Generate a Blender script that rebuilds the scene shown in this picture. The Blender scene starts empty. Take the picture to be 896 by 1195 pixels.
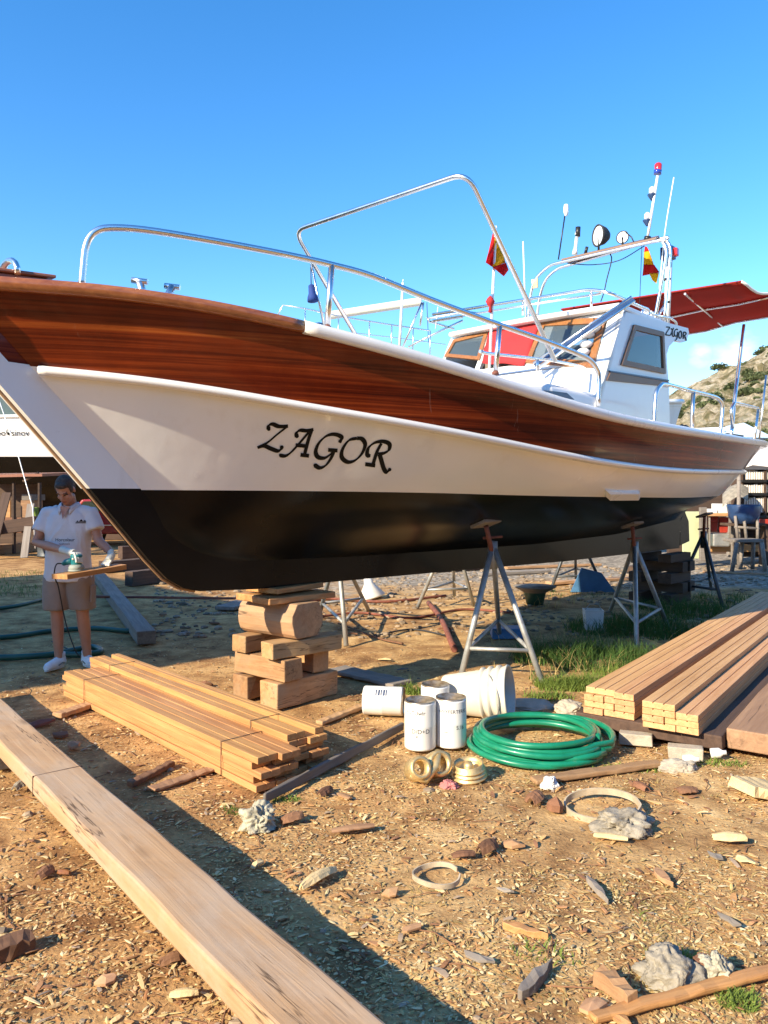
import bpy, bmesh, math, random
from mathutils import Vector, Matrix, noise, Quaternion
from mathutils.bvhtree import BVHTree
random.seed(7)
R = math.radians
scene = bpy.context.scene
COL = scene.collection
FPX, HPY, CAMZ = 900.0, 575.0, 1.6          # focal length and horizon measured on the 896 x 1195 photograph

# ------------------------------------------------------------------ helpers
def G(px, py, z=0.0):
    Y = (CAMZ - z) * FPX / (py - HPY)
    return Vector(((px - 448) / FPX * Y, Y, z))
def W(px, py, Y):
    return Vector(((px - 448) / FPX * Y, Y, CAMZ - (py - HPY) * Y / FPX))

def props(o, label=None, cat=None, group=None, kind=None):
    if label: o['label'] = label
    if cat: o['category'] = cat
    if group: o['group'] = group
    if kind: o['kind'] = kind
    return o

def empty(name, label, cat, loc=(0, 0, 0), rz=0.0, group=None):
    o = bpy.data.objects.new(name, None)
    COL.objects.link(o)
    o.location = loc
    o.rotation_euler = (0, 0, rz)
    o.empty_display_size = 0.1
    return props(o, label, cat, group)

class MB:
    """collects vertices and faces, then links them as one mesh object"""
    def __init__(self):
        self.v, self.f, self.m, self.s = [], [], [], []
    def add(self, vs, fs, mi=0, smooth=False):
        b = len(self.v)
        self.v += [tuple(p) for p in vs]
        self.f += [tuple(i + b for i in f) for f in fs]
        self.m += [mi] * len(fs)
        self.s += [smooth] * len(fs)
        return self
    def box(self, c, size, M=None, mi=0, jit=0.0):
        hx, hy, hz = size[0] / 2, size[1] / 2, size[2] / 2
        vs = []
        for x, y, z in ((-1,-1,-1),(1,-1,-1),(1,1,-1),(-1,1,-1),(-1,-1,1),(1,-1,1),(1,1,1),(-1,1,1)):
            p = Vector((x*hx, y*hy, z*hz))
            if jit: p += Vector((random.uniform(-jit, jit), random.uniform(-jit, jit), random.uniform(-jit, jit)))
            if M is not None: p = M @ p
            vs.append(p + Vector(c))
        return self.add(vs, [(0,3,2,1),(4,5,6,7),(0,1,5,4),(1,2,6,5),(2,3,7,6),(3,0,4,7)], mi)
    def tube(self, pts, r, n=8, closed=False, caps=True, mi=0, radii=None, flat=1.0):
        pts = [Vector(p) for p in pts]
        k = len(pts)
        rings = []
        up = None
        for i in range(k):
            if closed: d = pts[(i+1) % k] - pts[i-1]
            elif i == 0: d = pts[1] - pts[0]
            elif i == k-1: d = pts[-1] - pts[-2]
            else: d = (pts[i+1]-pts[i]).normalized() + (pts[i]-pts[i-1]).normalized()
            if d.length < 1e-9: d = Vector((0,0,1))
            d.normalize()
            if up is None:
                up = Vector((0,0,1)) if abs(d.z) < .9 else Vector((1,0,0))
            u = (up - d*up.dot(d))
            if u.length < 1e-6: u = d.orthogonal()
            u.normalize(); w = d.cross(u); up = u
            rr = radii[i] if radii else r
            rings.append([pts[i] + (u*math.cos(a)*flat + w*math.sin(a))*rr for a in [2*math.pi*j/n for j in range(n)]])
        vs = [p for ring in rings for p in ring]
        fs = []
        for i in range(k if closed else k-1):
            a, b = i*n, ((i+1) % k)*n
            for j in range(n):
                fs.append((a+j, a+(j+1) % n, b+(j+1) % n, b+j))
        self.add(vs, fs, mi, True)
        if caps and not closed:
            self.add(rings[0], [tuple(range(n-1, -1, -1))], mi)
            self.add(rings[-1], [tuple(range(n))], mi)
        return self
    def lathe(self, prof, n=24, M=None, mi=0, smooth=True):
        vs = []
        for r, z in prof:
            for j in range(n):
                a = 2*math.pi*j/n
                p = Vector((r*math.cos(a), r*math.sin(a), z))
                vs.append(M @ p if M is not None else p)
        fs = []
        for i in range(len(prof)-1):
            for j in range(n):
                fs.append((i*n+j, i*n+(j+1) % n, (i+1)*n+(j+1) % n, (i+1)*n+j))
        return self.add(vs, fs, mi, smooth)
    def prism(self, poly, d, mi=0):
        """poly: list of Vectors (planar), extruded by vector d, caps as one n-gon each"""
        n = len(poly); d = Vector(d)
        vs = [Vector(p) for p in poly] + [Vector(p)+d for p in poly]
        fs = [tuple(range(n-1, -1, -1)), tuple(range(n, 2*n))]
        fs += [(i, (i+1) % n, n+(i+1) % n, n+i) for i in range(n)]
        return self.add(vs, fs, mi)
    def grid(self, rows, mi=0, smooth=True, flip=False):
        n = len(rows[0]); vs = [p for r in rows for p in r]; fs = []
        for i in range(len(rows)-1):
            for j in range(n-1):
                q = (i*n+j, i*n+j+1, (i+1)*n+j+1, (i+1)*n+j)
                fs.append(q[::-1] if flip else q)
        return self.add(vs, fs, mi, smooth)
    def build(self, name, mats, parent=None, bevel=0.0, recalc=True, seg=2, xf=None):
        me = bpy.data.meshes.new(name)
        me.from_pydata(self.v, [], self.f)
        if not isinstance(mats, (list, tuple)): mats = [mats]
        for m in mats: me.materials.append(m)
        me.polygons.foreach_set('material_index', self.m)
        me.polygons.foreach_set('use_smooth', self.s)
        if recalc:
            bm = bmesh.new(); bm.from_mesh(me)
            bmesh.ops.remove_doubles(bm, verts=bm.verts, dist=1e-5)
            bmesh.ops.recalc_face_normals(bm, faces=bm.faces)
            bm.to_mesh(me); bm.free()
        if xf is not None: me.transform(xf)
        o = bpy.data.objects.new(name, me)
        COL.objects.link(o)
        if parent is not None: o.parent = parent
        if bevel:
            b = o.modifiers.new('bevel', 'BEVEL'); b.width = bevel; b.segments = seg
            b.limit_method = 'ANGLE'; b.angle_limit = R(35)
        return o

def rounded(pts, rad, n=6):
    """polyline with its inner corners rounded"""
    pts = [Vector(p) for p in pts]
    rads = rad if isinstance(rad, (list, tuple)) else [rad]*len(pts)
    out = [pts[0]]
    for i in range(1, len(pts)-1):
        a, b, c = pts[i-1], pts[i], pts[i+1]
        r = min(rads[i], (a-b).length*.49, (c-b).length*.49)
        p, q = b + (a-b).normalized()*r, b + (c-b).normalized()*r
        for k in range(n+1):
            t = k/n
            out.append(p*(1-t)**2 + b*2*t*(1-t) + q*t*t)
    out.append(pts[-1])
    return out
def spline(pts, n=8):
    pts = [Vector(p) for p in pts]
    P = [pts[0]*2-pts[1]] + pts + [pts[-1]*2-pts[-2]]
    out = []
    for i in range(1, len(P)-2):
        for k in range(n):
            t = k/n
            a, b, c, d = P[i-1], P[i], P[i+1], P[i+2]
            out.append(.5*((2*b)+(c-a)*t+(2*a-5*b+4*c-d)*t*t+(3*b-a-3*c+d)*t**3))
    out.append(pts[-1])
    return out
def interp(tab, x):
    if x <= tab[0][0]:
        (x0, y0), (x1, y1) = tab[0], tab[1]
    elif x >= tab[-1][0]:
        (x0, y0), (x1, y1) = tab[-2], tab[-1]
    else:
        for i in range(len(tab)-1):
            if tab[i][0] <= x <= tab[i+1][0]:
                (x0, y0), (x1, y1) = tab[i], tab[i+1]; break
    return y0 + (y1-y0)*(x-x0)/(x1-x0)
def rotz(a): return Matrix.Rotation(a, 4, 'Z')
def frame(o, x, z=None):
    """4x4 matrix with origin o and local X along x"""
    x = Vector(x).normalized(); z = Vector(z) if z is not None else Vector((0,0,1))
    if abs(x.dot(z.normalized())) > .98: z = Vector((0,1,0))
    y = z.cross(x).normalized(); z = x.cross(y)
    return Matrix(((x.x,y.x,z.x,o[0]),(x.y,y.y,z.y,o[1]),(x.z,y.z,z.z,o[2]),(0,0,0,1)))

# ------------------------------------------------------------------ materials
def newmat(name):
    m = bpy.data.materials.new(name); m.use_nodes = True
    nt = m.node_tree; b = nt.nodes['Principled BSDF']
    return m, nt, b
def nd(nt, typ, **kw):
    n = nt.nodes.new(typ)
    for k, v in kw.items(): setattr(n, k, v)
    return n
def ramp(nt, fac, stops):
    r = nd(nt, 'ShaderNodeValToRGB')
    cr = r.color_ramp
    while len(cr.elements) < len(stops): cr.elements.new(.5)
    for e, (p, c) in zip(cr.elements, stops):
        e.position = p; e.color = (c[0], c[1], c[2], 1)
    nt.links.new(fac, r.inputs['Fac'])
    return r.outputs['Color']
def mixc(nt, fac, a, b, mode='MIX'):
    m = nd(nt, 'ShaderNodeMix', data_type='RGBA', blend_type=mode)
    for sock, v in ((m.inputs['Factor'], fac), (m.inputs[6], a), (m.inputs[7], b)):
        if hasattr(v, 'is_linked'): nt.links.new(v, sock)
        elif isinstance(v, (int, float)): sock.default_value = v
        else: sock.default_value = (v[0], v[1], v[2], 1)
    return m.outputs[2]
def math_n(nt, op, a, b=None):
    m = nd(nt, 'ShaderNodeMath', operation=op)
    for i, v in enumerate((a, b)):
        if v is None: continue
        if hasattr(v, 'is_linked'): nt.links.new(v, m.inputs[i])
        else: m.inputs[i].default_value = v
    return m.outputs[0]
def tex_noise(nt, vec, scale, detail=4, rough=.55, dist=0.0):
    n = nd(nt, 'ShaderNodeTexNoise')
    n.inputs['Scale'].default_value = scale; n.inputs['Detail'].default_value = detail
    n.inputs['Roughness'].default_value = rough; n.inputs['Distortion'].default_value = dist
    nt.links.new(vec, n.inputs['Vector'])
    return n.outputs['Fac']
def mapping(nt, scale=(1,1,1), rot=(0,0,0), coord='Object', rnd=False):
    tc = nd(nt, 'ShaderNodeTexCoord'); mp = nd(nt, 'ShaderNodeMapping')
    mp.inputs['Scale'].default_value = scale; mp.inputs['Rotation'].default_value = rot
    nt.links.new(tc.outputs[coord], mp.inputs['Vector'])
    if rnd:
        oi = nd(nt, 'ShaderNodeObjectInfo')
        v = nd(nt, 'ShaderNodeVectorMath', operation='MULTIPLY_ADD')
        cb = nd(nt, 'ShaderNodeCombineXYZ')
        for i in range(3): nt.links.new(oi.outputs['Random'], cb.inputs[i])
        v.inputs[1].default_value = (37, 53, 71)
        nt.links.new(cb.outputs[0], v.inputs[0]); nt.links.new(tc.outputs[coord], v.inputs[2])
        nt.links.new(v.outputs[0], mp.inputs['Vector'])
    return mp.outputs['Vector']
def bump(nt, b, h, strength=.3, dist=.01):
    n = nd(nt, 'ShaderNodeBump')
    n.inputs['Strength'].default_value = strength; n.inputs['Distance'].default_value = dist
    nt.links.new(h, n.inputs['Height']); nt.links.new(n.outputs['Normal'], b.inputs['Normal'])

def plain(name, c, rough=.5, metal=0.0, coat=0.0, var=.12, vscale=6.0, bmp=0.0, bscale=60, spec=.5, dirt=None):
    m, nt, b = newmat(name)
    v = mapping(nt)
    f = tex_noise(nt, v, vscale, 5, .6)
    lo = [x*(1-var) for x in c]; hi = [min(1, x*(1+var)) for x in c]
    colr = ramp(nt, f, [(.3, lo), (.7, hi)])
    if dirt:
        f2 = tex_noise(nt, v, dirt[1], 8, .7)
        k = ramp(nt, f2, [(dirt[2], (0,0,0)), (dirt[2]+.18, (1,1,1))])
        colr = mixc(nt, math_n(nt, 'MULTIPLY', k, dirt[3] if len(dirt) > 3 else .7), colr, dirt[0])
    nt.links.new(colr, b.inputs['Base Color'])
    rr = nd(nt, 'ShaderNodeMapRange')
    rr.inputs['To Min'].default_value = max(.02, rough*.8); rr.inputs['To Max'].default_value = min(1, rough*1.25)
    nt.links.new(f, rr.inputs['Value']); nt.links.new(rr.outputs[0], b.inputs['Roughness'])
    b.inputs['Metallic'].default_value = metal
    b.inputs['Coat Weight'].default_value = coat; b.inputs['Coat Roughness'].default_value = .06
    b.inputs['Specular IOR Level'].default_value = spec
    if bmp: bump(nt, b, tex_noise(nt, v, bscale, 6, .65), bmp, .01)
    return m

def wood(name, c1, c2, stretch=(1.2, 22, 22), rough=.7, coat=0.0, hv=.18, bmp=.25, knots=True, coord='Object', rnd=True, coat_r=.06, mottle=.35, weather=None, cracks=0):
    """grain runs along local X"""
    m, nt, b = newmat(name)
    v = mapping(nt, stretch, coord=coord, rnd=rnd)
    v2 = mapping(nt, (stretch[0]*.6, stretch[1]*.16, stretch[2]*.16), coord=coord, rnd=rnd)
    g = tex_noise(nt, v, 1.0, 8, .62, .6)
    g2 = tex_noise(nt, v2, 1.0, 3, .5, 1.2)
    f = math_n(nt, 'ADD', math_n(nt, 'MULTIPLY', g, 1-mottle), math_n(nt, 'MULTIPLY', g2, mottle))
    colr = ramp(nt, f, [(.32, c2), (.5, [(a+b_)/2 for a, b_ in zip(c1, c2)]), (.66, c1)])
    if weather:
        w = tex_noise(nt, mapping(nt, (1.5, 3, 3), coord=coord, rnd=rnd), 1.0, 6, .7)
        colr = mixc(nt, ramp(nt, w, [(.42, (0,0,0)), (.62, (.85,.85,.85))]), colr, weather)
    if cracks:
        ck = tex_noise(nt, mapping(nt, (.35, 7, 7), coord=coord, rnd=rnd), 1.0, 5, .6, .3)
        line = ramp(nt, math_n(nt, 'ABSOLUTE', math_n(nt, 'SUBTRACT', ck, .5)), [(0, (1,1,1)), (.010, (0,0,0))])
        vary = ramp(nt, tex_noise(nt, mapping(nt, (1.1, 3, 3), coord=coord, rnd=rnd), 1.0, 3, .5), [(.48, (0,0,0)), (.60, (1,1,1))])
        colr = mixc(nt, math_n(nt, 'MULTIPLY', math_n(nt, 'MULTIPLY', line, vary), cracks), colr, [x*.22 for x in c2])
        kn = nd(nt, 'ShaderNodeTexVoronoi'); kn.inputs['Scale'].default_value = 1.0; nt.links.new(mapping(nt, (1.6, 5, 5), coord=coord, rnd=rnd), kn.inputs['Vector'])
        kk = ramp(nt, kn.outputs['Distance'], [(.05, (1,1,1)), (.16, (0,0,0))])
        colr = mixc(nt, math_n(nt, 'MULTIPLY', kk, .55*cracks), colr, [x*.5 for x in c2])
    hs = nd(nt, 'ShaderNodeHueSaturation')
    if hv:
        oi = nd(nt, 'ShaderNodeObjectInfo')
        mr = nd(nt, 'ShaderNodeMapRange')
        mr.inputs['To Min'].default_value = 1-hv; mr.inputs['To Max'].default_value = 1+hv
        nt.links.new(oi.outputs['Random'], mr.inputs['Value'])
        nt.links.new(mr.outputs[0], hs.inputs['Value'])
        mr2 = nd(nt, 'ShaderNodeMapRange')
        mr2.inputs['To Min'].default_value = .495; mr2.inputs['To Max'].default_value = .505
        ml = math_n(nt, 'FRACT', math_n(nt, 'MULTIPLY', oi.outputs['Random'], 7.31))
        nt.links.new(ml, mr2.inputs['Value']); nt.links.new(mr2.outputs[0], hs.inputs['Hue'])
    nt.links.new(colr, hs.inputs['Color'])
    nt.links.new(hs.outputs['Color'], b.inputs['Base Color'])
    b.inputs['Roughness'].default_value = rough
    b.inputs['Coat Weight'].default_value = coat; b.inputs['Coat Roughness'].default_value = coat_r
    if bmp: bump(nt, b, g, bmp, .004)
    return m

M = {}
M['white_paint'] = plain('white_paint', (.74, .70, .63), .22, coat=.6, var=.03, vscale=2)
def hull_paint():
    m, nt, b = newmat('hull_paint'); v = mapping(nt)
    st = tex_noise(nt, mapping(nt, (5, 5, .7)), 1.0, 6, .65); lo = tex_noise(nt, v, .8, 4, .55); fi = tex_noise(nt, v, 14, 6, .7)
    c = ramp(nt, lo, [(.3, (.80, .795, .765)), (.7, (.86, .86, .835))])
    k = ramp(nt, st, [(.56, (0,0,0)), (.74, (1,1,1))])
    c = mixc(nt, math_n(nt, 'MULTIPLY', k, .16), c, (.52, .44, .33))
    k2 = ramp(nt, fi, [(.66, (0,0,0)), (.72, (1,1,1))])
    c = mixc(nt, math_n(nt, 'MULTIPLY', k2, .18), c, (.50, .43, .34))
    # seams of the planking, barely printed through the paint
    sx = nd(nt, 'ShaderNodeSeparateXYZ'); nt.links.new(v, sx.inputs[0])
    zz = math_n(nt, 'FRACT', math_n(nt, 'MULTIPLY', math_n(nt, 'ADD', sx.outputs[2], math_n(nt, 'MULTIPLY', sx.outputs[0], .02)), 7.2))
    seam = ramp(nt, math_n(nt, 'ABSOLUTE', math_n(nt, 'SUBTRACT', zz, .5)), [(.0, (0,0,0)), (.03, (1,1,1))])
    nt.links.new(c, b.inputs['Base Color'])
    mr = nd(nt, 'ShaderNodeMapRange'); mr.inputs['To Min'].default_value = .16; mr.inputs['To Max'].default_value = .34
    nt.links.new(lo, mr.inputs['Value']); nt.links.new(mr.outputs[0], b.inputs['Roughness'])
    b.inputs['Coat Weight'].default_value = .35; b.inputs['Coat Roughness'].default_value = .08
    h = math_n(nt, 'ADD', math_n(nt, 'MULTIPLY', lo, .8), math_n(nt, 'ADD', math_n(nt, 'MULTIPLY', seam, .004), math_n(nt, 'MULTIPLY', st, .05)))
    bump(nt, b, h, .5, .05)
    return m
M['white_paint'] = hull_paint()
M['white_gel'] = plain('white_gel', (.76, .76, .75), .3, coat=.3, var=.03, vscale=2)
M['white_rail'] = plain('white_rail', (.80, .79, .76), .28, coat=.4, var=.03, vscale=3)
M['antifoul'] = plain('antifoul', (.008, .0072, .0062), .24, var=.4, vscale=1.3, bmp=.05, bscale=5, spec=.17)
M['copper_edge'] = plain('copper_edge', (.42, .27, .15), .5, var=.2, vscale=14)
M['steel'] = plain('steel', (.86, .86, .85), .27, metal=1.0, var=.04)
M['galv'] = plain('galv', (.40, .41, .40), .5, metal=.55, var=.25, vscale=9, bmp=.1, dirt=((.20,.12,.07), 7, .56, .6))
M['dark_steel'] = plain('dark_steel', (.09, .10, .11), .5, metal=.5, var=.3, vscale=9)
M['black'] = plain('black', (.015, .015, .016), .4, var=.2)
M['rubber'] = plain('rubber', (.03, .03, .032), .7, var=.2)
M['red_cloth'] = plain('red_cloth', (.42, .022, .025), .8, var=.12, vscale=3, bmp=.2, bscale=7)
M['bimini'] = plain('bimini', (.30, .030, .022), .85, var=.12, vscale=2, bmp=.2, bscale=5)
M['flag_red'] = plain('flag_red', (.60, .02, .015), .8, var=.1)
M['flag_yellow'] = plain('flag_yellow', (.85, .50, .01), .8, var=.08)
M['blue_cloth'] = plain('blue_cloth', (.012, .045, .22), .8, var=.2)
M['navy'] = plain('navy', (.02, .05, .13), .35, var=.2)
M['trim_brown'] = plain('trim_brown', (.17, .095, .058), .45, var=.12)
M['lens'] = plain('lens', (.75, .78, .8), .08, var=.03, coat=1)
M['red_lens'] = plain('red_lens', (.55, .02, .015), .12, var=.05, coat=1)
M['blue_lens'] = plain('blue_lens', (.02, .05, .35), .12, var=.05, coat=1)
M['letter'] = plain('letter', (.006, .0055, .0055), .5, var=.05, spec=.15)
M['deck'] = plain('deck', (.62, .60, .55), .6, var=.06)
M['interior'] = plain('interior', (.20, .17, .14), .7, var=.15)
M['copper_edge'] = plain('copper_edge', (.36, .22, .12), .5, var=.2, vscale=14)

def mahogany():
    """varnished planking: long grain lines, plank to plank colour shifts, gloss coat, pale reflection smears painted in and dulled"""
    m, nt, b = newmat('mahogany')
    v = mapping(nt, (.30, .25, 44), rot=(0, R(2.5), 0), rnd=False)
    g = tex_noise(nt, v, 1.0, 7, .6, .35)
    v2 = mapping(nt, (.35, .3, 13), rot=(0, R(2.5), 0), rnd=False)
    g2 = tex_noise(nt, v2, 1.0, 4, .6, .5)
    v3 = mapping(nt, (1.1, .8, 1.4), rnd=False)
    g3 = tex_noise(nt, v3, 1.4, 5, .6, .4)
    f = math_n(nt, 'ADD', math_n(nt, 'MULTIPLY', g, .5), math_n(nt, 'MULTIPLY', g2, .5))
    c = ramp(nt, f, [(.34, (.035, .005, .0022)), (.46, (.115, .0145, .004)), (.56, (.225, .034, .007)), (.68, (.44, .105, .019))])
    dk = ramp(nt, g3, [(.36, (.38, .34, .33)), (.60, (1.0, 1.0, 1.0))])
    c = mixc(nt, .45, c, dk, 'MULTIPLY')
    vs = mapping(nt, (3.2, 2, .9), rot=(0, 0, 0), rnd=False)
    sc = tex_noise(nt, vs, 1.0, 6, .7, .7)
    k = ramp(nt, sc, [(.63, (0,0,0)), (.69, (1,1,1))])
    c = mixc(nt, math_n(nt, 'MULTIPLY', k, .5), c, (.24, .13, .085))  # upright smears of reflected light, painted into the varnish colour
    nt.links.new(c, b.inputs['Base Color'])
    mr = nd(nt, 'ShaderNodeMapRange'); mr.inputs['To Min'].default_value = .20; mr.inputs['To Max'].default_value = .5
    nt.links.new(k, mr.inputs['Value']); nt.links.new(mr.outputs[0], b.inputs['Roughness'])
    b.inputs['Coat Weight'].default_value = .22; b.inputs['Coat Roughness'].default_value = .03
    b.inputs['Specular IOR Level'].default_value = .12
    bump(nt, b, g2, .05, .01)
    return m
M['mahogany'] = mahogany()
M['cap_wood'] = wood('cap_wood', (.42, .15, .045), (.20, .055, .018), (1.2, 30, 30), .35, .6, 0, .1, rnd=False)
M['hatch_wood'] = wood('hatch_wood', (.33, .13, .075), (.19, .07, .04), (2, 30, 30), .5, .2, 0, .1, rnd=False)
M['frame_orange'] = wood('frame_orange', (.36, .15, .045), (.20, .075, .02), (2, 30, 30), .4, .4, 0, .05, rnd=False)
M['rot_dark'] = plain('rot_dark', (.035, .03, .026), .7, var=.3)

def cloth(name, c, trans=.5):
    m = plain(name, c, .85, var=.1, vscale=3, bmp=.15, bscale=6)
    nt = m.node_tree; b = nt.nodes['Principled BSDF']
    tl = nd(nt, 'ShaderNodeBsdfTranslucent'); tl.inputs[0].default_value = (*c, 1)
    mx = nd(nt, 'ShaderNodeMixShader'); mx.inputs[0].default_value = trans
    nt.links.new(b.outputs[0], mx.inputs[1]); nt.links.new(tl.outputs[0], mx.inputs[2])
    nt.links.new(mx.outputs[0], nt.nodes['Material Output'].inputs['Surface'])
    return m
M['flag_red'] = cloth('flag_red', (.75, .02, .015)); M['flag_yellow'] = cloth('flag_yellow', (.95, .58, .01))
M['bimini'] = cloth('bimini', (.46, .04, .028), .42)
def glassmat(name, tint, refl=.16, dark=.5):
    m, nt, b = newmat(name)
    b.inputs['Base Color'].default_value = (*tint, 1)
    b.inputs['Roughness'].default_value = .04
    b.inputs['Coat Weight'].default_value = .5
    tr = nd(nt, 'ShaderNodeBsdfTransparent'); tr.inputs[0].default_value = (.75, .8, .82, 1)
    mx = nd(nt, 'ShaderNodeMixShader'); mx.inputs[0].default_value = dark
    nt.links.new(tr.outputs[0], mx.inputs[1]); nt.links.new(b.outputs[0], mx.inputs[2])
    nt.links.new(mx.outputs[0], nt.nodes['Material Output'].inputs['Surface'])
    return m
M['glass'] = glassmat('glass', (.10, .14, .17), dark=.55)
M['glass_side'] = glassmat('glass_side', (.05, .065, .05), dark=.72)

# woods of the yard
M['pine_old'] = wood('pine_old', (.55, .36, .20), (.33, .19, .095), (.7, 30, 30), .8, hv=0, bmp=.8, mottle=.5, weather=(.44, .33, .235), cracks=1.0)
M['pine_new'] = wood('pine_new', (.54, .295, .115), (.31, .135, .045), (1.6, 40, 40), .65, hv=.2, bmp=.4, cracks=.35)
M['decking'] = wood('decking', (.70, .425, .205), (.46, .24, .10), (1.3, 44, 44), .6, hv=.13, bmp=.4, cracks=.3)
M['block_wood'] = wood('block_wood', (.52, .305, .135), (.31, .155, .06), (3, 30, 30), .8, hv=.2, bmp=.8, weather=(.40, .27, .15), cracks=.9)
M['log_wood'] = wood('log_wood', (.50, .31, .16), (.26, .14, .07), (2, 22, 22), .8, hv=.1, bmp=.9, weather=(.33, .24, .15), cracks=1.0)
M['grey_wood'] = wood('grey_wood', (.27, .24, .21), (.14, .115, .095), (1.5, 30, 30), .85, hv=.2, bmp=.5)
M['brown_wood'] = wood('brown_wood', (.50, .31, .17), (.28, .16, .085), (1.2, 26, 26), .75, hv=.18, bmp=.7, cracks=.8)
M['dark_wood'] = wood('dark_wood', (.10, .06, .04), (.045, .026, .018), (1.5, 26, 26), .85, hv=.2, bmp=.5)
M['scrap_wood'] = wood('scrap_wood', (.48, .29, .15), (.27, .14, .07), (3, 40, 40), .8, hv=.3, bmp=.4)
M['bark'] = wood('bark', (.27, .13, .065), (.12, .055, .03), (4, 30, 30), .85, hv=.35, bmp=.7)
M['pale_bark'] = plain('pale_bark', (.66, .50, .26), .8, var=.2, vscale=18, bmp=.3)
M['plastic_white'] = plain('plastic_white', (.66, .62, .52), .4, var=.06, vscale=5, dirt=((.30,.20,.11), 6, .60, .7))
M['can_white'] = plain('can_white', (.74, .73, .70), .32, var=.04, vscale=6, dirt=((.45,.33,.2), 9, .66, .6))
M['tin'] = plain('tin', (.55, .46, .34), .35, metal=.8, var=.25, vscale=20, dirt=((.30,.16,.06), 14, .5, .8))
M['hose_green'] = plain('hose_green', (.008, .20, .11), .34, var=.2, vscale=8, coat=.15, dirt=((.22,.18,.10), 16, .62, .6))
M['hose_dark'] = plain('hose_dark', (.02, .075, .05), .45, var=.2)
M['brass'] = plain('brass', (.70, .52, .25), .45, metal=.7, var=.2, vscale=22, bmp=.08)
M['rag'] = plain('rag', (.44, .41, .31), .9, var=.35, vscale=14, bmp=.9, bscale=30, dirt=((.16,.15,.11), 8, .52, .7))
M['bag_grey'] = plain('bag_grey', (.30, .265, .205), .6, var=.4, vscale=10, bmp=.9, bscale=22, dirt=((.12,.11,.09), 9, .55, .7))
M['hoop'] = plain('hoop', (.46, .38, .27), .6, var=.25, vscale=16)
M['stone'] = plain('stone', (.42, .37, .29), .85, var=.25, vscale=12, bmp=.6, bscale=25)
M['rust'] = plain('rust', (.20, .065, .04), .75, var=.35, vscale=12, bmp=.3)
M['tarp_blue'] = plain('tarp_blue', (.06, .17, .33), .55, var=.2, vscale=4, bmp=.3, bscale=5)
M['tarp_pale'] = plain('tarp_pale', (.50, .66, .80), .6, var=.1, vscale=3, bmp=.2, bscale=4)
M['canvas_white'] = plain('canvas_white', (.78, .74, .70), .8, var=.06, vscale=2, bmp=.2, bscale=3)
M['green_panel'] = plain('green_panel', (.50, .55, .33), .6, var=.08)
M['red_plastic'] = plain('red_plastic', (.36, .035, .02), .5, var=.15)
M['car_red'] = plain('car_red', (.30, .018, .02), .25, var=.1, coat=.6)
M['concrete'] = plain('concrete', (.36, .32, .27), .9, var=.2, vscale=6, bmp=.3)
# ------------------------------------------------------------------ camera, light, sky
cam = bpy.data.cameras.new('camera'); camo = bpy.data.objects.new('camera', cam); COL.objects.link(camo)
camo.location = (0, 0, CAMZ); camo.rotation_euler = (R(90), 0, 0)
cam.sensor_fit = 'VERTICAL'; cam.sensor_height = 36.0
cam.lens = 36.0 * FPX / 1195.0
cam.shift_y = -(HPY - 597.5) / 1195.0 * -1.0
cam.shift_y = (HPY - 597.5) / 1195.0
cam.clip_start = .05; cam.clip_end = 3000
scene.camera = camo

SUN_AZ, SUN_EL = 42.0, 28.0          # light travels towards +X / +Y at this angle from X
a, e = R(SUN_AZ), R(SUN_EL)
ldir = Vector((math.cos(a)*math.cos(e), math.sin(a)*math.cos(e), -math.sin(e)))
sun = bpy.data.lights.new('sun', 'SUN'); sun.energy = 4.7; sun.angle = R(.5); sun.color = (1.0, .85, .62)
suno = bpy.data.objects.new('sun', sun); COL.objects.link(suno)
suno.rotation_euler = ldir.to_track_quat('-Z', 'Y').to_euler(); suno.location = (-30, -30, 40)

w = bpy.data.worlds.new('World'); scene.world = w; w.use_nodes = True
nt = w.node_tree; bg = nt.nodes['Background']
sky = nd(nt, 'ShaderNodeTexSky'); sky.sky_type = 'NISHITA'; sky.sun_disc = False
sky.sun_elevation = e
to_sun = -ldir
sky.sun_rotation = math.atan2(to_sun.x, to_sun.y)
sky.altitude = 0; sky.air_density = 1.0; sky.dust_density = .1; sky.ozone_density = 3.0
hs = nd(nt, 'ShaderNodeHueSaturation'); hs.inputs['Saturation'].default_value = 1.30; hs.inputs['Value'].default_value = 1.0; hs.inputs['Hue'].default_value = .502
nt.links.new(sky.outputs[0], hs.inputs['Color'])
tc = nd(nt, 'ShaderNodeTexCoord')
# a few small fair-weather clouds low over the hill
mp = nd(nt, 'ShaderNodeMapping'); mp.inputs['Scale'].default_value = (16, 16, 34); mp.inputs['Location'].default_value = (1.3, .4, .2)
nt.links.new(tc.outputs['Generated'], mp.inputs['Vector'])
cn = tex_noise(nt, mp.outputs[0], 1.0, 7, .55)
sp = nd(nt, 'ShaderNodeSeparateXYZ'); nt.links.new(tc.outputs['Generated'], sp.inputs[0])
def blob(cx, cy, cz, r):
    d = nd(nt, 'ShaderNodeVectorMath', operation='DISTANCE')
    v = Vector((cx, cy, cz)).normalized(); d.inputs[1].default_value = v
    nt.links.new(tc.outputs['Generated'], d.inputs[0])
    mr = nd(nt, 'ShaderNodeMapRange'); mr.inputs['From Min'].default_value = 0; mr.inputs['From Max'].default_value = r
    mr.inputs['To Min'].default_value = 1; mr.inputs['To Max'].default_value = 0
    nt.links.new(d.outputs['Value'], mr.inputs['Value']); return mr.outputs[0]
def pdir(px, py): return ((px-448)/FPX, 1.0, (HPY-py)/FPX)
bl = math_n(nt, 'MAXIMUM', blob(*pdir(862, 418), .05), blob(*pdir(818, 414), .022))
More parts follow.
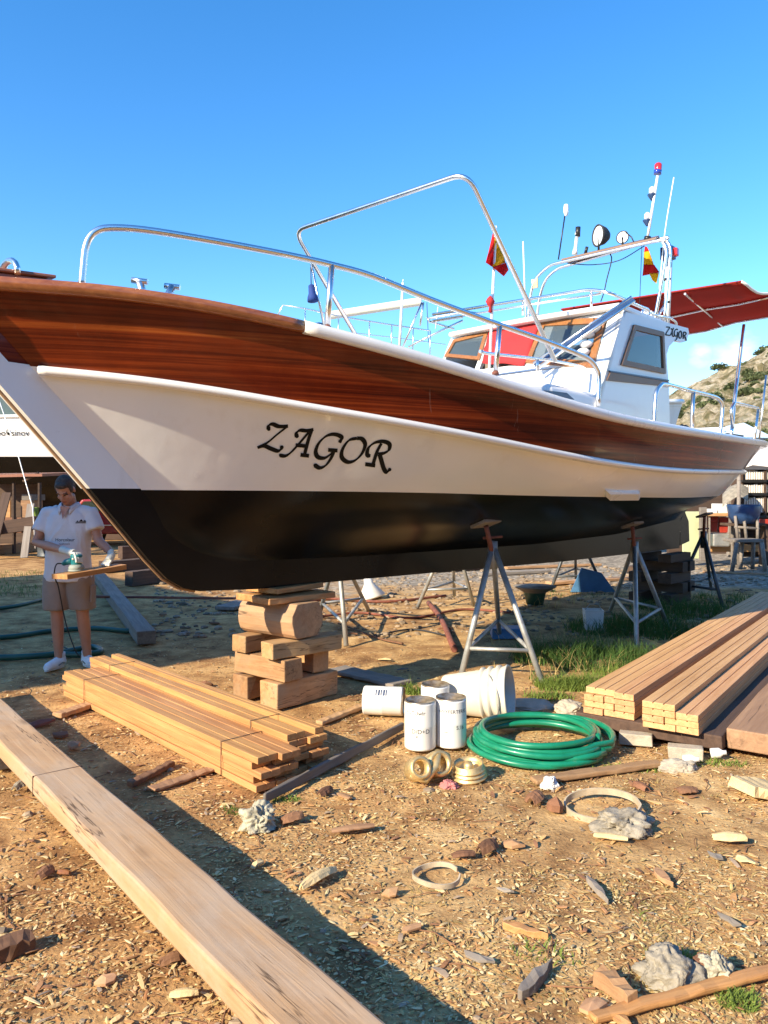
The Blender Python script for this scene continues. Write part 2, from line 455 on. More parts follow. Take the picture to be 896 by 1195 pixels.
cm = math_n(nt, 'MULTIPLY', bl, math_n(nt, 'SUBTRACT', math_n(nt, 'MULTIPLY', cn, 4.2), 1.0))
ck = ramp(nt, cm, [(.30, (0,0,0)), (1.0, (.55,.55,.55))])
cc = mixc(nt, ck, hs.outputs['Color'], (5.2, 5.1, 5.2))
nt.links.new(cc, bg.inputs['Color'])
bg.inputs['Strength'].default_value = .15

scene.view_settings.view_transform = 'Standard'
scene.view_settings.look = 'None'
scene.view_settings.gamma = 1.0
scene.view_settings.use_curve_mapping = False
scene.view_settings.exposure = 1.05
scene.render.engine = 'CYCLES'
scene.cycles.max_bounces = 6
scene.cycles.transparent_max_bounces = 8

# ------------------------------------------------------------------ ground
def gz(x, y):
    """gentle unevenness of the yard, zero-ish where things stand"""
    if abs(x) > 30 or y < -20 or y > 60: return -.03
    return -.016 + .016*noise.noise(Vector((x*1.3, y*1.3, 0))) + .007*noise.noise(Vector((x*5, y*5, 3)))
def axis(lo, hi, fine0, fine1, step, grow=1.35):
    out = [fine0]
    while out[-1] < fine1: out.append(out[-1]+step)
    s = step; v = out[-1]
    while v < hi: s *= grow; v += s; out.append(v)
    s = step; v = fine0; left = []
    while v > lo: s *= grow; v -= s; left.append(v)
    return left[::-1] + out
xs = axis(-900, 900, -6, 7, .07); ys = axis(-60, 1500, .8, 13, .07)
g = MB()
g.grid([[Vector((x, y, gz(x, y))) for x in xs] for y in ys])
def ground_mat():
    m, nt, b = newmat('yard_dirt')
    v = mapping(nt)
    big = tex_noise(nt, v, .55, 5, .6); mid = tex_noise(nt, v, 3.2, 7, .65, .3); fine = tex_noise(nt, v, 38, 6, .7)
    c = ramp(nt, mid, [(.32, (.20, .11, .05)), (.45, (.39, .25, .12)), (.57, (.55, .38, .185)), (.72, (.68, .51, .28))])
    c2 = ramp(nt, big, [(.36, (.80, .70, .62)), (.62, (1.1, 1.08, 1.02))])
    c = mixc(nt, .8, c, c2, 'MULTIPLY')
    vo = nd(nt, 'ShaderNodeTexVoronoi'); vo.inputs['Scale'].default_value = 55; nt.links.new(v, vo.inputs['Vector'])
    sp = nd(nt, 'ShaderNodeSeparateColor'); nt.links.new(vo.outputs['Color'], sp.inputs[0])
    chip = ramp(nt, sp.outputs[0], [(0, (.6, .52, .46)), (.5, (1.0, .97, .93)), (1, (1.35, 1.32, 1.2))])
    c = mixc(nt, .35, c, chip, 'MULTIPLY')
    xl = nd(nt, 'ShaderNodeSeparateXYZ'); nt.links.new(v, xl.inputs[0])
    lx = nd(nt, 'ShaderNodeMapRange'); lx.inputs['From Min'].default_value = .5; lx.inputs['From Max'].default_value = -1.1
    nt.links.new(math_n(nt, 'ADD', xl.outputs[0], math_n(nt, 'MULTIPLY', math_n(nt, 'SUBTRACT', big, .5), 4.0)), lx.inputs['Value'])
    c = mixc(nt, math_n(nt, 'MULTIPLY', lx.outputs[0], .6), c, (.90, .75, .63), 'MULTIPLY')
    # straw-coloured litter to the right, grey gravel further back
    xyz = nd(nt, 'ShaderNodeSeparateXYZ'); nt.links.new(v, xyz.inputs[0])
    gy = math_n(nt, 'ADD', xyz.outputs[1], math_n(nt, 'MULTIPLY', math_n(nt, 'SUBTRACT', big, .5), 9.0))
    gk = nd(nt, 'ShaderNodeMapRange'); gk.inputs['From Min'].default_value = 12.6; gk.inputs['From Max'].default_value = 14.0
    nt.links.new(gy, gk.inputs['Value'])
    gx = nd(nt, 'ShaderNodeMapRange'); gx.inputs['From Min'].default_value = -3.0; gx.inputs['From Max'].default_value = -.5
    nt.links.new(xyz.outputs[0], gx.inputs['Value'])
    gmask = math_n(nt, 'MULTIPLY', gk.outputs[0], gx.outputs[0])
    vo2 = nd(nt, 'ShaderNodeTexVoronoi'); vo2.inputs['Scale'].default_value = 16; nt.links.new(v, vo2.inputs['Vector'])
    s2 = nd(nt, 'ShaderNodeSeparateColor'); nt.links.new(vo2.outputs['Color'], s2.inputs[0])
    grav = ramp(nt, s2.outputs[1], [(0, (.15, .125, .10)), (.6, (.30, .26, .205)), (1, (.46, .40, .32))])
    c = mixc(nt, gmask, c, grav)
    nt.links.new(c, b.inputs['Base Color'])
    b.inputs['Roughness'].default_value = .95; b.inputs['Specular IOR Level'].default_value = .15
    h = math_n(nt, 'ADD', math_n(nt, 'MULTIPLY', fine, .6), math_n(nt, 'ADD', math_n(nt, 'MULTIPLY', vo.outputs['Distance'], .2), mid))
    bump(nt, b, h, .42, .03)
    return m
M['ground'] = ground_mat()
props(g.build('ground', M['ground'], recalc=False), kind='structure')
# ------------------------------------------------------------------ the boat (local x = along the keel to the stern, y = away from camera, z up)
BO = Vector((-.72, 6.1, 0)); BU = Vector((.6711, .7414, 0)).normalized(); BN = Vector((BU.y, -BU.x, 0))
boat = empty('boat', 'big wooden boat with varnished mahogany topside, cream hull and black bottom propped on stands', 'boat', BO, math.atan2(BU.y, BU.x))
BMAT = Matrix.Translation(BO) @ rotz(math.atan2(BU.y, BU.x))
BINV = BMAT.inverted()
def L(s, t, z): return Vector((s, -t, z))                 # boat coordinates -> local vector
def ray(px, py): return Vector(((px-448)/FPX, 1.0, (HPY-py)/FPX))
CL = BINV @ Vector((0, 0, CAMZ)); 
def lray(px, py): return (BINV.to_3x3() @ ray(px, py))
def Bt(px, py, t):
    d = lray(px, py); k = (-t - CL.y)/d.y; return CL + d*k
def Bs(px, py, s):
    d = lray(px, py); k = (s - CL.x)/d.x; return CL + d*k
def Bplane(px, py, p0, n):
    d = lray(px, py); k = (Vector(p0)-CL).dot(n)/d.dot(n); return CL + d*k
def topix(v):
    w = BMAT @ v; return 448+FPX*w.x/w.y, HPY-(w.z-CAMZ)*FPX/w.y

SHEER = [(-140,318),(0,328.5),(100,335),(150,340.5),(200,347.5),(250,356),(300,366),(348,377),(384,386.5),(434,399.5),(467,408.5),(501,418.5),(534,428.8),(568,440),(600,450.5),(632,461),(677,475),(721,486.5),(765,495.5),(809,503),(840,508),(871,513.5),(895,517)]
RUB = [(20,426),(67,430),(134,436.5),(201,445),(251,452.5),(300,461),(367,473),(434,484),(501,496),(534,502.3),(568,509),(600,516),(640,524.5),(677,532),(721,539.5),(765,545),(809,548.2),(862,549)]
WL = [(118,571.5),(300,572.5),(400,573.5),(500,575),(600,578),(700,580),(800,581),(838,579)]
HT = .06
def plan(u, um, p, q, p2):
    u = min(1, max(0, u))
    if u < um: return (1-(1-u/um)**p)**q
    return 1-((u-um)/(1-um))**p2
LEV = {0: (-2.5, 10.3, 1.75, .46, 2.0, .9, 2.8, SHEER), 1: (-2.08, 9.35, 1.66, .46, 2.1, .9, 2.7, RUB), 2: (-1.36, 8.62, 1.42, .5, 1.9, 1.0, 2.4, WL)}
def half(k, s):
    s0, s1, B, um, p, q, p2, _ = LEV[k]
    return HT + (B-HT)*plan((s-s0)/(s1-s0), um, p, q, p2)
NV = 140
VS = [(.5-.5*math.cos(math.pi*i/NV))*.55 + (i/NV)*.45 for i in range(NV+1)]
def level_curve(k):
    s0, s1 = LEV[k][:2]; tab = LEV[k][7]; pts = []
    for v in VS:
        s = s0+(s1-s0)*v; t = half(k, s)
        w = BMAT @ L(s, t, 0); px = 448+FPX*w.x/w.y
        z = CAMZ-(interp(tab, px)-HPY)/FPX*w.y
        pts.append([s, t, z])
    # past the point where the side turns out of sight carry the curve on smoothly
    pxs = [topix(L(*p))[0] for p in pts]; kmax = max(range(len(pxs)), key=lambda i: pxs[i])
    k0 = kmax-6; sl = (pts[k0][2]-pts[k0-12][2])/(pts[k0][0]-pts[k0-12][0])
    for i in range(k0, len(pts)): pts[i][2] = pts[k0][2]+max(sl, .02)*(pts[i][0]-pts[k0][0])
    for _ in range(14):
        zz = [p[2] for p in pts]
        for i in range(1, len(pts)-1): pts[i][2] = (zz[i-1]+2*zz[i]+zz[i+1])/4
    return pts
C0, C1, C2 = level_curve(0), level_curve(1), level_curve(2)
def low_curve(s0, s1, B, um, zt):
    out = []
    for v in VS:
        s = s0+(s1-s0)*v; t = HT+(B-HT)*plan(v, um, 1.8, 1.25, 2.1)
        out.append([s, t, interp(zt, v)])
    for _ in range(10):
        zz = [p[2] for p in out]
        for i in range(1, len(out)-1): out[i][2] = (zz[i-1]+2*zz[i]+zz[i+1])/4
    return out
C3 = low_curve(-1.17, 8.25, 1.02, .5, [(0, 1.34), (.12, 1.36), (.3, 1.37), (.5, 1.33), (.75, 1.36), (1, 1.45)])
C4 = low_curve(-.95, 7.95, .52, .5, [(0, 1.2), (.12, 1.21), (.3, 1.22), (.5, 1.16), (.75, 1.22), (1, 1.34)])
C5 = low_curve(-.62, 7.7, HT+.001, .5, [(0, 1.10), (.15, 1.06), (.5, 1.02), (.75, 1.05), (1, 1.2)])
def vspline(ps, n):
    return spline(ps, n)
def pt(c, i): return L(*c[i])
# topside between rub rail and waterline, and the bottom, share one smooth section
sect = []
for i in range(NV+1):
    P = [pt(C1, i), pt(C2, i), pt(C3, i), pt(C4, i), pt(C5, i)]
    sect.append(spline(P, 8))
def mirror(mb):
    n = len(mb.v); nf = len(mb.f)
    mb.v += [(x, -y, z) for x, y, z in mb.v]
    mb.f += [tuple(i+n for i in f[::-1]) for f in mb.f[:nf]]
    mb.m += mb.m[:nf]; mb.s += mb.s[:nf]
    return mb
top = MB(); top.grid([[sect[i][j] for j in range(0, 9)] for i in range(NV+1)])
hull_bvh = BVHTree.FromPolygons([Vector(v) for v in top.v], top.f)
mirror(top).build('hull', M['white_paint'], boat)
bot = MB(); bot.grid([[sect[i][j] for j in range(8, 33)] for i in range(NV+1)])
bot_bvh = BVHTree.FromPolygons([Vector(v) for v in bot.v], bot.f)
mirror(bot).build('bottom', M['antifoul'], boat)
bw = MB()
rows = []
for i in range(NV+1):
    a_, b_ = pt(C1, i), pt(C0, i)
    mid = (a_+b_)/2; mid.y += .02*min(1, C0[i][1])
    rows.append(spline([a_, mid, b_], 5))
bw.grid(rows)
bul_bvh = BVHTree.FromPolygons([Vector(v) for v in bw.v], bw.f)
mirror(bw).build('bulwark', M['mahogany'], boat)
# inner face of the bulwark, deck
def inside(i, dz, m):
    a_, b_ = C0[i], C1[i]; k = dz/max(.05, a_[2]-b_[2])
    return (a_[0]+(b_[0]-a_[0])*k, max(0, a_[1]+(b_[1]-a_[1])*k-m), a_[2]-dz)
inn = MB(); inn.grid([[L(*inside(i, .01, .085)), L(*inside(i, .15, .085)), L(*inside(i, .30, .085))] for i in range(NV+1)])
mirror(inn).build('bulwark_lining', M['white_gel'], boat)
dk = MB()
for i in range(NV+1): pass
dk.grid([[L(*inside(i, .29, .08)), L(inside(i, .29, .08)[0], 0, C0[i][2]-.25)] for i in range(NV+1)])
mirror(dk).build('deck', M['deck'], boat)
# rails along the sheer: wood forward, white aft
def strip(c, prof, i0, i1):
    """sweep a (outward, up) profile along a level curve, both sides"""
    mb = MB(); rows = []
    for i in range(i0, i1+1):
        p = Vector(c[i]); q = Vector(c[min(i+1, len(c)-1)])-Vector(c[max(i-1, 0)])
        d = Vector((q.x, q.y, 0)).normalized(); o = Vector((-d.y, d.x, 0))
        if o.y < 0: o = -o
        rows.append([L(p.x+o.x*a_, max(0, p.y+o.y*a_), p.z+u) for a_, u in prof])
    mb.grid(rows)
    n = len(prof)
    mb.add(rows[0], [tuple(range(n))]); mb.add(rows[-1], [tuple(range(n-1, -1, -1))])
    return mirror(mb)
cap = [(-.12, -.02), (-.12, .012), (-.10, .024), (.018, .024), (.034, .016), (.042, -.008), (.036, -.036), (.02, -.05), (-.01, -.052), (-.12, -.02)]
isplit = min(range(NV+1), key=lambda i: abs(topix(pt(C0, i))[0]-348) if C0[i][0] < 4 else 9e9)
strip(C0, cap, 0, isplit).build('cap_rail', M['cap_wood'], boat)
strip(C0, [(a_*1.02, u*1.06) for a_, u in cap], isplit, NV).build('cap_rail', M['white_rail'], boat)
rr = [(-.01, .006), (.024, .005), (.040, -.008), (.041, -.028), (.030, -.042), (.010, -.048), (-.012, -.049), (-.01, .006)]
strip(C1, rr, 1, NV-1).build('rub_rail', M['white_rail'], boat)

# backbone: stem, keel, sternpost
def bc(px, py): 
    p = Bt(px, py, HT); return (p.x, p.z)
stem = [(-3.0, 2.96), (-2.85, 2.84), (-2.375, 2.352), (-2.37, 2.346)]
stem += [bc(0, 449), bc(55, 512), bc(105, 570)]
fore = [bc(105, 570), bc(142, 615), bc(173.6, 653), bc(195, 675.6), bc(214, 686.5), bc(233, 690)]
keelb = [bc(233, 690), bc(300, 687.5), bc(400, 678), bc(521, 667), bc(660, 655)]
zk = keelb[-1][1]
keelb += [(7.75, zk-.03)]
def slab(outer, inner, name, mat, h=HT, bev=.006):
    mb = MB(); n = len(outer)
    def ring(sd): return [L(s, sd, z) for s, z in outer]+[L(s, sd, z) for s, z in inner]
    a_, b_ = ring(h), ring(-h)
    vs = a_+b_; m = 2*n; fs = []
    for i in range(n-1):
        fs += [(i, i+1, n+i+1, n+i), (m+i+1, m+i, m+n+i, m+n+i+1), (i+1, i, m+i, m+i+1), (n+i, n+i+1, m+n+i+1, m+n+i)]
    fs += [(0, n, m+n, m), (n-1, m+n-1, m+2*n-1, 2*n-1)]
    mb.add(vs, fs)
    return mb.build(name, mat, boat)
st2 = [p for p in stem]
slab(st2, [(s+.17, z) for s, z in st2[:3]]+[(s+.43, z) for s, z in st2[3:]], 'stem', M['white_paint'])
up = [(-2.83, 2.96), (-2.68, 2.84), (-2.205, 2.35)]
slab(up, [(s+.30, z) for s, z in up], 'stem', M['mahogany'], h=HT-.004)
slab(fore, [(fore[0][0]+.43, fore[0][1]), (fore[1][0]+.46, fore[1][1]), (fore[2][0]+.5, fore[2][1]+.02), (fore[3][0]+.5, fore[3][1]+.12), (fore[4][0]+.5, fore[4][1]+.22), (fore[5][0]+.5, fore[5][1]+.26)], 'forefoot', M['antifoul'], h=HT-.001)
slab(keelb, [(keelb[0][0]+.01, keelb[0][1]+.30)]+[(s, z+.33) for s, z in keelb[1:-1]]+[(7.75, 1.25)], 'keel', M['antifoul'], h=HT-.002)
sp_ = [(7.75, zk-.03), (7.8, 1.2), (8.10, 1.36), (8.4, 1.46), (8.72, C2[-1][2])]
slab(sp_, [(s-.5, z+.02) for s, z in sp_], 'sternpost', M['antifoul'], h=HT-.003)
sp2 = [(8.72, C2[-1][2]), (9.42, C1[-1][2]), (10.42, C0[-1][2]+.02)]
slab(sp2, [(s-.4, z) for s, z in sp2], 'sternpost', M['white_paint'], h=HT-.004)
eb = MB()
edge = [(s-.004, z-.003) for s, z in stem+fore[1:]]
eb.tube([L(s, 0, z) for s, z in edge], .011, 6)
eb.build('stem_band', M['copper_edge'], boat)
# rudder
rd = MB(); rd.prism([L(7.86, .025, zk), L(8.25, .025, zk+.05), L(8.22, .025, 1.15), L(8.05, .025, 1.32), L(7.86, .025, 1.15)], L(0, -.05, 0))
rd.build('rudder', M['antifoul'], boat, .008)
pr = MB()
pr.tube([L(7.55, 0, 1.02), L(7.86, 0, 1.0)], .03, 8)
pr.build('propeller_shaft', M['brass'], boat)

# through-hull casting on the quarter
def on_hull(px, py, bvh=hull_bvh, off=.003):
    d = lray(px, py).normalized()
    h, n, _, _ = bvh.ray_cast(CL, d)
    if h is None: return None
    if n.dot(d) > 0: n = -n
    return h+n*off, n
tp = MB()
ro = []
for (x0, y0, o_) in ((706, 571, .0), (706, 571, .03), (709, 573, .05), (742, 573, .05), (745, 572, .03), (745, 572, .0)):
    h = on_hull(x0, y0); h2 = on_hull(x0, y0+7)
    ro.append([h[0]+h[1]*(o_-.01), h2[0]+h2[1]*(o_-.01)])
tp.grid([[r[0] for r in ro], [r[1] for r in ro]], smooth=False)
a_ = [r[0] for r in ro]; b_ = [r[1] for r in ro]
tp.add(a_, [(0,1,2,3,4,5)]); tp.add(b_, [(0,1,2,3,4,5)])
tp.build('water_outlet', M['white_rail'], boat)

# painted name: broad-nib strokes laid on the planking
def nib(mb, pts, wid, thin, place, ang=40, lay=0.0, n=7, taper=True):
    P = spline([Vector((x, y, 0)) for x, y in pts], n) if len(pts) > 2 else [Vector((pts[0][0], pts[0][1], 0)).lerp(Vector((pts[1][0], pts[1][1], 0)), k/6) for k in range(7)]
    nv = Vector((math.cos(R(ang)), -math.sin(R(ang)), 0)); rows = []
    for i, p in enumerate(P):
        d = (P[min(i+1, len(P)-1)]-P[max(i-1, 0)])
        if d.length < 1e-6: continue
        d.normalize(); nn = Vector((-d.y, d.x, 0))
        hw = thin/2+(wid-thin)/2*abs(d.x*nv.y-d.y*nv.x)
        a_, b_ = place(p+nn*hw, lay), place(p-nn*hw, lay)
        if a_ is None or b_ is None: continue
        rows.append([a_, b_])
    mb.grid(rows, smooth=False)
def dot(mb, c, r, place, lay):
    vs = [place(Vector((c[0]+r*math.cos(k*math.pi/5), c[1]+r*math.sin(k*math.pi/5), 0)), lay) for k in range(10)]
    mb.add(vs, [tuple(range(10))])
GL = {  # strokes traced on a 896 x 422 enlargement of the bow name
 'Z': [[(95,112),(98,86),(122,78),(160,92),(216,90)], [(212,92),(150,140),(90,190),(28,222)], [(28,222),(70,212),(110,228),(150,242),(172,232),(178,212)]],
 'A': [[(270,158),(268,132),(290,116),(330,118),(372,110)], [(352,116),(290,190),(235,250),(200,272),(165,270)], [(362,112),(342,170),(326,230),(316,268)], [(292,266),(345,272)], [(262,206),(330,212)]],
 'G': [[(532,192),(545,158),(500,140),(450,152),(405,195),(386,245),(400,280),(440,286),(478,262),(500,238)], [(462,236),(520,240)], [(502,238),(478,290),(446,332),(410,346),(380,330)]],
 'O': [[(640,164),(590,178),(552,230),(546,280),(580,310),(625,302),(668,262),(690,205),(672,170),(640,164)]],
 'R': [[(716,276),(702,262),(712,222),(750,192),(800,184),(838,200),(836,236),(806,256),(770,262)], [(790,196),(762,250),(738,326)], [(690,324),(752,332)], [(778,262),(792,310),(805,352),(822,372),(842,354)]],
}
def zplace(p, lay):
    h = on_hull(295+p.x*170/896, 480+p.y*170/896, off=.0025+lay)
    return h[0] if h else None
for ch in 'ZAGOR':
    mb = MB()
    for k, st in enumerate(GL[ch]): nib(mb, st, 29, 10.5, zplace, lay=.0004*k)
    for k, c in enumerate({'Z': [(97,108),(178,218)], 'A': [(270,152),(170,268)], 'G': [(382,330),(536,182)], 'O': [], 'R': [(712,272),(840,356)]}[ch]):
        dot(mb, c, 11, zplace, .0020+.0004*k)
    mb.build('bow_letter', M['letter'], boat, recalc=False)
# ------------------------------------------------------------------ deckhouse, wheelhouse
TS = 1.12                                                 # half width of the houses
f_bot = Bt(697, 470, TS); f_top = Bt(727.6, 363.4, TS)    # near front corner of the wheelhouse
s_b, z_b, s_t, z_t = f_bot.x, f_bot.z, f_top.x, f_top.z
rake = (s_t-s_b)/(z_t-z_b)
FN = Vector((1, 0, -rake)).normalized()                   # normal of the raked front
FO = Vector((s_b, 0, z_b))
def front(px, py, off=0.0): return Bplane(px, py, FO - FN*off, FN)
def side(px, py, off=0.0): return Bt(px, py, TS+off)
ax_ = Bt(781, 420, TS).x                                  # after edge of the side
zdeck = 1.95
def on_front(t, z): return Vector((s_b+rake*(z-z_b), -t, z))
# side walls: outline with the name visor sweeping aft, window left open
wtop = [Bt(x, y, TS) for x, y in ((727.6,363.4),(760,371.5),(803,383))]
curve = [Bt(x, y, TS) for x, y in ((804,388),(801,398),(797,399.5),(787,397.5),(781,404),(778,414),(778.5,425),(780.5,450),(782.5,505))]
bot_a = Vector((curve[-1].x, -TS, zdeck)); bot_f = Vector((s_b-rake*(z_b-zdeck), -TS, zdeck))
outer_ = [bot_f, Vector(f_top)] + wtop[1:] + curve[:-1] + [bot_a]
win_o = [Bt(x, y, TS) for x, y in ((742,384),(771,391.5),(771.5,430),(730,421))]
def bridge(mb, outer, hole, d):
    """wall panel with one opening, given thickness d along +y"""
    bm = bmesh.new()
    vo = [bm.verts.new(p) for p in outer]; vh = [bm.verts.new(p) for p in hole]
    eo = [bm.edges.new((vo[i], vo[(i+1) % len(vo)])) for i in range(len(vo))]
    eh = [bm.edges.new((vh[i], vh[(i+1) % len(vh)])) for i in range(len(vh))]
    bmesh.ops.triangle_fill(bm, use_beauty=True, edges=eo+eh)
    bm.verts.index_update()
    vs = [v.co.copy() for v in bm.verts]; fs = [tuple(v.index for v in f.verts) for f in bm.faces]
    bm.free()
    d = Vector(d); mb.add(vs, fs); mb.add([v+d for v in vs], [f[::-1] for f in fs])
    for loop in (outer, hole):
        n = len(loop); ws = list(loop)+[p+d for p in loop]
        mb.add(ws, [(i, (i+1) % n, n+(i+1) % n, n+i) for i in range(n)])
    return mb
wh = MB(); bridge(wh, outer_, win_o, (0, .045, 0))
far = MB(); far.prism([Vector((p.x, TS, p.z)) for p in outer_], (0, -.045, 0))
wh.v += far.v; nb = len(wh.v)-len(far.v); wh.f += [tuple(i+nb for i in f) for f in far.f]; wh.m += far.m; wh.s += far.s
# front wall below and between the windows (three openings)
def fr(t, z, off=0.0): return on_front(t, z)-FN*off
z_sill = front(640, 421).z; z_head = front(660, 378).z
zbelow = zdeck
pieces = [(-TS, TS, zbelow, z_sill), (-TS, TS, z_head, z_t+.02)]
t_edges = []
for (xa, xb) in ((528, 566), (571, 629), (640, 702)):
    ta, tb = -front(xa, 398).y, -front(xb, 398).y; t_edges.append((ta, tb))
cur = -TS
for ta, tb in t_edges:
    pieces.append((cur, ta, z_sill, z_head)); cur = tb
pieces.append((cur, TS, z_sill, z_head))
for ta, tb, za, zb in pieces:
    if tb-ta < .005: continue
    q = [fr(ta, za), fr(tb, za), fr(tb, zb), fr(ta, zb)]
    wh.prism(q, FN*.05)
wh.build('wheelhouse', M['white_gel'], boat)
# inside of the wheelhouse: back bulkhead half height, dash, so the panes have something behind them
it = MB()
it.box((ax_-.2, 0, zdeck+.45), (.06, 2*TS-.12, .9)); it.box((s_b+.5, 0, z_sill-.12), (.5, 2*TS-.12, .05)); it.box((s_b+.55, .35, z_sill+.02), (.25, .4, .25))
bk_ = MB(); bk_.prism([Vector((ax_-.06, TS-.06, zdeck)), Vector((ax_-.06, -TS+.06, zdeck)), Vector((ax_-.06, -TS+.06, z_t-.04)), Vector((ax_-.06, TS-.06, z_t-.04))], (.04,0,0)); bk_.build('after_bulkhead', M['interior'], boat)
it.build('console', M['interior'], boat)
# windows
def frame_poly(mb, poly, wid, d, n):
    """mitred frame round a polygon lying in a plane, wid inwards, thickness d along n"""
    c = sum((Vector(p) for p in poly), Vector())/len(poly); k = len(poly); inner = []
    for i in range(k):
        a_, b_, e_ = poly[i-1], poly[i], poly[(i+1) % k]
        u, v = (b_-a_).normalized(), (e_-b_).normalized()
        nu, nv_ = n.cross(u), n.cross(v)
        if nu.dot(c-b_) < 0: nu = -nu
        if nv_.dot(c-b_) < 0: nv_ = -nv_
        h = (nu+nv_); h = h/h.dot(nu); inner.append(b_+h*wid)
    o0, i0 = list(poly), inner; o1, i1 = [p+n*d for p in poly], [p+n*d for p in inner]
    vs = o0+i0+o1+i1
    for i in range(k):
        j = (i+1) % k
        mb.add([vs[q] for q in (i, j, k+j, k+i)], [(0,1,2,3)]); mb.add([vs[2*k+q] for q in (i, j, k+j, k+i)], [(3,2,1,0)])
        mb.add([o0[i], o0[j], o1[j], o1[i]], [(3,2,1,0)]); mb.add([i0[i], i0[j], i1[j], i1[i]], [(0,1,2,3)])
    return inner
def window(poly, wid, d, n, fm, gm, name='window'):
    mb = MB(); inner = frame_poly(mb, poly, wid, d, n)
    o = mb.build(name, fm, boat)
    pm = MB(); pm.add([p+n*(d*.25) for p in inner], [tuple(range(len(inner)))])
    pm.build('pane', gm, o, recalc=False)
    return o
out = Vector((0, -1, 0))
sw = [Bt(x, y, TS+.002) for x, y in ((738.7,379),(773,387.7),(775,436.4),(723.5,426))]
window(sw, .055, .022, out, M['trim_brown'], M['glass_side'])
fo = -FN
def fpoly(pts): return [front(x, y, .003) for x, y in pts]
wl_ = window(fpoly(((519,417),(530,397.5),(570,387.5),(560,421))), .045, .02, fo, M['frame_orange'], M['glass'])
wr_ = window(fpoly(((612,424),(632,375.5),(708,371.5),(693,430))), .075, .02, fo, M['frame_orange'], M['glass'])
# red cover over the middle windscreen, folded at the foot
rc = MB(); rows = []
c00, c01, c10, c11 = [front(x, y, .03) for x, y in ((571,385),(631,376),(563,424),(611,426))]
for i in range(9):
    v = i/8; row = []
    for j in range(13):
        u = j/12
        p = (c00*(1-u)+c01*u)*(1-v)+(c10*(1-u)+c11*u)*v
        p = p - FN*(.012*math.sin(u*9+v*3)*(v+.3)+.02*math.exp(-((v-.62+.2*u)/.05)**2))
        row.append(p)
    rows.append(row)
rc.grid(rows)
o = rc.build('window_cover', M['red_cloth'], boat); sm = o.modifiers.new('thick', 'SOLIDIFY'); sm.thickness = .006
# string of white floats hanging inside the right window frame
fl = MB()
fl_c = [front(x, y, .05) for x, y in ((693,382),(686.5,391),(684,402),(680.5,411))]
fl.tube([fl_c[0]+Vector((0,0,.1)), *fl_c], .006, 6)
fobj = fl.build('float_string', M['rubber'], boat)
for i, c in enumerate(fl_c):
    mb = MB(); mt = Matrix.Translation(c) @ Matrix.Rotation(R(90), 4, 'Y') @ Matrix.Rotation(R(20 if i else 70), 4, 'X')
    if i == 0:
        mb.tube([c+Vector((.01*math.sin(a_), .055*math.cos(a_), .045*math.sin(a_))) for a_ in [k*math.pi/8 for k in range(16)]], .022, 8, closed=True)
    else:
        mb.lathe([(.001,-.04),(.04,-.036),(.066,-.01),(.068,.012),(.04,.036),(.001,.04)], 14, Matrix.Translation(c))
    mb.build('float', M['white_gel'], fobj)
# brown inset strip on the side
bs = MB(); poly = [Bt(x, y, TS+.001) for x, y in ((711,434.5),(778,445.5),(781,448),(781,451.5),(707,444))]
bs.prism(poly, out*.014); bs.build('side_trim', M['trim_brown'], boat)
bl_ = MB(); poly = [Bt(x, y, TS+.001) for x, y in ((709,432.5),(779,443.5),(779,445.2),(711,434.3))]
bl_.prism(poly, out*.02); bl_.build('trim_lip', M['navy'], boat)
# roof with rounded edge
rf = MB(); zt0 = z_t
zr_top = Bs(657, 362, s_t-.12).z-zt0; zr_bot = Bs(623, 375, s_t-.12).z-zt0
TR = TS-.02
r_out = [Vector((s_t-.06, -TR, 0)), Vector((s_t-.11, -.5, 0)), Vector((s_t-.13, 0, 0)), Vector((s_t-.11, .5, 0)), Vector((s_t-.06, TR, 0)), Vector((ax_+.05, TR, 0)), Vector((ax_+.05, -TR, 0))]
def roof_ring(k, z):
    c = Vector(((s_t+ax_)/2, 0, 0)); return [Vector((c.x+(p.x-c.x)*k, p.y*(1-(1-k)*.3), zt0+z)) for p in r_out]
rings = [roof_ring(*a_) for a_ in ((.90, zr_bot), (.985, zr_bot+.005), (1.0, zr_bot+.02), (1.0, zr_top-.02), (.98, zr_top-.004), (.93, zr_top), (.5, zr_top+.02), (.02, zr_top+.025))]
n = len(r_out); vs = [p for r_ in rings for p in r_]; fs = []
for i in range(len(rings)-1):
    for j in range(n): fs.append((i*n+j, i*n+(j+1) % n, (i+1)*n+(j+1) % n, (i+1)*n+j))
rf.add(vs, fs); rf.add(rings[0], [tuple(range(n))]); rf.add(rings[-1], [tuple(range(n))])
rf.build('roof', M['white_rail'], boat, .012)
# name on the visor
def place_from(poly0, x0, y0, sx, sy, fn):
    return lambda p, lay: fn(x0+p.x*sx, y0+p.y*sy)
GL2 = {'Z': [[(258,246),(325,252)], [(325,252),(245,382)], [(245,382),(325,396)]],
 'A': [[(345,272),(368,300),(366,350),(372,400),(400,415)], [(392,262),(350,360),(330,395)]],
 'G': [[(462,300),(440,285),(412,310),(402,360),(412,400),(436,405),(460,370)], [(460,330),(456,400),(440,460),(410,485)]],
 'O': [[(500,318),(482,360),(482,420),(500,444),(522,425),(528,370),(518,325),(500,318)]],
 'R': [[(562,335),(556,455)], [(562,335),(600,345),(604,375),(580,395),(562,392)], [(580,395),(600,450),(614,488)]]}
for ch in 'ZAGOR':
    mb = MB()
    for k, st in enumerate(GL2[ch]):
        nib(mb, st, 24, 15, lambda p, lay: Bt(760+p.x*60/896, 365+p.y*60/896, TS+.003+lay), lay=.0006*k)
    mb.build('visor_letter', M['letter'], boat, recalc=False)

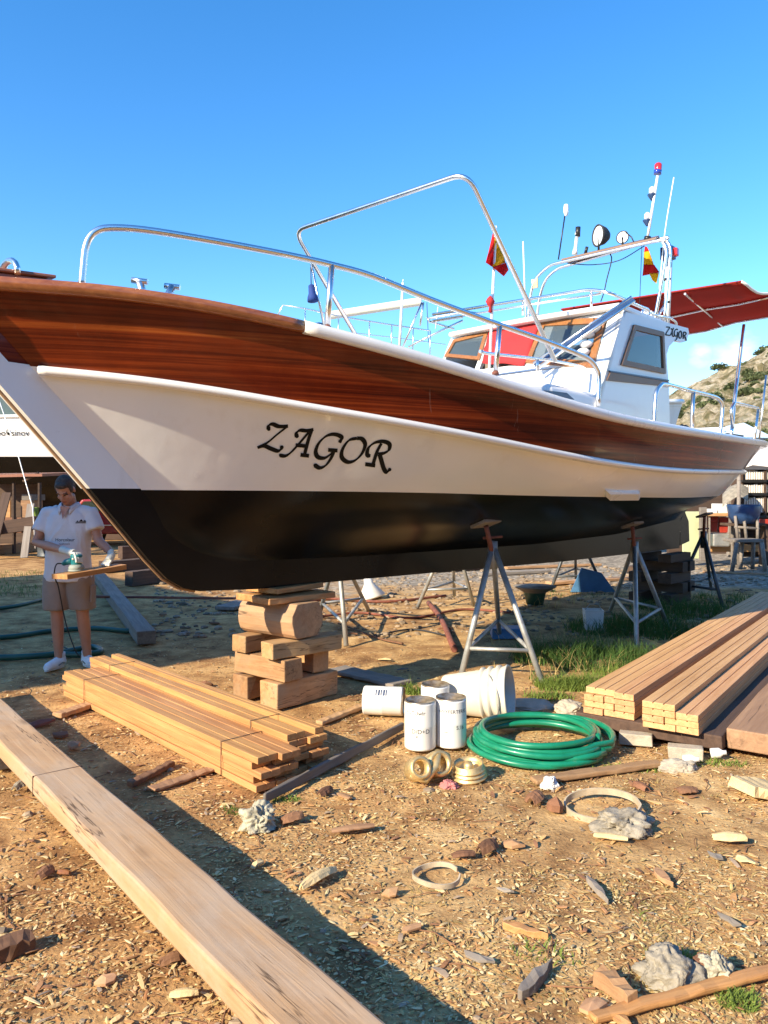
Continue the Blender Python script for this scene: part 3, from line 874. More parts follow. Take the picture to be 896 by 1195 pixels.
# coach roof forward of the wheelhouse
z_cr = Bt(655, 449, TS-.02).z
z_cf = Bt(590, 433, TS-.05).z
cr = MB()
sF = 1.35
prof = [(sF, .75, z_cf-.02), (sF+.9, TS-.10, z_cf), (s_b+.1, TS-.02, z_cr)]
rows = []
for s, t, z in prof:
    rows.append([L(s, t+.05, zdeck), L(s, t, z-.05), L(s, t-.05, z), L(s, 0, z+.05), L(s, -t+.05, z), L(s, -t, z-.05), L(s, -t-.05, zdeck)])
cr.grid(rows, smooth=False); cr.add(rows[0], [tuple(range(7))])
cr.build('coach_roof', M['white_gel'], boat, .02)
base = MB(); q = [front(x, y, .02) for x, y in ((508,420),(640,447),(693,466),(697,437),(612,427),(519,419))]
pw = MB(); pw.prism([Bt(x, y, TS+.006) for x, y in ((634,455.5),(660,458.5),(669,466.5),(641,461))], out*.012)
pw.build('porthole', M['navy'], boat)

# ------------------------------------------------------------------ stainless tube work
def spath(px_list, inset=.09):
    """points of a rail standing above the sheer: plan line = sheer inset"""
    outp = []
    for px, py in px_list:
        lo, hi = -2.4, 7.6
        for _ in range(50):
            m_ = (lo+hi)/2
            if topix(L(m_, half(0, m_)-inset, 2))[0] < px: lo = m_
            else: hi = m_
        t = half(0, lo)-inset; w = BMAT @ L(lo, t, 0)
        outp.append(L(lo, t, CAMZ-(py-HPY)/FPX*w.y))
    return outp
def sheer_z(s):
    return interp([(p[0], p[2]) for p in C0], s)
def tube_part(name, pts, r, mat='steel', parent=None, n=10):
    return MB().tube(pts, r, n).build(name, M[mat], parent or boat)
RT = .021
bowpts = [(94.7,335),(98,300),(100,288),(104,278),(112,270),(127,266),(167,268),(234,278.5),(300,290.5),(350,300.5),(387,309),(434,322),(501,349),(568,374),(600,385),(632.6,396.6),(677,414),(689,421),(696,430),(699,441),(697.5,474)]
bp = spath(bowpts); bp[0].z = sheer_z(bp[0].x)+.01
brail = MB().tube(spline(bp, 4), RT, 10).build('bow_rail', M['steel'], boat)
for px in ((387, 309, 381.5, 384), (583, 380, 578, 437)):
    a_ = spath([(px[0], px[1])])[0]; b_ = spath([(px[2], px[3])])[0]
    tube_part('rail_post', [a_, b_], .021, parent=brail)
    tube_part('post_foot', [b_-Vector((0,0,.004)), b_+Vector((0,0,.02))], .027, 'rust', brail)
# two mooring posts with T heads
for (xt, yt, xb, yb) in ((163,328,166.5,345), (201,334.5,193.5,350)):
    t_ = 0.45
    a_, b_ = Bt(xt, yt, t_), Bt(xb, yb, t_)
    b_ = a_+(b_-a_)*1.5
    mb = MB(); mb.tube([b_, a_], .024, 10); d = (BINV.to_3x3() @ Vector((1, 0, -.12))).normalized()
    mb.tube([a_-d*.048, a_+d*.048], .018, 8)
    mb.build('mooring_post', M['steel'], boat)
# fore hatch and chain roller
hb = MB(); zt = Bt(30, 321, .0).z; a_ = Bt(0, 321, .15); b_ = Bt(57, 323, .22)
zt = b_.z
def hx(x, w, z): return [Vector((x, -w, z)), Vector((x, w, z))]
f0, f1 = a_.x-.12, b_.x
hb.prism([Vector((f0, -.10, zt-.13)), Vector((f1, -.22, zt-.13)), Vector((f1, .22, zt-.13)), Vector((f0, .10, zt-.13))], (0, 0, .12))
hb.prism([Vector((f0-.02, -.12, zt-.008)), Vector((f1+.03, -.25, zt-.008)), Vector((f1+.03, .25, zt-.008)), Vector((f0-.02, .12, zt-.008))], (0, 0, .02))
hb.build('fore_hatch', M['hatch_wood'], boat, .006)
c = Bt(10, 319, .1)
tube_part('anchor_roller', [c+Vector((.0,.12*math.cos(k*.4), .09*math.sin(k*.4)-.02)) for k in range(9)], .018)

# folding frame that leans forward over the foredeck
nf, ff = Bt(636, 396, 1.0), Bt(415, 391, -1.0)
nt_, ft_ = Bt(545.5, 201, 1.0), Bt(343.5, 269, -1.0)
nf = nf+(nf-nt_).normalized()*.25; ff = ff+(ff-ft_).normalized()*.4
tube_part('folding_frame', rounded([ff, ft_, nt_, nf], [0, .14, .16, 0], 8), .0215)
# lashing with blue bag on the far leg
a_ = Bt(364, 311, -1.0); b_ = Bt(382, 372, -1.0)
tube_part('frame_stay', [Bt(363, 308, -1.0), Bt(379, 384, -.9)], .012)
tube_part('lanyard', [Bt(362.5, 312, -1.0), Bt(363, 332, -1.0)], .005, 'rubber')
mb = MB(); cc_ = Bt(363, 331, -1.0)
mb.lathe([(.001, 0), (.03, -.02), (.035, -.10), (.05, -.14), (.055, -.18), (.001, -.19)], 10, Matrix.Translation(cc_) @ Matrix.Rotation(R(-8), 4, 'X'))
mb.build('lanyard_bag', M['blue_cloth'], boat)

# flag staff on the foredeck with the torn courtesy flag
ts = .42
fs0, fs1 = Bt(571, 430, ts), Bt(578.5, 264, ts)
staff = tube_part('flag_staff', [fs0, fs1], .014, 'white_rail')
def flag(name, outline, t_or, cols, parent):
    """cloth polygon strips: list of (pixel outline, material)"""
    root = None
    for k, (poly, mt) in enumerate(cols):
        mb = MB(); n_ = 7; rows = []
        a0, a1, b0, b1 = poly
        for i in range(n_):
            v = i/(n_-1); row = []
            for j in range(6):
                u = j/5
                x = (a0[0]*(1-u)+a1[0]*u)*(1-v)+(b0[0]*(1-u)+b1[0]*u)*v
                y = (a0[1]*(1-u)+a1[1]*u)*(1-v)+(b0[1]*(1-u)+b1[1]*u)*v
                row.append(Bt(x, y, t_or+.03*math.sin(x*.45+y*.22)))
            rows.append(row)
        mb.grid(rows)
        o = mb.build(name if k == 0 else 'flag_stripe', M[mt], parent if k == 0 else root)
        s_ = o.modifiers.new('thick', 'SOLIDIFY'); s_.thickness = .003
        if k == 0: root = o
    return root
flag('flag', None, ts, [(((575,272),(577.5,274),(567,306.5),(574.5,311.5)), 'flag_red'), (((577.5,274),(581.5,277),(574.5,311.5),(590,306.5)), 'flag_yellow'), (((574.5,311.5),(590.5,306.5),(588,322.5),(593.5,315)), 'flag_red')], boat)
mb = MB(); c = Bt(572, 352, ts); mb.lathe([(.001,.06),(.03,.03),(.045,.0),(.03,-.03),(.012,-.05),(.02,-.1),(.001,-.11)], 8, Matrix.Translation(c)); mb.build('flag_tie', M['red_cloth'], boat)

# roof rails
def rr_(pts): return [Vector(p) for p in pts]
q = [Bs(x, y, s_t-.05) for x, y in ((505,367),(600,352),(690,337.5))]
zr = q[-1].z
far_end = q[0]
up_pts = rounded([far_end, q[2], Bt(712, 342, TS-.1), Bt(745, 357, TS-.08), Bt(757, 361.5, TS-.08), Bt(757, 371, TS-.08)], .12)
rrail = MB().tube(up_pts, .018, 8).build('roof_rail', M['steel'], boat)
q2 = [Bs(x, y, s_t-.05) for x, y in ((505,374),(600,358.5),(702,342.5))]
tube_part('rail_bar', q2, .012, parent=rrail)
for x, y, y2 in ((610,352,368),(690,338.5,362)):
    tube_part('rail_post', [Bs(x, y, s_t-.05), Bs(x, y2, s_t-.05)], .014, parent=rrail)
tube_part('rail_post', [Bt(728, 349.5, TS-.1), Bt(728, 364, TS-.1)], .014, parent=rrail)
# far side rail seen past the wheelhouse, boarding ladder lying over the windscreen
lad = MB()
a_, b_ = front(622, 424, .16), front(737, 346, .16)
dv = (b_-a_).normalized(); wv = Vector((0, -1, 0)); wv = (wv-dv*wv.dot(dv)).normalized()
lad.tube([a_, b_], .012, 8); lad.tube([a_+wv*.11, b_+wv*.075], .017, 8)
lo = lad.build('boarding_plank', M['steel'], boat)
mb = MB(); nz = dv.cross(wv).normalized()
mb.prism([a_+wv*.015, a_+wv*.06, b_+wv*.06, b_+wv*.015], nz*.012); mb.build('tread', M['navy'], lo)
# hand rail on the coach roof
h = [Bt(x, y, .95) for x, y in ((560,410),(566,412),(640,420),(662,424),(680,428),(690,437),(692,446))]
tube_part('hand_rail', rounded(h, .05), .014)
tube_part('hand_rail_post', [Bt(627, 419, .95), Bt(627, 433, .95)], .014)

# radar arch with its lights
sA, sB = 4.75, 5.0
arch1 = [Bs(x, y, sA) for x, y in ((616,372),(618.5,348),(624,327),(640,311),(655,306)) ] + [Bs(x, y, sA) for x, y in ((765,281.5),(773,283),(777,291),(775.5,310),(762,384))]
arch2 = [Bs(x, y, sB) for x, y in ((626,372),(630,345),(637,326),(650,314),(665,309))] + [Bs(x, y, sB) for x, y in ((769,279),(777,281),(782,290),(781,310),(774,384))]
ar = MB().tube(spline(arch1[:5], 4)[:-1]+spline(arch1[4:], 4), .02, 8).build('light_arch', M['steel'], boat)
MB().tube(spline(arch2[:5], 4)[:-1]+spline(arch2[4:], 4), .02, 8).build('arch_tube', M['steel'], ar)
pl = MB(); pa, pb, pc, pd_ = arch1[4], arch1[5], arch2[5], arch2[4]
lift = Vector((0, 0, .022))
pl.prism([pa+lift, pb+lift, pc+lift, pd_+lift], (0, 0, .022)); pl.build('arch_board', M['trim_brown'], ar)
mb = MB(); mb.box(Bs(624, 331, sA), (.02, .09, .12)); mb.build('arch_box', M['pale_bark'], ar)
def at(px, py, s=None): return Bs(px, py, s if s else (sA+sB)/2)
# aerial with white light
o = tube_part('aerial', [at(651.5, 303), at(659, 252)], .009, 'black', ar)
MB().lathe([(.001,.10),(.028,.09),(.035,.05),(.035,.0),(.02,-.05),(.001,-.06)], 12, Matrix.Translation(at(660.5, 247))).build('aerial_light', M['lens'], o)
# horn
mb = MB(); a_, b_ = at(670.5, 297), at(674, 268); mb.tube([a_, a_.lerp(b_, .2), a_.lerp(b_, .22), a_.lerp(b_, .78), a_.lerp(b_, .8), b_], .03, 10, radii=[.035,.03,.022,.022,.03,.025]); mb.build('fog_horn', M['lens'], ar)
MB().tube([at(674, 276), at(674.5, 265)], .032, 10).build('horn_cap', M['black'], ar)
tube_part('horn_bracket', [at(683, 296), at(685, 288)], .02, 'black', ar)
# searchlight: black bowl facing forward
def lamp(px, py, r, face, name):
    c = at(px, py); d = (BINV.to_3x3() @ Vector(face)).normalized(); Q = d.to_track_quat('Z', 'Y').to_matrix().to_4x4(); Mx = Matrix.Translation(c) @ Q
    o = MB().lathe([(.001,-r*1.1),(r*.45,-r*1.0),(r*.8,-r*.6),(r*1.0,-.05*r),(r*1.06,.12*r),(r*.95,.14*r),(r*.9,.05*r)], 20, Mx).build(name, M['rubber'], ar)
    MB().lathe([(.001,.09*r),(r*.5,.08*r),(r*.92,.05*r)], 20, Mx).build('lens', M['lens'], o)
    tube_part('lamp_bracket', [c, c-Vector((0,0,r*1.5))], .014, 'black', o)
lamp(698.5, 275, .13, (-.93, -.25, -.05), 'search_light')
lamp(726.5, 277, .075, (-.6, -.75, -.02), 'spot_light')
tube_part('lamp_cable', [at(730, 271), at(737, 277), at(741, 286)], .008, 'black', ar)
# signal mast
o = tube_part('signal_mast', [at(755, 281), at(767.3, 205)], .016, 'white_rail', ar)
MB().tube([at(755, 281), at(755.8, 276)], .04, 10).build('mast_foot', M['black'], o)
MB().tube([at(767, 203.5), at(767.6, 198.5)], .045, 10).build('mast_head_base', M['blue_lens'], o)
MB().lathe([(.04,-.04),(.045,.03),(.03,.05),(.001,.055)], 12, Matrix.Translation(at(768, 195.5))).build('mast_head_light', M['red_lens'], o)
for x, y in ((760.5, 228), (755, 258)):
    MB().lathe([(.012,-.06),(.05,.0),(.05,.012),(.001,.013)], 12, Matrix.Translation(at(x, y))).build('lamp_cup', M['navy'], o)
    MB().lathe([(.001,.012),(.036,.014),(.036,.075),(.02,.095),(.001,.1)], 12, Matrix.Translation(at(x+.3, y-.5))).build('lamp_globe', M['lens'], o)
# wires under the arch
tube_part('arch_wire', spline([at(662,307), at(690,309), at(722,304), at(752,287)], 6), .006, 'black', ar)
tube_part('arch_wire', spline([at(712,296), at(713.5,304), at(708,326), at(705,340), at(701,352)], 6), .007, 'black', ar)
# ensign hung from the arch
tube_part('flag_line', [Bs(749, 283, 5.3), Bs(746, 364, 5.3)], .004, 'rubber', ar)
def flag_s(sv, cols, parent):
    root = None
    for k, (poly, mt) in enumerate(cols):
        mb = MB(); rows = []; a0, a1, b0, b1 = poly
        for i in range(6):
            v = i/5; row = []
            for j in range(6):
                u = j/5
                x = (a0[0]*(1-u)+a1[0]*u)*(1-v)+(b0[0]*(1-u)+b1[0]*u)*v; y = (a0[1]*(1-u)+a1[1]*u)*(1-v)+(b0[1]*(1-u)+b1[1]*u)*v
                row.append(Bs(x, y, sv+.03*math.sin(x*.5+y*.2)))
            rows.append(row)
        mb.grid(rows); o = mb.build('flag' if k == 0 else 'flag_stripe', M[mt], parent if k == 0 else root)
        s_ = o.modifiers.new('thick', 'SOLIDIFY'); s_.thickness = .003
        if k == 0: root = o
flag_s(5.3, [(((752.5,287.5),(755,288),(751.5,294),(757.5,293)), 'flag_red'), (((751.5,294),(757.5,293),(751,308.5),(763,309)), 'flag_yellow'), (((751,308.5),(763.5,309),(749.5,322),(769.5,318)), 'flag_red'), (((757.5,319),(769,318.5),(761,327),(766,331)), 'flag_yellow')], ar)
# navigation light box on its post, whip aerials
ps = 5.15
np_ = tube_part('light_post', [Bs(777.5, 383, ps), Bs(781, 300, ps)], .038, 'white_rail')
mb = MB(); mb.box(Bs(779.5, 296, ps), (.12, .15, .15)); mb.build('side_light_box', M['navy'], np_, .008)
c = Bs(782.5, 295.5, ps-.05)+Vector((0,-.06,0))
mb = MB(); mb.box(c, (.075, .06, .10)); mb.build('side_light', M['red_lens'], np_, .015)
for yy in (325, 352): MB().tube([Bs(779.8-(yy-310)*.04, yy, ps), Bs(779.8-(yy-307)*.04, yy+2.5, ps)], .045, 10).build('post_clamp', M['black'], np_)
w1 = tube_part('whip_aerial', spline([Bs(765, 372, 4.95), Bs(770, 330, 4.95), Bs(776, 270, 4.95), Bs(786.3, 207, 4.95)], 5), .007, 'white_rail')
tube_part('whip_aerial', [Bs(613.5, 372, 5.4), Bs(610.3, 282, 5.4)], .011, 'white_rail')
# aft roof brackets
tube_part('roof_bracket', [Bt(763, 376, .9), Bt(779, 351, .9)], .016, 'steel')
tube_part('roof_bracket', rounded([Bt(749, 372, .95), Bt(749, 361, .95), Bt(768, 369, .95), Bt(782, 371, .95), Bt(789, 376, .95), Bt(790, 384, .95)], .05), .014, 'steel')
mb = MB(); mb.box(Bt(757, 371, .7), (.3, .2, .10)); mb.build('roof_box', M['white_gel'], boat, .01)

# bimini over the after deck
def bim(px, py, s): return Bs(px, py, s)
s0_, s1_ = 6.65, 8.05
P00, P01 = Bs(655, 361, s0_), Bs(865, 328.5, s0_)
P10, P11 = Bs(800, 389, s1_), Bs(935, 358, s1_)
ta = -P00.y; tb = -P01.y
P10 = P11 + (P10-P11)*((P01.y-P00.y)/(P11.y-P10.y))
def bip(u, v): 
    p = (P00*(1-u)+P01*u)*(1-v)+(P10*(1-u)+P11*u)*v
    return p+Vector((0, 0, -.06*math.sin(math.pi*v*2)**2 - .03*math.sin(math.pi*u*3)**2*v))
mb = MB(); mb.grid([[bip(j/18, i/14) for j in range(19)] for i in range(15)])
bo = mb.build('bimini', M['bimini'], boat); s_ = bo.modifiers.new('thick', 'SOLIDIFY'); s_.thickness = .01
def edge_(pts, r, mat, name='bimini_bow'): return MB().tube(pts, r, 8).build(name, M[mat], bo)
edge_([bip(j/12, 0)+Vector((0,0,.0)) for j in range(13)], .014, 'bimini', 'bimini_hem')
edge_([bip(1, j/12) for j in range(13)], .018, 'canvas_white', 'bimini_hem')
edge_([bip(j/12, .5)-Vector((0,0,.03)) for j in range(13)], .016, 'steel')
edge_([bip(j/12, 1)-Vector((0,0,.01)) for j in range(13)], .018, 'steel')
edge_([bip(.72, .0)-Vector((0,0,.05)), bip(.6, .98)-Vector((0,0,.03))], .014, 'steel', 'bimini_strut')
tube_part('bimini_post', spline([Bt(868, 379, .92), Bt(863, 420, .92), Bt(857, 470, .95), Bt(853, 512, .98)], 4), .024)
# quarter rail
qr = spath([(763,501),(764.5,470),(766,458),(770,451),(777,448.5),(806,456),(832,462.5),(840,467),(843,474),(842,490),(840,512)], .1)
q_ = MB().tube(spline(qr, 4), .020, 10).build('quarter_rail', M['steel'], boat)
tube_part('rail_post', spath([(809,457),(807,505)], .1), .02, parent=q_)
# rail round the stern
sr = [Bt(855, 500, 1.2), Bt(853, 478, 1.2), Bt(857, 470, 1.2), Bt(885, 476.5, .55), Bt(887, 480, .5)]
tube_part('stern_rail', rounded(sr, .08), .02)
tube_part('stern_rail_post', [Bt(885, 477, .55), Bt(880, 516, .55)], .02)
tube_part('stern_rail_post', [Bt(894, 438, .35), Bt(886, 512, .35)], .016)
# gear on the after deck: a dark net heap
mb = MB(); rows = []
for i in range(9):
    row = []
    for j in range(13):
        u, v = j/12, i/8
        c = Bt(783+u*30, 510, .95-v*.5); hgt = .16*math.sin(math.pi*u)**.5*math.sin(math.pi*(v*.9+.05))
        row.append(Vector((c.x, c.y, c.z+hgt+.06*noise.noise(Vector((u*6, v*6, 1))))))
    rows.append(row)
mb.grid(rows, smooth=False)
props(mb.build('net_heap', M['rubber']), 'dark heap of fishing net on the after deck behind the wheelhouse', 'net').matrix_world = BMAT
# ------------------------------------------------------------------ props under the boat
def jack(name, label, top, feet, hub_z, tilt=None, mat='galv', group='tripod stands holding the boat up'):
    """steel tripod boat stand: three legs, cross braces, screw column with a pad"""
    base = Vector((sum(f.x for f in feet)/3, sum(f.y for f in feet)/3, 0))
    hub = Vector((base.x*.45+top.x*.55, base.y*.45+top.y*.55, hub_z))
    o = empty(name, label, 'boat stand', base, 0, group)
    T = Matrix.Translation(-base)
    for f in feet:
        MB().tube([f+Vector((0,0,.0)), hub], .026, 10).build('leg', M[mat], o, xf=T)
    k = .22
    pts = [f.lerp(hub, k) for f in feet]
    for i in range(3):
        MB().tube([pts[i], pts[(i+1) % 3]], .018, 8).build('brace', M[mat], o, xf=T)
    MB().tube([hub-Vector((0,0,.22)), hub+Vector((0,0,.03))], .045, 12).build('collar', M[mat], o, xf=T)
    MB().tube([hub-Vector((0,0,.1)), top-Vector((0,0,.02))], .022, 10).build('screw_column', M['rust'], o, xf=T)
    hz = hub+Vector((0,0,.06))
    MB().tube([hz+Vector((-.09,-.03,.0)), hz+Vector((.09,.03,.01))], .012, 8).build('screw_handle', M['rust'], o, xf=T)
    n = Vector(tilt) if tilt else Vector((0,0,1)); fx = frame(top, BU, n)
    mb = MB(); mb.box((0,0,0), (.26,.17,.028)); mb.build('pad', M['grey_wood'], o, .005, xf=T @ fx)
    return o
Gp = lambda x, y: G(x, y)
padn = (BN*-.35+Vector((0,0,.9))).normalized()
jack('boat_stand', 'grey steel tripod boat stand in full sun behind the white bucket', W(567,611,6.85), [Gp(633,797), Gp(537,793), Gp(583,744)], 1.13, padn)
jack('boat_stand', 'grey tripod boat stand in the grass, just left of the plank stacks', W(738,612.5,8.9), [Gp(743,757), Gp(779,731), Gp(712,713)], 1.0, padn)
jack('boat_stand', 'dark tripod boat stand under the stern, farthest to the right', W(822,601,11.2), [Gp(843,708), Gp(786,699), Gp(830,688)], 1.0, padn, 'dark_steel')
jack('boat_stand', 'white metal tripod stand behind the boat, seen between wood blocks and near stand', W(531,606,10.2), [Gp(487,709), Gp(553,707), Gp(530,695)], 1.13, padn, 'galv')
jack('boat_stand', 'boat stand mostly hidden by the wooden block stack, one pale leg showing', W(385,620,7.7), [Gp(404,754), Gp(372,720), Gp(430,712)], 1.0, padn, 'galv')
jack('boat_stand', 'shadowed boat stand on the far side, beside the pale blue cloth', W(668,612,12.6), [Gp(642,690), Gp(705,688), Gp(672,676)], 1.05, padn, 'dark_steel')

# the cribbing under the bow
SB = Vector((-.787, 5.67, 0))
def sb(a_, b_, z): return SB + BU*a_ + BN*b_ + Vector((0,0,z))
def block(name, label, a0, a1, b0, b1, z0, z1, along, mat='block_wood', cat='timber block', rot=0, rough_=.012, group=None):
    c = sb((a0+a1)/2, (b0+b1)/2, z0)
    ln, wd = (abs(a1-a0), abs(b1-b0)) if along == 'a' else (abs(b1-b0), abs(a1-a0))
    ang = math.atan2(BU.y, BU.x) if along == 'a' else math.atan2(BN.y, BN.x)
    mb = MB(); n = 7; rows = []
    for i in range(n):
        x = -ln/2+ln*i/(n-1)
        def j(): return random.uniform(-rough_, rough_)*(.6 if i in (0, n-1) else 1)
        rows.append([Vector((x, -wd/2+j(), 0)), Vector((x, -wd/2+j(), z1-z0-.01)), Vector((x, wd/2+j(), z1-z0-.01)), Vector((x, wd/2+j(), 0)), Vector((x, -wd/2, 0))])
        rows[-1][4] = rows[-1][0].copy()
    mb.grid(rows, smooth=False); mb.add(rows[0][:4], [(0,1,2,3)]); mb.add(rows[-1][:4], [(3,2,1,0)])
    o = mb.build(name, M[mat], None, .008); o.location = c; o.rotation_euler = (0,0,ang+R(rot))
    return props(o, label, cat, group)
block('timber_block', 'long rough timber block, bottom front of the stack under the bow', 0, .62, -.20, 0, 0, .20, 'a', 'block_wood')
block('timber_block', 'bottom rear block of the stack under the bow, its square end in shade', .02, .55, -.56, -.38, 0, .19, 'a')
block('timber_block', 'block lying crosswise on the second tier of the stack, its whole side sunlit', .03, .21, -.54, .04, .20, .37, 'b', rot=2)
block('timber_block', 'stubby upright looking block end at the right of the second tier', .40, .55, -.40, -.02, .20, .38, 'b', rot=-4)
block('timber_block', 'long squared block on the third tier, reaching past the stack on the right', -.03, .62, -.13, .03, .37, .50, 'a', rot=-6)
block('timber_block', 'short block on the third tier, back left of the stack', -.02, .50, -.52, -.37, .37, .51, 'a', rot=3)
# the halved log
ztl = .505; zkb = bc(290, 688)[1]-.004          # underside of the keel
mb = MB(); n = 22; rows = []; ln = .60
for i in range(9):
    x = -ln/2+ln*i/8; row = []
    for j in range(n+1):
        a_ = 2*math.pi*j/n; r_ = .172+.014*noise.noise(Vector((math.cos(a_)*2, math.sin(a_)*2, x*3)))
        y, z = r_*math.cos(a_)*.98, r_*math.sin(a_)
        z = max(-.125, min(.135, z)); row.append(Vector((x, y, z+.125)))
    row[-1] = row[0].copy(); rows.append(row)
mb.grid(rows, smooth=False); mb.add(rows[0][:-1], [tuple(range(n))]); mb.add(rows[-1][:-1], [tuple(range(n-1,-1,-1))])
o = mb.build('log', M['log_wood'], None, .006); o.location = sb(.25, -.26, ztl); o.rotation_euler = (0,0,math.atan2(BN.y, BN.x)+R(4))
props(o, 'thick halved log near the top of the block stack, flat end facing right', 'log')
zl = ztl+.262; hh = (zkb-zl)
for k, (a0, a1, b0, b1, z0, z1, rt, lab) in enumerate(((.0,.60,-.50,-.28,zl,zl+hh*.58,3,'thick wedge board under the keel, at the back of the stack top'), (-.02,.62,-.27,-.03,zl,zl+hh*.52,-4,'thick wedge board under the keel, at the front of the stack top'), (.06,.60,-.46,-.12,zl+hh*.60,zkb+.008,7,'topmost board of the block stack, touching the keel'))):
    block('wedge_board', lab, a0, a1, b0, b1, z0, z1, 'a', 'pine_new', 'wedge', rt, .006)

# cribbing under the heel of the keel, in the shade of the stern
zc = 0
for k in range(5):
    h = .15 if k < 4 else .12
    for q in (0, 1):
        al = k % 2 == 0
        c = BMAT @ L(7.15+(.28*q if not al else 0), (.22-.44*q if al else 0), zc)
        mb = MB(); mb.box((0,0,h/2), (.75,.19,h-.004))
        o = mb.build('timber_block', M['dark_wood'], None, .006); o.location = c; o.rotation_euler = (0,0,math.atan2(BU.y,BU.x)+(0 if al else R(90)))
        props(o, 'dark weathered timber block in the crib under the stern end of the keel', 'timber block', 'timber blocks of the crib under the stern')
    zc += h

# ------------------------------------------------------------------ timber lying about
def beam(name, label, cat, p0, p1, w, h, mat, z=0, rough_=.004, nseg=14, bev=.008, group=None):
    p0, p1 = Vector(p0), Vector(p1); d = p1-p0; ln = d.length
    mb = MB(); rows = []
    for i in range(nseg):
        x = ln*i/(nseg-1)
        def j(): return random.uniform(-rough_, rough_)
        a_ = Vector((x, -w/2+j(), j()*.5))
        rows.append([a_, Vector((x, -w/2+j(), h+j())), Vector((x, w/2+j(), h+j())), Vector((x, w/2+j(), j()*.5)), a_.copy()])
    mb.grid(rows, smooth=False); mb.add(rows[0][:4], [(0,1,2,3)]); mb.add(rows[-1][:4], [(3,2,1,0)])
    o = mb.build(name, M[mat], None, bev)
    o.location = (p0.x, p0.y, p0.z+z); e_ = Vector((1,0,0)).rotation_difference(d.normalized())
    o.rotation_euler = (0, -math.asin(d.z/ln), math.atan2(d.y, d.x))
    return props(o, label, cat, group)
# the great beam in the foreground, carried on two low bearers
bd = Vector((-.631, .776, 0)).normalized(); bp_ = Vector((bd.y, -bd.x, 0))
ztop, zbot = .205, .112
cper = 1.17                                  # distance of its centre line along bp_
def bpt(along): return bp_*cper + bd*along
beam('timber_beam', 'huge pale squared beam crossing the foreground corner to corner', 'beam', bpt(-.6)+Vector((0,0,zbot)), bpt(6.6)+Vector((0,0,zbot)), .232, ztop-zbot, 'pine_old', 0, .0035, 40, .012)
for al, lb in ((4.9, 'short bearer block under the far end of the great foreground beam'), (.1, 'short bearer block under the near end of the great foreground beam')):
    c = bpt(al); block_o = MB().box((0,0,zbot/2-.004), (.12,.2,zbot-.006)).build('bearer', M['grey_wood'], None, .006)
    block_o.location = c; block_o.rotation_euler = (0,0,math.atan2(bd.y, bd.x)); props(block_o, lb, 'timber block')
# saw kerf on the beam
k0 = bpt(4.03)
mb = MB(); mb.box((0,0,ztop+.0045-.052), (.004,.2395,.10)); o = mb.build('pencil_line', M['dark_wood'], None); o.location = k0; o.rotation_euler = (0,0,math.atan2(bd.y,bd.x))
beam_o = [q for q in COL.objects if q.name.startswith('timber_beam')][0]
wm = Matrix.Translation(k0) @ rotz(math.atan2(bd.y,bd.x)); o.parent = beam_o
bm_ = Matrix.Translation(beam_o.location) @ beam_o.rotation_euler.to_matrix().to_4x4()
o.matrix_local = bm_.inverted() @ wm

def grooved(ln, wd, th, n):
    """board profile with n strips on its top face parted by narrow grooves"""
    prof = [(-wd/2, 0)]; sw_ = wd/n; g_ = .0035
    for k in range(n):
        a_ = -wd/2+sw_*k; prof += [(a_+(g_ if k else 0), th), (a_+sw_-(g_ if k < n-1 else 0), th)]
        if k < n-1: prof += [(a_+sw_-g_*.7, th-.010), (a_+sw_+g_*.7, th-.010)]
    prof.append((wd/2, 0))
    mb = MB(); mb.prism([Vector((0, y, z)) for y, z in prof], (ln, 0, 0)); return mb
# strapped bundles of new boards
def bundle(label, origin, along, across, ln, tiers, bw_, bh, straps, mat='pine_new', skew=.03):
    o = empty('board_bundle', label, 'board bundle', origin, math.atan2(along.y, along.x), 'strapped bundles of new boards')
    sgn = 1 if (along.x*across.y-along.y*across.x) > 0 else -1
    proto = grooved(ln, bw_-.004, bh-.003, 2).build('board', M[mat], o, .0025)
    for v in proto.data.vertices: v.co.y += bw_/2
    first = True; z = 0
    for ti, n in enumerate(tiers):
        off = random.uniform(-.006, .006)
        for k in range(int(n+.5)):
            c = proto if first else proto.copy()
            if not first: COL.objects.link(c); c.parent = o
            first = False
            y = (k*bw_+off)*sgn if sgn > 0 else -(k+1)*bw_-off
            c.location = (random.uniform(-skew, skew)*1.3+(.04 if ti % 2 else 0), y, z); c.scale = (1, .5 if k+1 > n else 1, 1); c.rotation_euler = (0,0,random.uniform(-.002,.002))
        z += bh
    wmax = max(tiers)*bw_
    for fr_ in straps:
        x = ln*fr_; n = tiers[-1]; w_ = n*bw_
        y0, y1 = (-.004, w_+.004) if sgn > 0 else (-w_-.004, .004)
        ya, yb = (0, wmax) if sgn > 0 else (-wmax, 0)
        mb = MB(); mb.tube([(x, ya-.006, .0), (x+.004, ya-.006, z*.5), (x, y0-.003, z+.001), (x, y1+.003, z+.001), (x, yb+.006, .0)], .0026, 5)
        mb.build('twine', M['rubber'], o)
    return o
nA = Vector((-.657, 4.08, 0)); dA = Vector((-.68, .733, 0)).normalized(); cA = Vector((.733, .68, 0)).normalized()
bundle('left bundle of strapped new boards, the lower one, next to the great beam', nA, dA, cA, 2.72, [2,2,2,2,2], .13, .039, (.14, .86))
bundle('right bundle of strapped new boards, the taller one, next to the leaning lath', nA+cA*.268+dA*.10, dA, cA, 2.80, [2,2,2,2,2,1.5], .13, .039, (.14, .86))

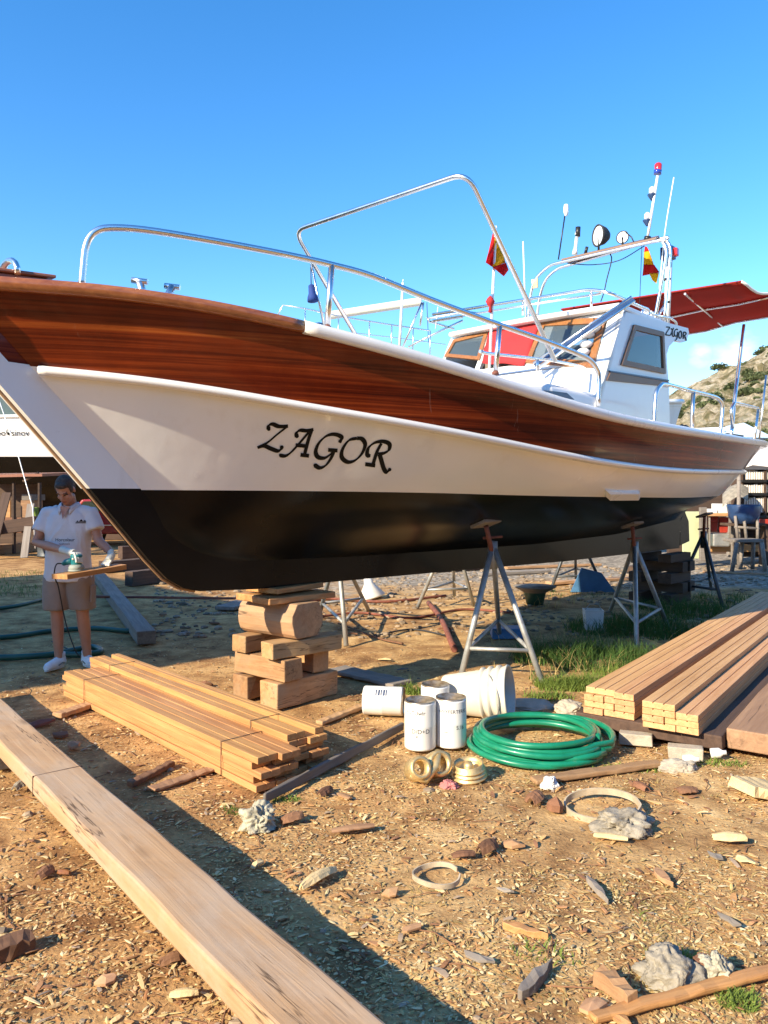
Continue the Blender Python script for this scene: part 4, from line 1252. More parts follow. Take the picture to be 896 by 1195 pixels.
# decking boards stacked on a slab at the right
A0 = Vector((1.35, 5.2, 0)); dC = Vector((.586, .81, 0)).normalized(); cC = Vector((.81, -.586, 0)).normalized()
angC = math.atan2(dC.y, dC.x)
def at_c(al, ac, z): return A0+dC*al+cC*ac+Vector((0,0,z))
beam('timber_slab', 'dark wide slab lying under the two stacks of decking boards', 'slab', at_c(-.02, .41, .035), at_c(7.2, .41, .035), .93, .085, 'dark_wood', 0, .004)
beam('timber_slab', 'thick brown slab with a sawn front end, at the right edge', 'slab', at_c(.06, 1.17, .035), at_c(6.8, 1.17, .035), .58, .125, 'brown_wood', 0, .005)
for k, al in enumerate((.35, 5.5)):
    beam('bearer', 'low bearer under the near end of the slabs' if k == 0 else 'low bearer under the far end of the slabs', 'timber block', at_c(al, -.1, -.01), at_c(al, 1.5, -.01), .1, .045, 'grey_wood')
protos = {}
def deck_board(al, ac, z, ln, lab, n):
    """n strips wide"""
    if n not in protos:
        o = protos[n] = grooved(6.2, .0675*n-.003, .040, n).build('decking_board', M['decking'], None, .0025)
    else:
        o = protos[n].copy(); COL.objects.link(o)
    o.location = at_c(al, ac+.0675*n/2, z); o.rotation_euler = (0,0,angC+random.uniform(-.0012,.0012))
    o.scale = (ln/6.2, 1, 1)
    return props(o, lab, 'decking board', 'reddish decking boards stacked on the slab')
zS = .122
ltop = 'decking board in the top layer of the left stack, the stack nearest the grass'
lrest = 'decking board below the top layer in the left stack, nearest the grass'
for ti in range(4):
    x = 0
    for n in ((2,3),(3,2),(2,3),(3,2))[ti]:
        deck_board(random.uniform(-.02,.03), x, zS+.0425*ti, 6.2, ltop if ti == 3 else lrest, n); x += .0675*n+.001
for ti in range(4):
    x = .42
    for n in ((3,2),(2,3),(3,2),(3,))[ti]:
        deck_board(-.1+random.uniform(-.02,.02)-(.015 if ti == 3 else 0), x, zS+.0425*ti, 6.25,
            'single raised decking board topping the right stack' if ti == 3 else 'decking board in the lower layers of the right stack, beside the thick slab', n); x += .0675*n+.001
# loose laths and boards
beam('lath', 'long thin lath on edge running from the board bundles to the filter cans', 'lath', G(308,938), G(470,852), .022, .055, 'grey_wood')
beam('lath', 'short pale lath end lying left of the fallen can', 'lath', G(372,846), G(424,826), .06, .03, 'scrap_wood')
beam('lath', 'weathered lath lying along the front of the green hose', 'lath', G(622,914), G(770,893), .075, .028, 'scrap_wood')
beam('lath', 'long pale lath in the bottom right corner', 'lath', G(690,1192), G(915,1132), .045, .022, 'pine_new')
beam('board', 'dark grey flat board lying right of the block stack', 'board', G(392,782), G(470,800), .24, .028, 'grey_wood')
beam('board', 'brown strip of wood in the shadow of the great beam, its left one', 'board', G(152,919), G(201,893), .05, .03, 'bark')
beam('board', 'flat brown strip of wood between the great beam and the bundles', 'board', G(176,923), G(246,899), .075, .016, 'scrap_wood')
beam('board', 'board end sticking out under the far end of the lower bundle', 'board', G(66,838), G(108,824), .09, .035, 'scrap_wood')
beam('timber_beam', 'grey square beam lying behind the man, pointing at the camera', 'beam', G(173,752)+Vector((-.02,0,0)), G(116,678), .19, .14, 'grey_wood', 0, .005)
beam('pipe_rail', 'long rusty red pipe lying behind the man', 'pipe', G(110,706), G(275,708), .035, .035, 'rust', .10)
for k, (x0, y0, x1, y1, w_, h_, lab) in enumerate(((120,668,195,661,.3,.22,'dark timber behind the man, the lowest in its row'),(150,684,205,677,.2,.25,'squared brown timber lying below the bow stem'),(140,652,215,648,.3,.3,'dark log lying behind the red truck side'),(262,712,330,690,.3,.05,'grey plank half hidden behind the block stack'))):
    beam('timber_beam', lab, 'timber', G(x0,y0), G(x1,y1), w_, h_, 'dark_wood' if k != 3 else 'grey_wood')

# hoses
def ground_tube(name, label, cat, pix, r, mat, n=8):
    pts = [G(x, y)+Vector((0,0,r*.6)) for x, y in pix]
    return props(MB().tube(spline(pts, n), r, 8).build(name, M[mat]), label, cat)
ground_tube('hose', 'dark green hose snaking past the heels of the man', 'hose', [(-30,748),(20,744),(60,738),(110,735),(150,738),(160,733)], .028, 'hose_dark')
ground_tube('hose', 'dark green hose lying across the ground at the feet of the man', 'hose', [(-30,770),(20,769),(60,766),(90,760),(108,757),(118,762),(100,766),(75,766)], .03, 'hose_dark')
ground_tube('hose', 'thin dark hose on the ground left of the man', 'hose', [(-30,715),(20,708),(52,700),(80,690)], .025, 'hose_dark')
# the green coil: one long hose
pts = []
cx = G(627, 872)
for k in range(11*36):
    t = k/36; i = int(t); fr_ = t-i
    rr_a = [.40,.385,.40,.37,.395,.36,.385,.35,.375,.335,.36,.345][i]; rr_b = [.385,.40,.37,.395,.36,.385,.35,.375,.335,.36,.345,.33][i]
    rad = rr_a*(1-fr_)+rr_b*fr_ + .020*math.sin(t*2*math.pi*1.37+1) + .012*math.sin(t*11.3)+(.055*max(0, math.cos(2*math.pi*fr_+.7)) if i in (3, 7) else 0)
    a_ = -2*math.pi*fr_-.7
    lay = .018+.0135*t*.72+.012*math.sin(t*5.1)+.006*math.sin(t*17)
    pts.append(cx+Vector((rad*1.02*math.cos(a_)+.015*math.sin(i*2.1), rad*.98*math.sin(a_)+.015*math.cos(i*1.7), max(.018, lay))))
tail = [G(540,900), G(556,893)]
coil = MB().tube([G(548,880)+Vector((0,0,.02))]*0+pts, .0185, 10)
props(coil.build('hose_coil', M['hose_green']), 'bright green garden hose lying in a round coil', 'hose')

# ------------------------------------------------------------------ cans, bucket, fittings
def label_text(parent, s, size, mx, mat='letter'):
    cu = bpy.data.curves.new('print', 'FONT'); cu.body = s; cu.size = size; cu.align_x = 'CENTER'; cu.resolution_u = 3
    t = bpy.data.objects.new('print', cu); COL.objects.link(t)
    dg = bpy.context.evaluated_depsgraph_get(); me = bpy.data.meshes.new_from_object(t.evaluated_get(dg))
    bpy.data.objects.remove(t); bpy.data.curves.remove(cu)
    return me
def wrap(me, r, z, ang, up_rot=0):
    """bend flat text round a cylinder of radius r about local z"""
    for v in me.vertices:
        a_ = ang+v.co.x/r; zz = z+v.co.y
        v.co = Vector((r*math.cos(a_), r*math.sin(a_), zz))
    return me
def can(label, base, r, h, prints, rot=None, lid='tin'):
    o = empty('filter_can', label, 'can', base, 0)
    if rot: o.rotation_euler = rot
    MB().lathe([(.001,0),(r*.94,0),(r*.99,.006),(r,.014),(r,h*.5-.002),(r*1.004,h*.5),(r,h*.5+.002),(r,h-.012),(r*.985,h-.003),(r*.97,h-.003)], 32).build('can_body', M['can_white'], o)
    MB().lathe([(r*.985,h-.010),(r*.975,h+.006),(r*.93,h+.006),(r*.90,h-.006),(r*.45,h-.008),(r*.40,h-.02),(.001,h-.02)], 28).build('lid', M[lid], o)
    for s, size, z, ang in prints:
        me = wrap(label_text(o, s, size, None), r*1.004, z, ang); me.materials.clear(); me.materials.append(M['letter'])
        t = bpy.data.objects.new('print', me); COL.objects.link(t); t.parent = o
    return o
face = -math.pi/2
c1 = can('white filter can standing at the left of the front pair', G(491,877)+Vector((0,.09,0)), .099, .292, [('EGTUwlr', .034, .225, face-.38), ('D/D+D', .038, .110, face-.02), ('80', .016, .085, face-.25)])
c2 = can('white filter can standing at the right of the front pair', G(527.5,874)+Vector((0,.09,0)), .099, .298, [('oWYFERTERES', .031, .222, face+.05), ('5.16', .034, .12, face+.55), ('min', .016, .10, face-.4)])
c3 = can('open white can standing behind the pair of filter cans', G(508,842)+Vector((0,.02,0)), .10, .255, [])
c4 = can('white can with blue print lying on its side', G(421,838)+Vector((.02,.10,.102)), .102, .285, [], (0, R(90), R(-8)))
for s, size, z, ang in (('DELO', .05, .12, R(150)),):
    me = label_text(None, s, size, None)
    for v in me.vertices: v.co = Vector((v.co.y, v.co.x, 0))
    for v in me.vertices:
        a_ = R(215)+v.co.y/.102; zz = .10+v.co.x; v.co = Vector((.1026*math.cos(a_), .1026*math.sin(a_), zz))
    me.materials.clear(); me.materials.append(M['navy']); 
    t = bpy.data.objects.new('print', me); t.hide_render = False
    bpy.data.objects.remove(t)
mb = MB()
for k in range(5):      # blue printed block on the lying can, in bars
    rows = []
    for q in range(2):
        rows.append([Vector((.1026*math.cos(R(208)+j*.06), .1026*math.sin(R(208)+j*.06), .095+.018*k+q*(.012 if k % 2 else .008))) for j in range(9)])
    mb.grid(rows, smooth=False)
mb.build('print', M['navy'], c4, recalc=False)
# ribbed bucket on its side
bk = empty('bucket', 'big white ribbed plastic bucket lying on its side', 'bucket', G(560,838)+Vector((0,.17,0)))
a_ = W(520,812,5.62); b_ = W(594,808,5.45)
ax = (b_-a_).normalized(); Q = ax.to_track_quat('Z', 'Y').to_matrix().to_4x4()
ln = .47; r0, r1 = .135, .185
c0 = W(519,816,5.6)
mid_low = .0
Mx = Matrix.Translation(-Vector(bk.location)) @ Matrix.Translation(Vector((c0.x, c0.y, r0+.004))) @ (Vector((math.cos(R(10)), -.35, (r1-r0)/ln)).normalized().to_track_quat('Z', 'Y').to_matrix().to_4x4())
pr_ = [(.001,.0),(r0*.95,.0),(r0,.012)]
def rb(z): return r0+(r1-r0)*z/ln
pr_ += [(rb(.28),.28),(rb(.28)+.016,.285),(rb(.3)+.016,.30),(rb(.3)+.002,.306),(rb(.335)+.002,.335),(rb(.34)+.016,.34),(rb(.36)+.016,.358),(rb(.36)+.002,.364),(rb(.395),.395),(rb(.4)+.016,.40),(rb(.42)+.016,.42),(rb(.42)+.002,.426),(rb(.46)+.004,.46),(rb(.46)+.012,.465),(rb(.47)+.010,.478),(rb(.47)-.004,.478),(rb(.4)-.008,.40),(rb(.1)-.008,.05),(.001,.02)]
MB().lathe(pr_, 40, Mx).build('bucket_body', M['plastic_white'], bk)
hp = [Mx @ Vector((rb(.38)*1.1*math.cos(t_), rb(.38)*1.1*math.sin(t_), .385+.05*math.sin((t_-2.4)*2))) for t_ in [2.2+k*.15 for k in range(14)]]
MB().tube(hp, .004, 6).build('handle', M['galv'], bk)
# brass fittings
bf = G(500, 914)
def band(pts, w_, th, mat, name, label, cat, tilt=0):
    """a strap of height w_ following a closed or open path"""
    mb = MB(); P = spline(pts, 6); rows = []
    for i, p in enumerate(P):
        d = (P[min(i+1, len(P)-1)]-P[max(i-1, 0)]).normalized(); nn = Vector((-d.y, d.x, 0))
        rows.append([p+nn*th, p+nn*th+Vector((0,0,w_)), p-nn*th+Vector((0,0,w_)), p-nn*th, p+nn*th])
    mb.grid(rows, smooth=False); mb.add(rows[0][:4], [(0,1,2,3)]); mb.add(rows[-1][:4], [(3,2,1,0)])
    return mb
def circ(cx_, cy_, r_, a0, a1, n=9): return [Vector((cx_+r_*math.cos(a0+(a1-a0)*k/(n-1)), cy_+r_*math.sin(a0+(a1-a0)*k/(n-1)), 0)) for k in range(n)]
mb = MB()
Mt = Matrix.Translation((0,0,.075)) @ Matrix.Rotation(R(62), 4, 'X') @ Matrix.Rotation(R(20), 4, 'Y')
for (cx_, cy_, r_, zz) in ((-.065, .0, .062, .0), (.065, .035, .07, -.03)):
    mb.lathe([(r_*.62, zz-.05),(r_*.72, zz-.055),(r_, zz-.05),(r_*1.04, zz),(r_, zz+.05),(r_*.82, zz+.058),(r_*.62, zz+.05),(r_*.55, zz),(r_*.62, zz-.05)], 20, Mt @ Matrix.Translation((cx_, cy_, 0)))
mb.tube([Mt @ Vector(p) for p in ((-.11,-.03,.0),(-.03,-.06,.02),(.03,.01,.03),(.06,.09,.0),(.13,.08,-.03))], .024, 8)
o = mb.build('brass_fitting', M['brass']); o.location = bf
props(o, 'golden brass double-ring fitting lying in front of the filter cans', 'fitting')
o = MB().lathe([(.001,.004),(.09,.0),(.10,.008),(.10,.014),(.086,.020),(.086,.025),(.096,.030),(.096,.036),(.083,.041),(.083,.046),(.092,.051),(.092,.057),(.080,.062),(.084,.085),(.078,.088),(.074,.06),(.06,.03),(.03,.03),(.028,.075),(.02,.088),(.001,.09)], 28).build('brass_fitting', M['brass'])
o.location = G(549, 911)+Vector((0,.05,0)); o.rotation_euler = (R(6), R(-5), 0)
props(o, 'golden brass threaded cup standing beside the double-ring fitting', 'fitting')

M['pink_rag'] = plain('pink_rag', (.50, .18, .17), .9, var=.2)
# ------------------------------------------------------------------ rubbish on the ground
def lump(name, label, cat, px, py, sx, sy, sz, mat, seed, amp=.35, rot=0, freq=3.0):
    soft = mat in ('rag', 'bag_grey', 'can_white', 'pink_rag')
    bm = bmesh.new(); bmesh.ops.create_icosphere(bm, subdivisions=5, radius=1)
    for v in bm.verts:
        p = v.co.copy(); w_ = p+Vector((noise.noise(p*1.7+Vector((seed,1,0))), noise.noise(p*1.7+Vector((0,seed,2))), noise.noise(p*1.7+Vector((3,0,seed)))))*.5
        n_ = noise.noise(p*freq*.5+Vector((seed,0,0)))*amp*1.2
        if soft: n_ += -abs(noise.noise(w_*freq*.9+Vector((0,seed,0))))*amp*1.3-abs(noise.noise(w_*freq*1.7+Vector((0,0,seed))))*amp*.5-abs(noise.noise(w_*freq*3.4+Vector((seed,0,seed))))*amp*.14+amp*.45
        else: n_ += abs(noise.noise(p*freq+Vector((0,seed,0))))*amp*.9 + noise.noise(p*freq*3+Vector((0,0,seed)))*amp*.3
        v.co = p*(1+n_); v.co.z = max(v.co.z, -.35)
        v.co = Vector((v.co.x*sx, v.co.y*sy, (v.co.z+.35)*sz))
    me = bpy.data.meshes.new(name); bm.to_mesh(me); bm.free()
    for p in me.polygons: p.use_smooth = True
    me.materials.append(M[mat]); o = bpy.data.objects.new(name, me); COL.objects.link(o)
    o.location = G(px, py)+Vector((0,0,-.012)); o.rotation_euler = (0,0,rot)
    return props(o, label, cat)
def curl(name, label, cat, px, py, ln, wd, bend, mat, rot, tip=0.0, th=.006, seed=0):
    """a curled flake of bark or a dry leaf: pointed outline, arched across"""
    mb = MB(); rows = []; n = 9; m_ = 6
    rnd_ = random.Random(seed+px)
    for i in range(n):
        u = i/(n-1); w_ = wd*(math.sin(math.pi*(.08+.86*u))**(.45 if tip == 0 else 1.0))*(1+.12*rnd_.uniform(-1,1)); row = []
        for j in range(m_):
            v = j/(m_-1)-.5
            z = bend*wd*(1-4*v*v)+bend*ln*.25*math.sin(math.pi*u)+.004+rnd_.uniform(0,.15)*bend*wd
            row.append(Vector((ln*(u-.5)+rnd_.uniform(-.06,.06)*wd, w_*v, z)))
        rows.append(row)
    mb.grid(rows, smooth=False); o = mb.build(name, M[mat]); s_ = o.modifiers.new('thick', 'SOLIDIFY'); s_.thickness = th; s_.offset = 1
    o.location = G(px, py)+Vector((0,0,-.004)); o.rotation_euler = (R(rnd_.uniform(-6,6)), R(rnd_.uniform(-5,5)), R(rot))
    return props(o, label, cat)
def chunk(name, label, px, py, ln, wd, ht, mat, rot, cat='wood scrap', lift=0, tilt=0):
    if name in ('wood_chip', 'scrap'):
        q_ = random.Random(px*7+py); k = q_.choice((6,7,8)); mb = MB()
        pl_ = []
        for i in range(k):
            a_ = 2*math.pi*(i+q_.uniform(-.3,.3))/k; r_ = q_.uniform(.65,1.05)
            pl_.append(Vector((ln/2*r_*math.cos(a_), wd/2*r_*math.sin(a_), q_.uniform(0,.012))))
        c_ = sum(pl_, Vector())/k+Vector((0,0,ht*q_.uniform(.2,.9))); h_ = Vector((0,0,ht*.55))
        vs = pl_+[p+h_ for p in pl_]+[c_+h_]; fs = [tuple(range(k-1,-1,-1))]+[(i,(i+1)%k,k+(i+1)%k,k+i) for i in range(k)]+[(k+i,k+(i+1)%k,2*k) for i in range(k)]
        mb.add(vs, fs); o = mb.build(name, M[mat]); o.location = G(px, py)+Vector((0,0,-.004+lift)); o.rotation_euler = (R(q_.uniform(-9,9)), R(q_.uniform(-9,9)), R(rot))
        return props(o, label, cat)
    mb = MB(); n = 8; rows = []; bw__ = random.uniform(-.06, .06)*ln
    for i in range(n):
        x = ln*(i/(n-1)-.5)
        j = lambda: random.uniform(-.16, .16)
        tp_ = 1-.35*abs(i/(n-1)-.4)
        if name in ('stick', 'splinter', 'wood_slip'): tp_ = max(.12, (1-abs(2*i/(n-1)-.8)**2.2))
        a_ = Vector((x, -wd/2*tp_*(1+j()), 0))
        rows.append([a_, Vector((x, -wd/2*tp_*(1+j()), ht*(1+j()))), Vector((x, wd/2*tp_*(1+j()), ht*(1+j()))), Vector((x, wd/2*tp_*(1+j()), 0)), a_.copy()])
    for i, r_ in enumerate(rows):
        for p in r_: p.y += bw__*math.sin(math.pi*i/(n-1)); p.z = max(0, p.z)
        r_[4] = r_[0].copy()
    mb.grid(rows, smooth=False); mb.add(rows[0][:4], [(0,1,2,3)]); mb.add(rows[-1][:4], [(3,2,1,0)])
    o = mb.build(name, M[mat], None, .002); o.location = G(px, py)+Vector((0,0,-.006+lift)); o.rotation_euler = (0, R(tilt), R(rot))
    return props(o, label, cat)
lump('rag', 'crumpled dirty white rag at the corner of the board bundles', 'rag', 300, 962, .085, .065, .075, 'rag', 3.1, .5)
lump('plastic_bag', 'crumpled grey plastic bag lying in the metal hoop', 'bag', 727, 963, .13, .10, .06, 'bag_grey', 5.2, .4)
lump('plastic_bag', 'crumpled grey bag behind the lath in the bottom right corner', 'bag', 780, 1138, .09, .075, .07, 'bag_grey', 8.4, .35)
lump('paper_lump', 'crumpled whitish paper at the bottom right, beside a small block', 'paper', 834, 1137, .05, .045, .06, 'rag', 9.9, .4)
lump('paper_lump', 'small white crumpled lump right below the hose coil', 'paper', 641, 917, .04, .035, .05, 'can_white', 2.2, .4)
lump('stone', 'pale stone at the end of the weathered lath by the hose', 'stone', 790, 897, .10, .05, .045, 'stone', 4.4, .3)
lump('stone', 'pale stone on the ground between grass and decking', 'stone', 664, 829, .10, .09, .06, 'stone', 6.1, .3)
lump('stone', 'flat grey stone slab right of the bucket', 'stone', 612, 822, .20, .14, .03, 'stone', 7.7, .2)
lump('pink_rag', 'small pink rag beside the brass cup', 'rag', 524, 917, .045, .04, .03, 'pink_rag', 1.7, .4)
chunk('cardboard', 'beige torn cardboard at the right edge, below the brown slab', 884, 925, .24, .19, .06, 'pale_bark', 20, 'cardboard', 0, 14)
# hoop
o = MB(); pts = [Vector((.185*math.cos(t_), .15*math.sin(t_), 0)) for t_ in [2*math.pi*k/40 for k in range(41)]]
mb = band(pts[::3]+[pts[-1]], .034, .004, 'hoop', '', '', ''); o = mb.build('hoop', M['hoop']); o.location = G(703, 944); o.rotation_euler = (R(7), R(-4), R(-12)); props(o, 'round pale metal hoop lying right of centre in front of the hose', 'hoop')
mb = band([Vector((.098*math.cos(t_), .092*math.sin(t_), .006*math.sin(2*t_))) for t_ in [.4+2*math.pi*k/14 for k in range(14)]], .02, .003, 'hoop', '', '', ''); o = mb.build('shaving_ring', M['hoop']); o.location = G(509, 1024); props(o, 'curled ring of wood shaving on the open ground', 'shaving')
curl('bark_flake', 'yellowish bark scrap in front of the grey bag in the hoop', 'bark', 713, 978, .15, .05, .15, 'pale_bark', -22)
curl('dry_leaf', 'big pale yellow curled leaf near the right edge', 'leaf', 851, 980, .14, .085, .22, 'pale_bark', -12, 1)
curl('bark_flake', 'dark brown curled flake beside the shaving ring', 'bark', 541, 1000, .10, .05, .3, 'bark', 8)
curl('bark_flake', 'orange brown arched bark piece right of the shaving ring', 'bark', 569, 993, .10, .07, .45, 'bark', 40)
chunk('wood_chip', 'flat reddish chip right of the arched bark piece', 598, 987, .13, .075, .02, 'scrap_wood', -18)
curl('palm_sheath', 'long dry pointed sheath with a dark shadow, left of centre', 'leaf', 372, 1028, .22, .06, .3, 'pale_bark', 55, 1)
curl('bark_flake', 'long flat bark strip in front of the leaning lath', 'bark', 412, 968, .20, .07, .12, 'scrap_wood', 12)
curl('bark_flake', 'reddish upright curl beside the leaning lath', 'bark', 379, 926, .11, .05, .35, 'bark', 60)
curl('bark_flake', 'pale flat flake right of the leaning lath', 'bark', 402, 930, .10, .045, .1, 'scrap_wood', -50)
curl('bark_flake', 'dark flake at the right of the dirty rag', 'bark', 341, 957, .11, .07, .3, 'bark', 30)
curl('bark_flake', 'brown crumpled flake by the white lump under the hose', 'bark', 624, 934, .12, .08, .35, 'bark', 60)
chunk('wood_chip', 'dark brown block scrap between the white lump and the hoop', 648, 945, .09, .1, .06, 'bark', 30)
curl('bark_flake', 'reddish flake above the hoop, right of the lath', 'bark', 748, 920, .10, .06, .3, 'bark', 110)
curl('bark_flake', 'angular red brown flake near the right edge, above the pale leaf', 'bark', 801, 924, .12, .07, .2, 'bark', 15)
chunk('stick', 'grey stick standing out at the right of the centre', 697, 1040, .19, .025, .025, 'grey_wood', -80, 'stick')
chunk('stick', 'pale split stick to the right of the grey stick', 775, 1025, .13, .045, .02, 'scrap_wood', -78, 'stick')
chunk('wood_slip', 'bright orange slip of wood on the open ground', 613, 1088, .17, .036, .025, 'pine_new', -28, 'wood scrap')
chunk('splinter', 'long dark split splinter near the bottom centre', 626, 1146, .21, .04, .035, 'grey_wood', 49, 'wood scrap')
chunk('block_offcut', 'brown block offcut with a fresh end, bottom right', 718, 1160, .15, .055, .05, 'scrap_wood', -62, 'wood scrap')
chunk('block_offcut', 'small block offcut between two crumpled bags', 819, 1133, .07, .045, .05, 'bark', 60, 'wood scrap')
chunk('wood_chip', 'flat purplish chip at the bottom, left of the block offcut', 690, 1176, .13, .10, .02, 'scrap_wood', 60)
chunk('wood_chip', 'pale yellow chip in front of the block offcut', 722, 1190, .08, .04, .015, 'pine_new', -40)
curl('dry_leaf', 'pale dry leaf on the ground at the lower left', 'leaf', 215, 1162, .085, .04, .25, 'pale_bark', 8, 1)
curl('dry_leaf', 'orange dry leaf at the left, below the great beam', 'leaf', 74, 1020, .06, .035, .25, 'frame_orange', -20, 1)
curl('dry_leaf', 'dark curled leaf against the great beam at the lower left', 'leaf', 202, 1122, .09, .04, .4, 'bark', 35, 1)
chunk('block_offcut', 'brown wedge of wood at the left edge', 12, 1112, .15, .09, .05, 'bark', 40, 'wood scrap')
chunk('wood_chip', 'yellowish chip at the lower left', 124, 1146, .09, .055, .018, 'scrap_wood', 30)
curl('bark_flake', 'brown curled flake left of the orange leaf', 'bark', 52, 1022, .08, .05, .45, 'bark', 70)
curl('bark_flake', 'grey flake at the left, against the great beam', 'bark', 24, 918, .10, .05, .4, 'bag_grey', 80)
for k, (x, y, l_, w_, m_, r_, lb) in enumerate(((48,845,.20,.13,'rust',20,'rusty red scrap at the far end of the great beam'),(70,858,.16,.10,'bark',-10,'brown scrap lying between beam and lower bundle'),(86,872,.13,.08,'scrap_wood',-35,'light scrap between beam and lower bundle'))):
    chunk('scrap', lb, x, y, l_, w_, .03, m_, r_)
for (x, y, l_, w_, r_, lb) in ((450,770,.2,.08,-20,'broken pale shard on the sunny earth behind the blocks'),(470,782,.15,.06,-15,'small pale shard left of the near stand foot'),(455,1043,.08,.05,20,'brown scrap below the shaving ring'),(300,1010,.10,.04,60,'dark bark scrap in the beam shadow'),(835,1000,.09,.05,-60,'grey chip below the pale yellow leaf'),(870,1005,.12,.06,-25,'pale curled chip at the right edge'),(590,1040,.10,.03,-35,'thin chip in the middle of the open ground'),(480,1085,.11,.04,30,'brown chip at the bottom centre'),(560,1120,.12,.05,-30,'purplish chip left of the dark splinter'),(850,1075,.10,.04,-50,'brown chip right of centre near the edge')):
    chunk('wood_chip', lb, x, y, l_, w_, .014, random.choice(('scrap_wood','bark','pale_bark','grey_wood')), r_)
# small things under the slabs and by the keel
for x, y, lb in ((800,884,'pale brick under the edge of the slabs'),(742,868,'brick in the shade under the decking stacks')):
    o = MB().box((0,0,.035), (.2,.1,.07), jit=.004).build('brick', M['stone'], None, .006); o.location = G(x, y); o.rotation_euler = (0,0,R(-20)); props(o, lb, 'brick')
for x, y, lb in ((797,893,'small white bottle top lying by the slabs, the nearer'),(829,885,'small bottle lying against the brown slab')):
    o = MB().lathe([(.001,0),(.028,.0),(.03,.01),(.03,.05),(.014,.07),(.014,.09),(.001,.09)], 14).build('bottle', M['can_white']); o.location = G(x, y)+Vector((0,0,.03)); o.rotation_euler = (R(80),0,R(70)); props(o, lb, 'bottle')
o = empty('white_tub', 'white square tub standing in the grass behind the decking', 'tub', G(692,734))
MB().lathe([(.001,.0),(.13,.0),(.15,.22),(.155,.23),(.14,.23),(.125,.02),(.001,.02)], 4, rotz(R(40)), smooth=False).build('tub_body', M['can_white'], o)
MB().tube([(-.1,0,.22),(-.05,-.05,.30),(.05,-.05,.30),(.1,0,.22)], .004, 6).build('handle', M['galv'], o)
o = MB().box((0,0,.06), (.36,.22,.12), jit=.01).build('box', M['tarp_blue'], None, .01); o.location = G(592,744); props(o, 'small blue green box lying in shade behind the near stand', 'box')
mb = MB(); mb.lathe([(.02,0),(.2,.0),(.21,.02),(.07,.22),(.05,.34),(.04,.34),(.06,.2),(.18,.02)], 20)
o = mb.build('funnel', M['can_white']); o.location = G(434, 697); o.rotation_euler = (0, R(-14), 0); props(o, 'white plastic funnel standing behind the boat', 'funnel')
o = empty('pot', 'dark green pot in the shade behind the stands', 'pot', G(624,705))
MB().lathe([(.001,0),(.12,0),(.17,.22),(.175,.24),(.15,.24),(.1,.02)], 20).build('pot_body', M['hose_dark'], o)
MB().lathe([(.12,.15),(.3,.25),(.31,.26),(.001,.27)], 20).build('lid', M['grey_wood'], o)
mb = MB(); mb.prism([Vector((-.3,0,0)), Vector((.42,0,0)), Vector((.22,.1,.3)), Vector((-.1,.1,.38))], (0,.04,0))
o = mb.build('cloth', M['tarp_blue']); o.location = G(688, 691); props(o, 'pale blue cloth hanging low behind the far stands', 'cloth')
# cables and sticks in the shade behind
for k, (pix, r_, m_, lb) in enumerate((([(360,722),(420,716),(480,722),(540,712),(600,716)], .016, 'rust', 'rusty rod lying behind the blocks'), ([(330,712),(380,700),(450,703),(520,696)], .02, 'rust', 'reddish pipe lying farther back behind the blocks'), ([(500,705),(515,725),(530,760)], .035, 'rust', 'red metal bar lying beside the near stand'), ([(440,742),(480,735),(520,742)], .01, 'rubber', 'thin cable on the sunny earth'), ([(395,728),(440,745),(470,752)], .012, 'bark', 'thin branch on the sunny earth'))):
    ground_tube('rod', lb, 'rod', pix, r_, m_)

# clutter on the gravel behind the far stands
for k, (x0, y0, x1, y1, w_, h_, m_, lb) in enumerate(((560,672,640,668,.18,.06,'grey_wood','grey plank lying on the gravel behind the near stand'),(590,664,700,660,.14,.05,'scrap_wood','pale thin plank lying far back on the gravel under the boat'),(640,682,735,676,.2,.05,'brown_wood','brown board lying by the far stands'),(735,668,800,662,.3,.12,'dark_wood','dark timber lying right of the stern crib'),(500,668,560,664,.25,.12,'dark_wood','dark timber lying behind the white metal stand'),(820,668,893,671,.08,.03,'scrap_wood','thin lath lying on the gravel before the wooden stool'))):
    beam('plank', lb, 'plank', G(x0,y0), G(x1,y1), w_, h_, m_)
for k, (x, y, l_, w_, m_, r_, lb) in enumerate(((520,735,.22,.07,'bark',20,'brown scrap on the sunny earth right of the red bar'),(410,740,.18,.06,'bark',-30,'dark scrap on the sunny earth behind the blocks'),(560,728,.2,.07,'grey_wood',15,'grey scrap behind the legs of the near stand'),(350,770,.12,.06,'scrap_wood',40,'small scrap beside the block stack, behind it'),(240,800,.14,.06,'bark',10,'brown scrap left of the block stack'),(215,740,.2,.06,'grey_wood',25,'grey scrap in the shade under the bow'),(250,728,.16,.08,'bark',-20,'dark scrap in the shade under the bow'),(190,718,.14,.06,'scrap_wood',-10,'scrap right of the grey square beam'))):
    chunk('scrap', lb, x, y, l_, w_, .03, m_, r_)
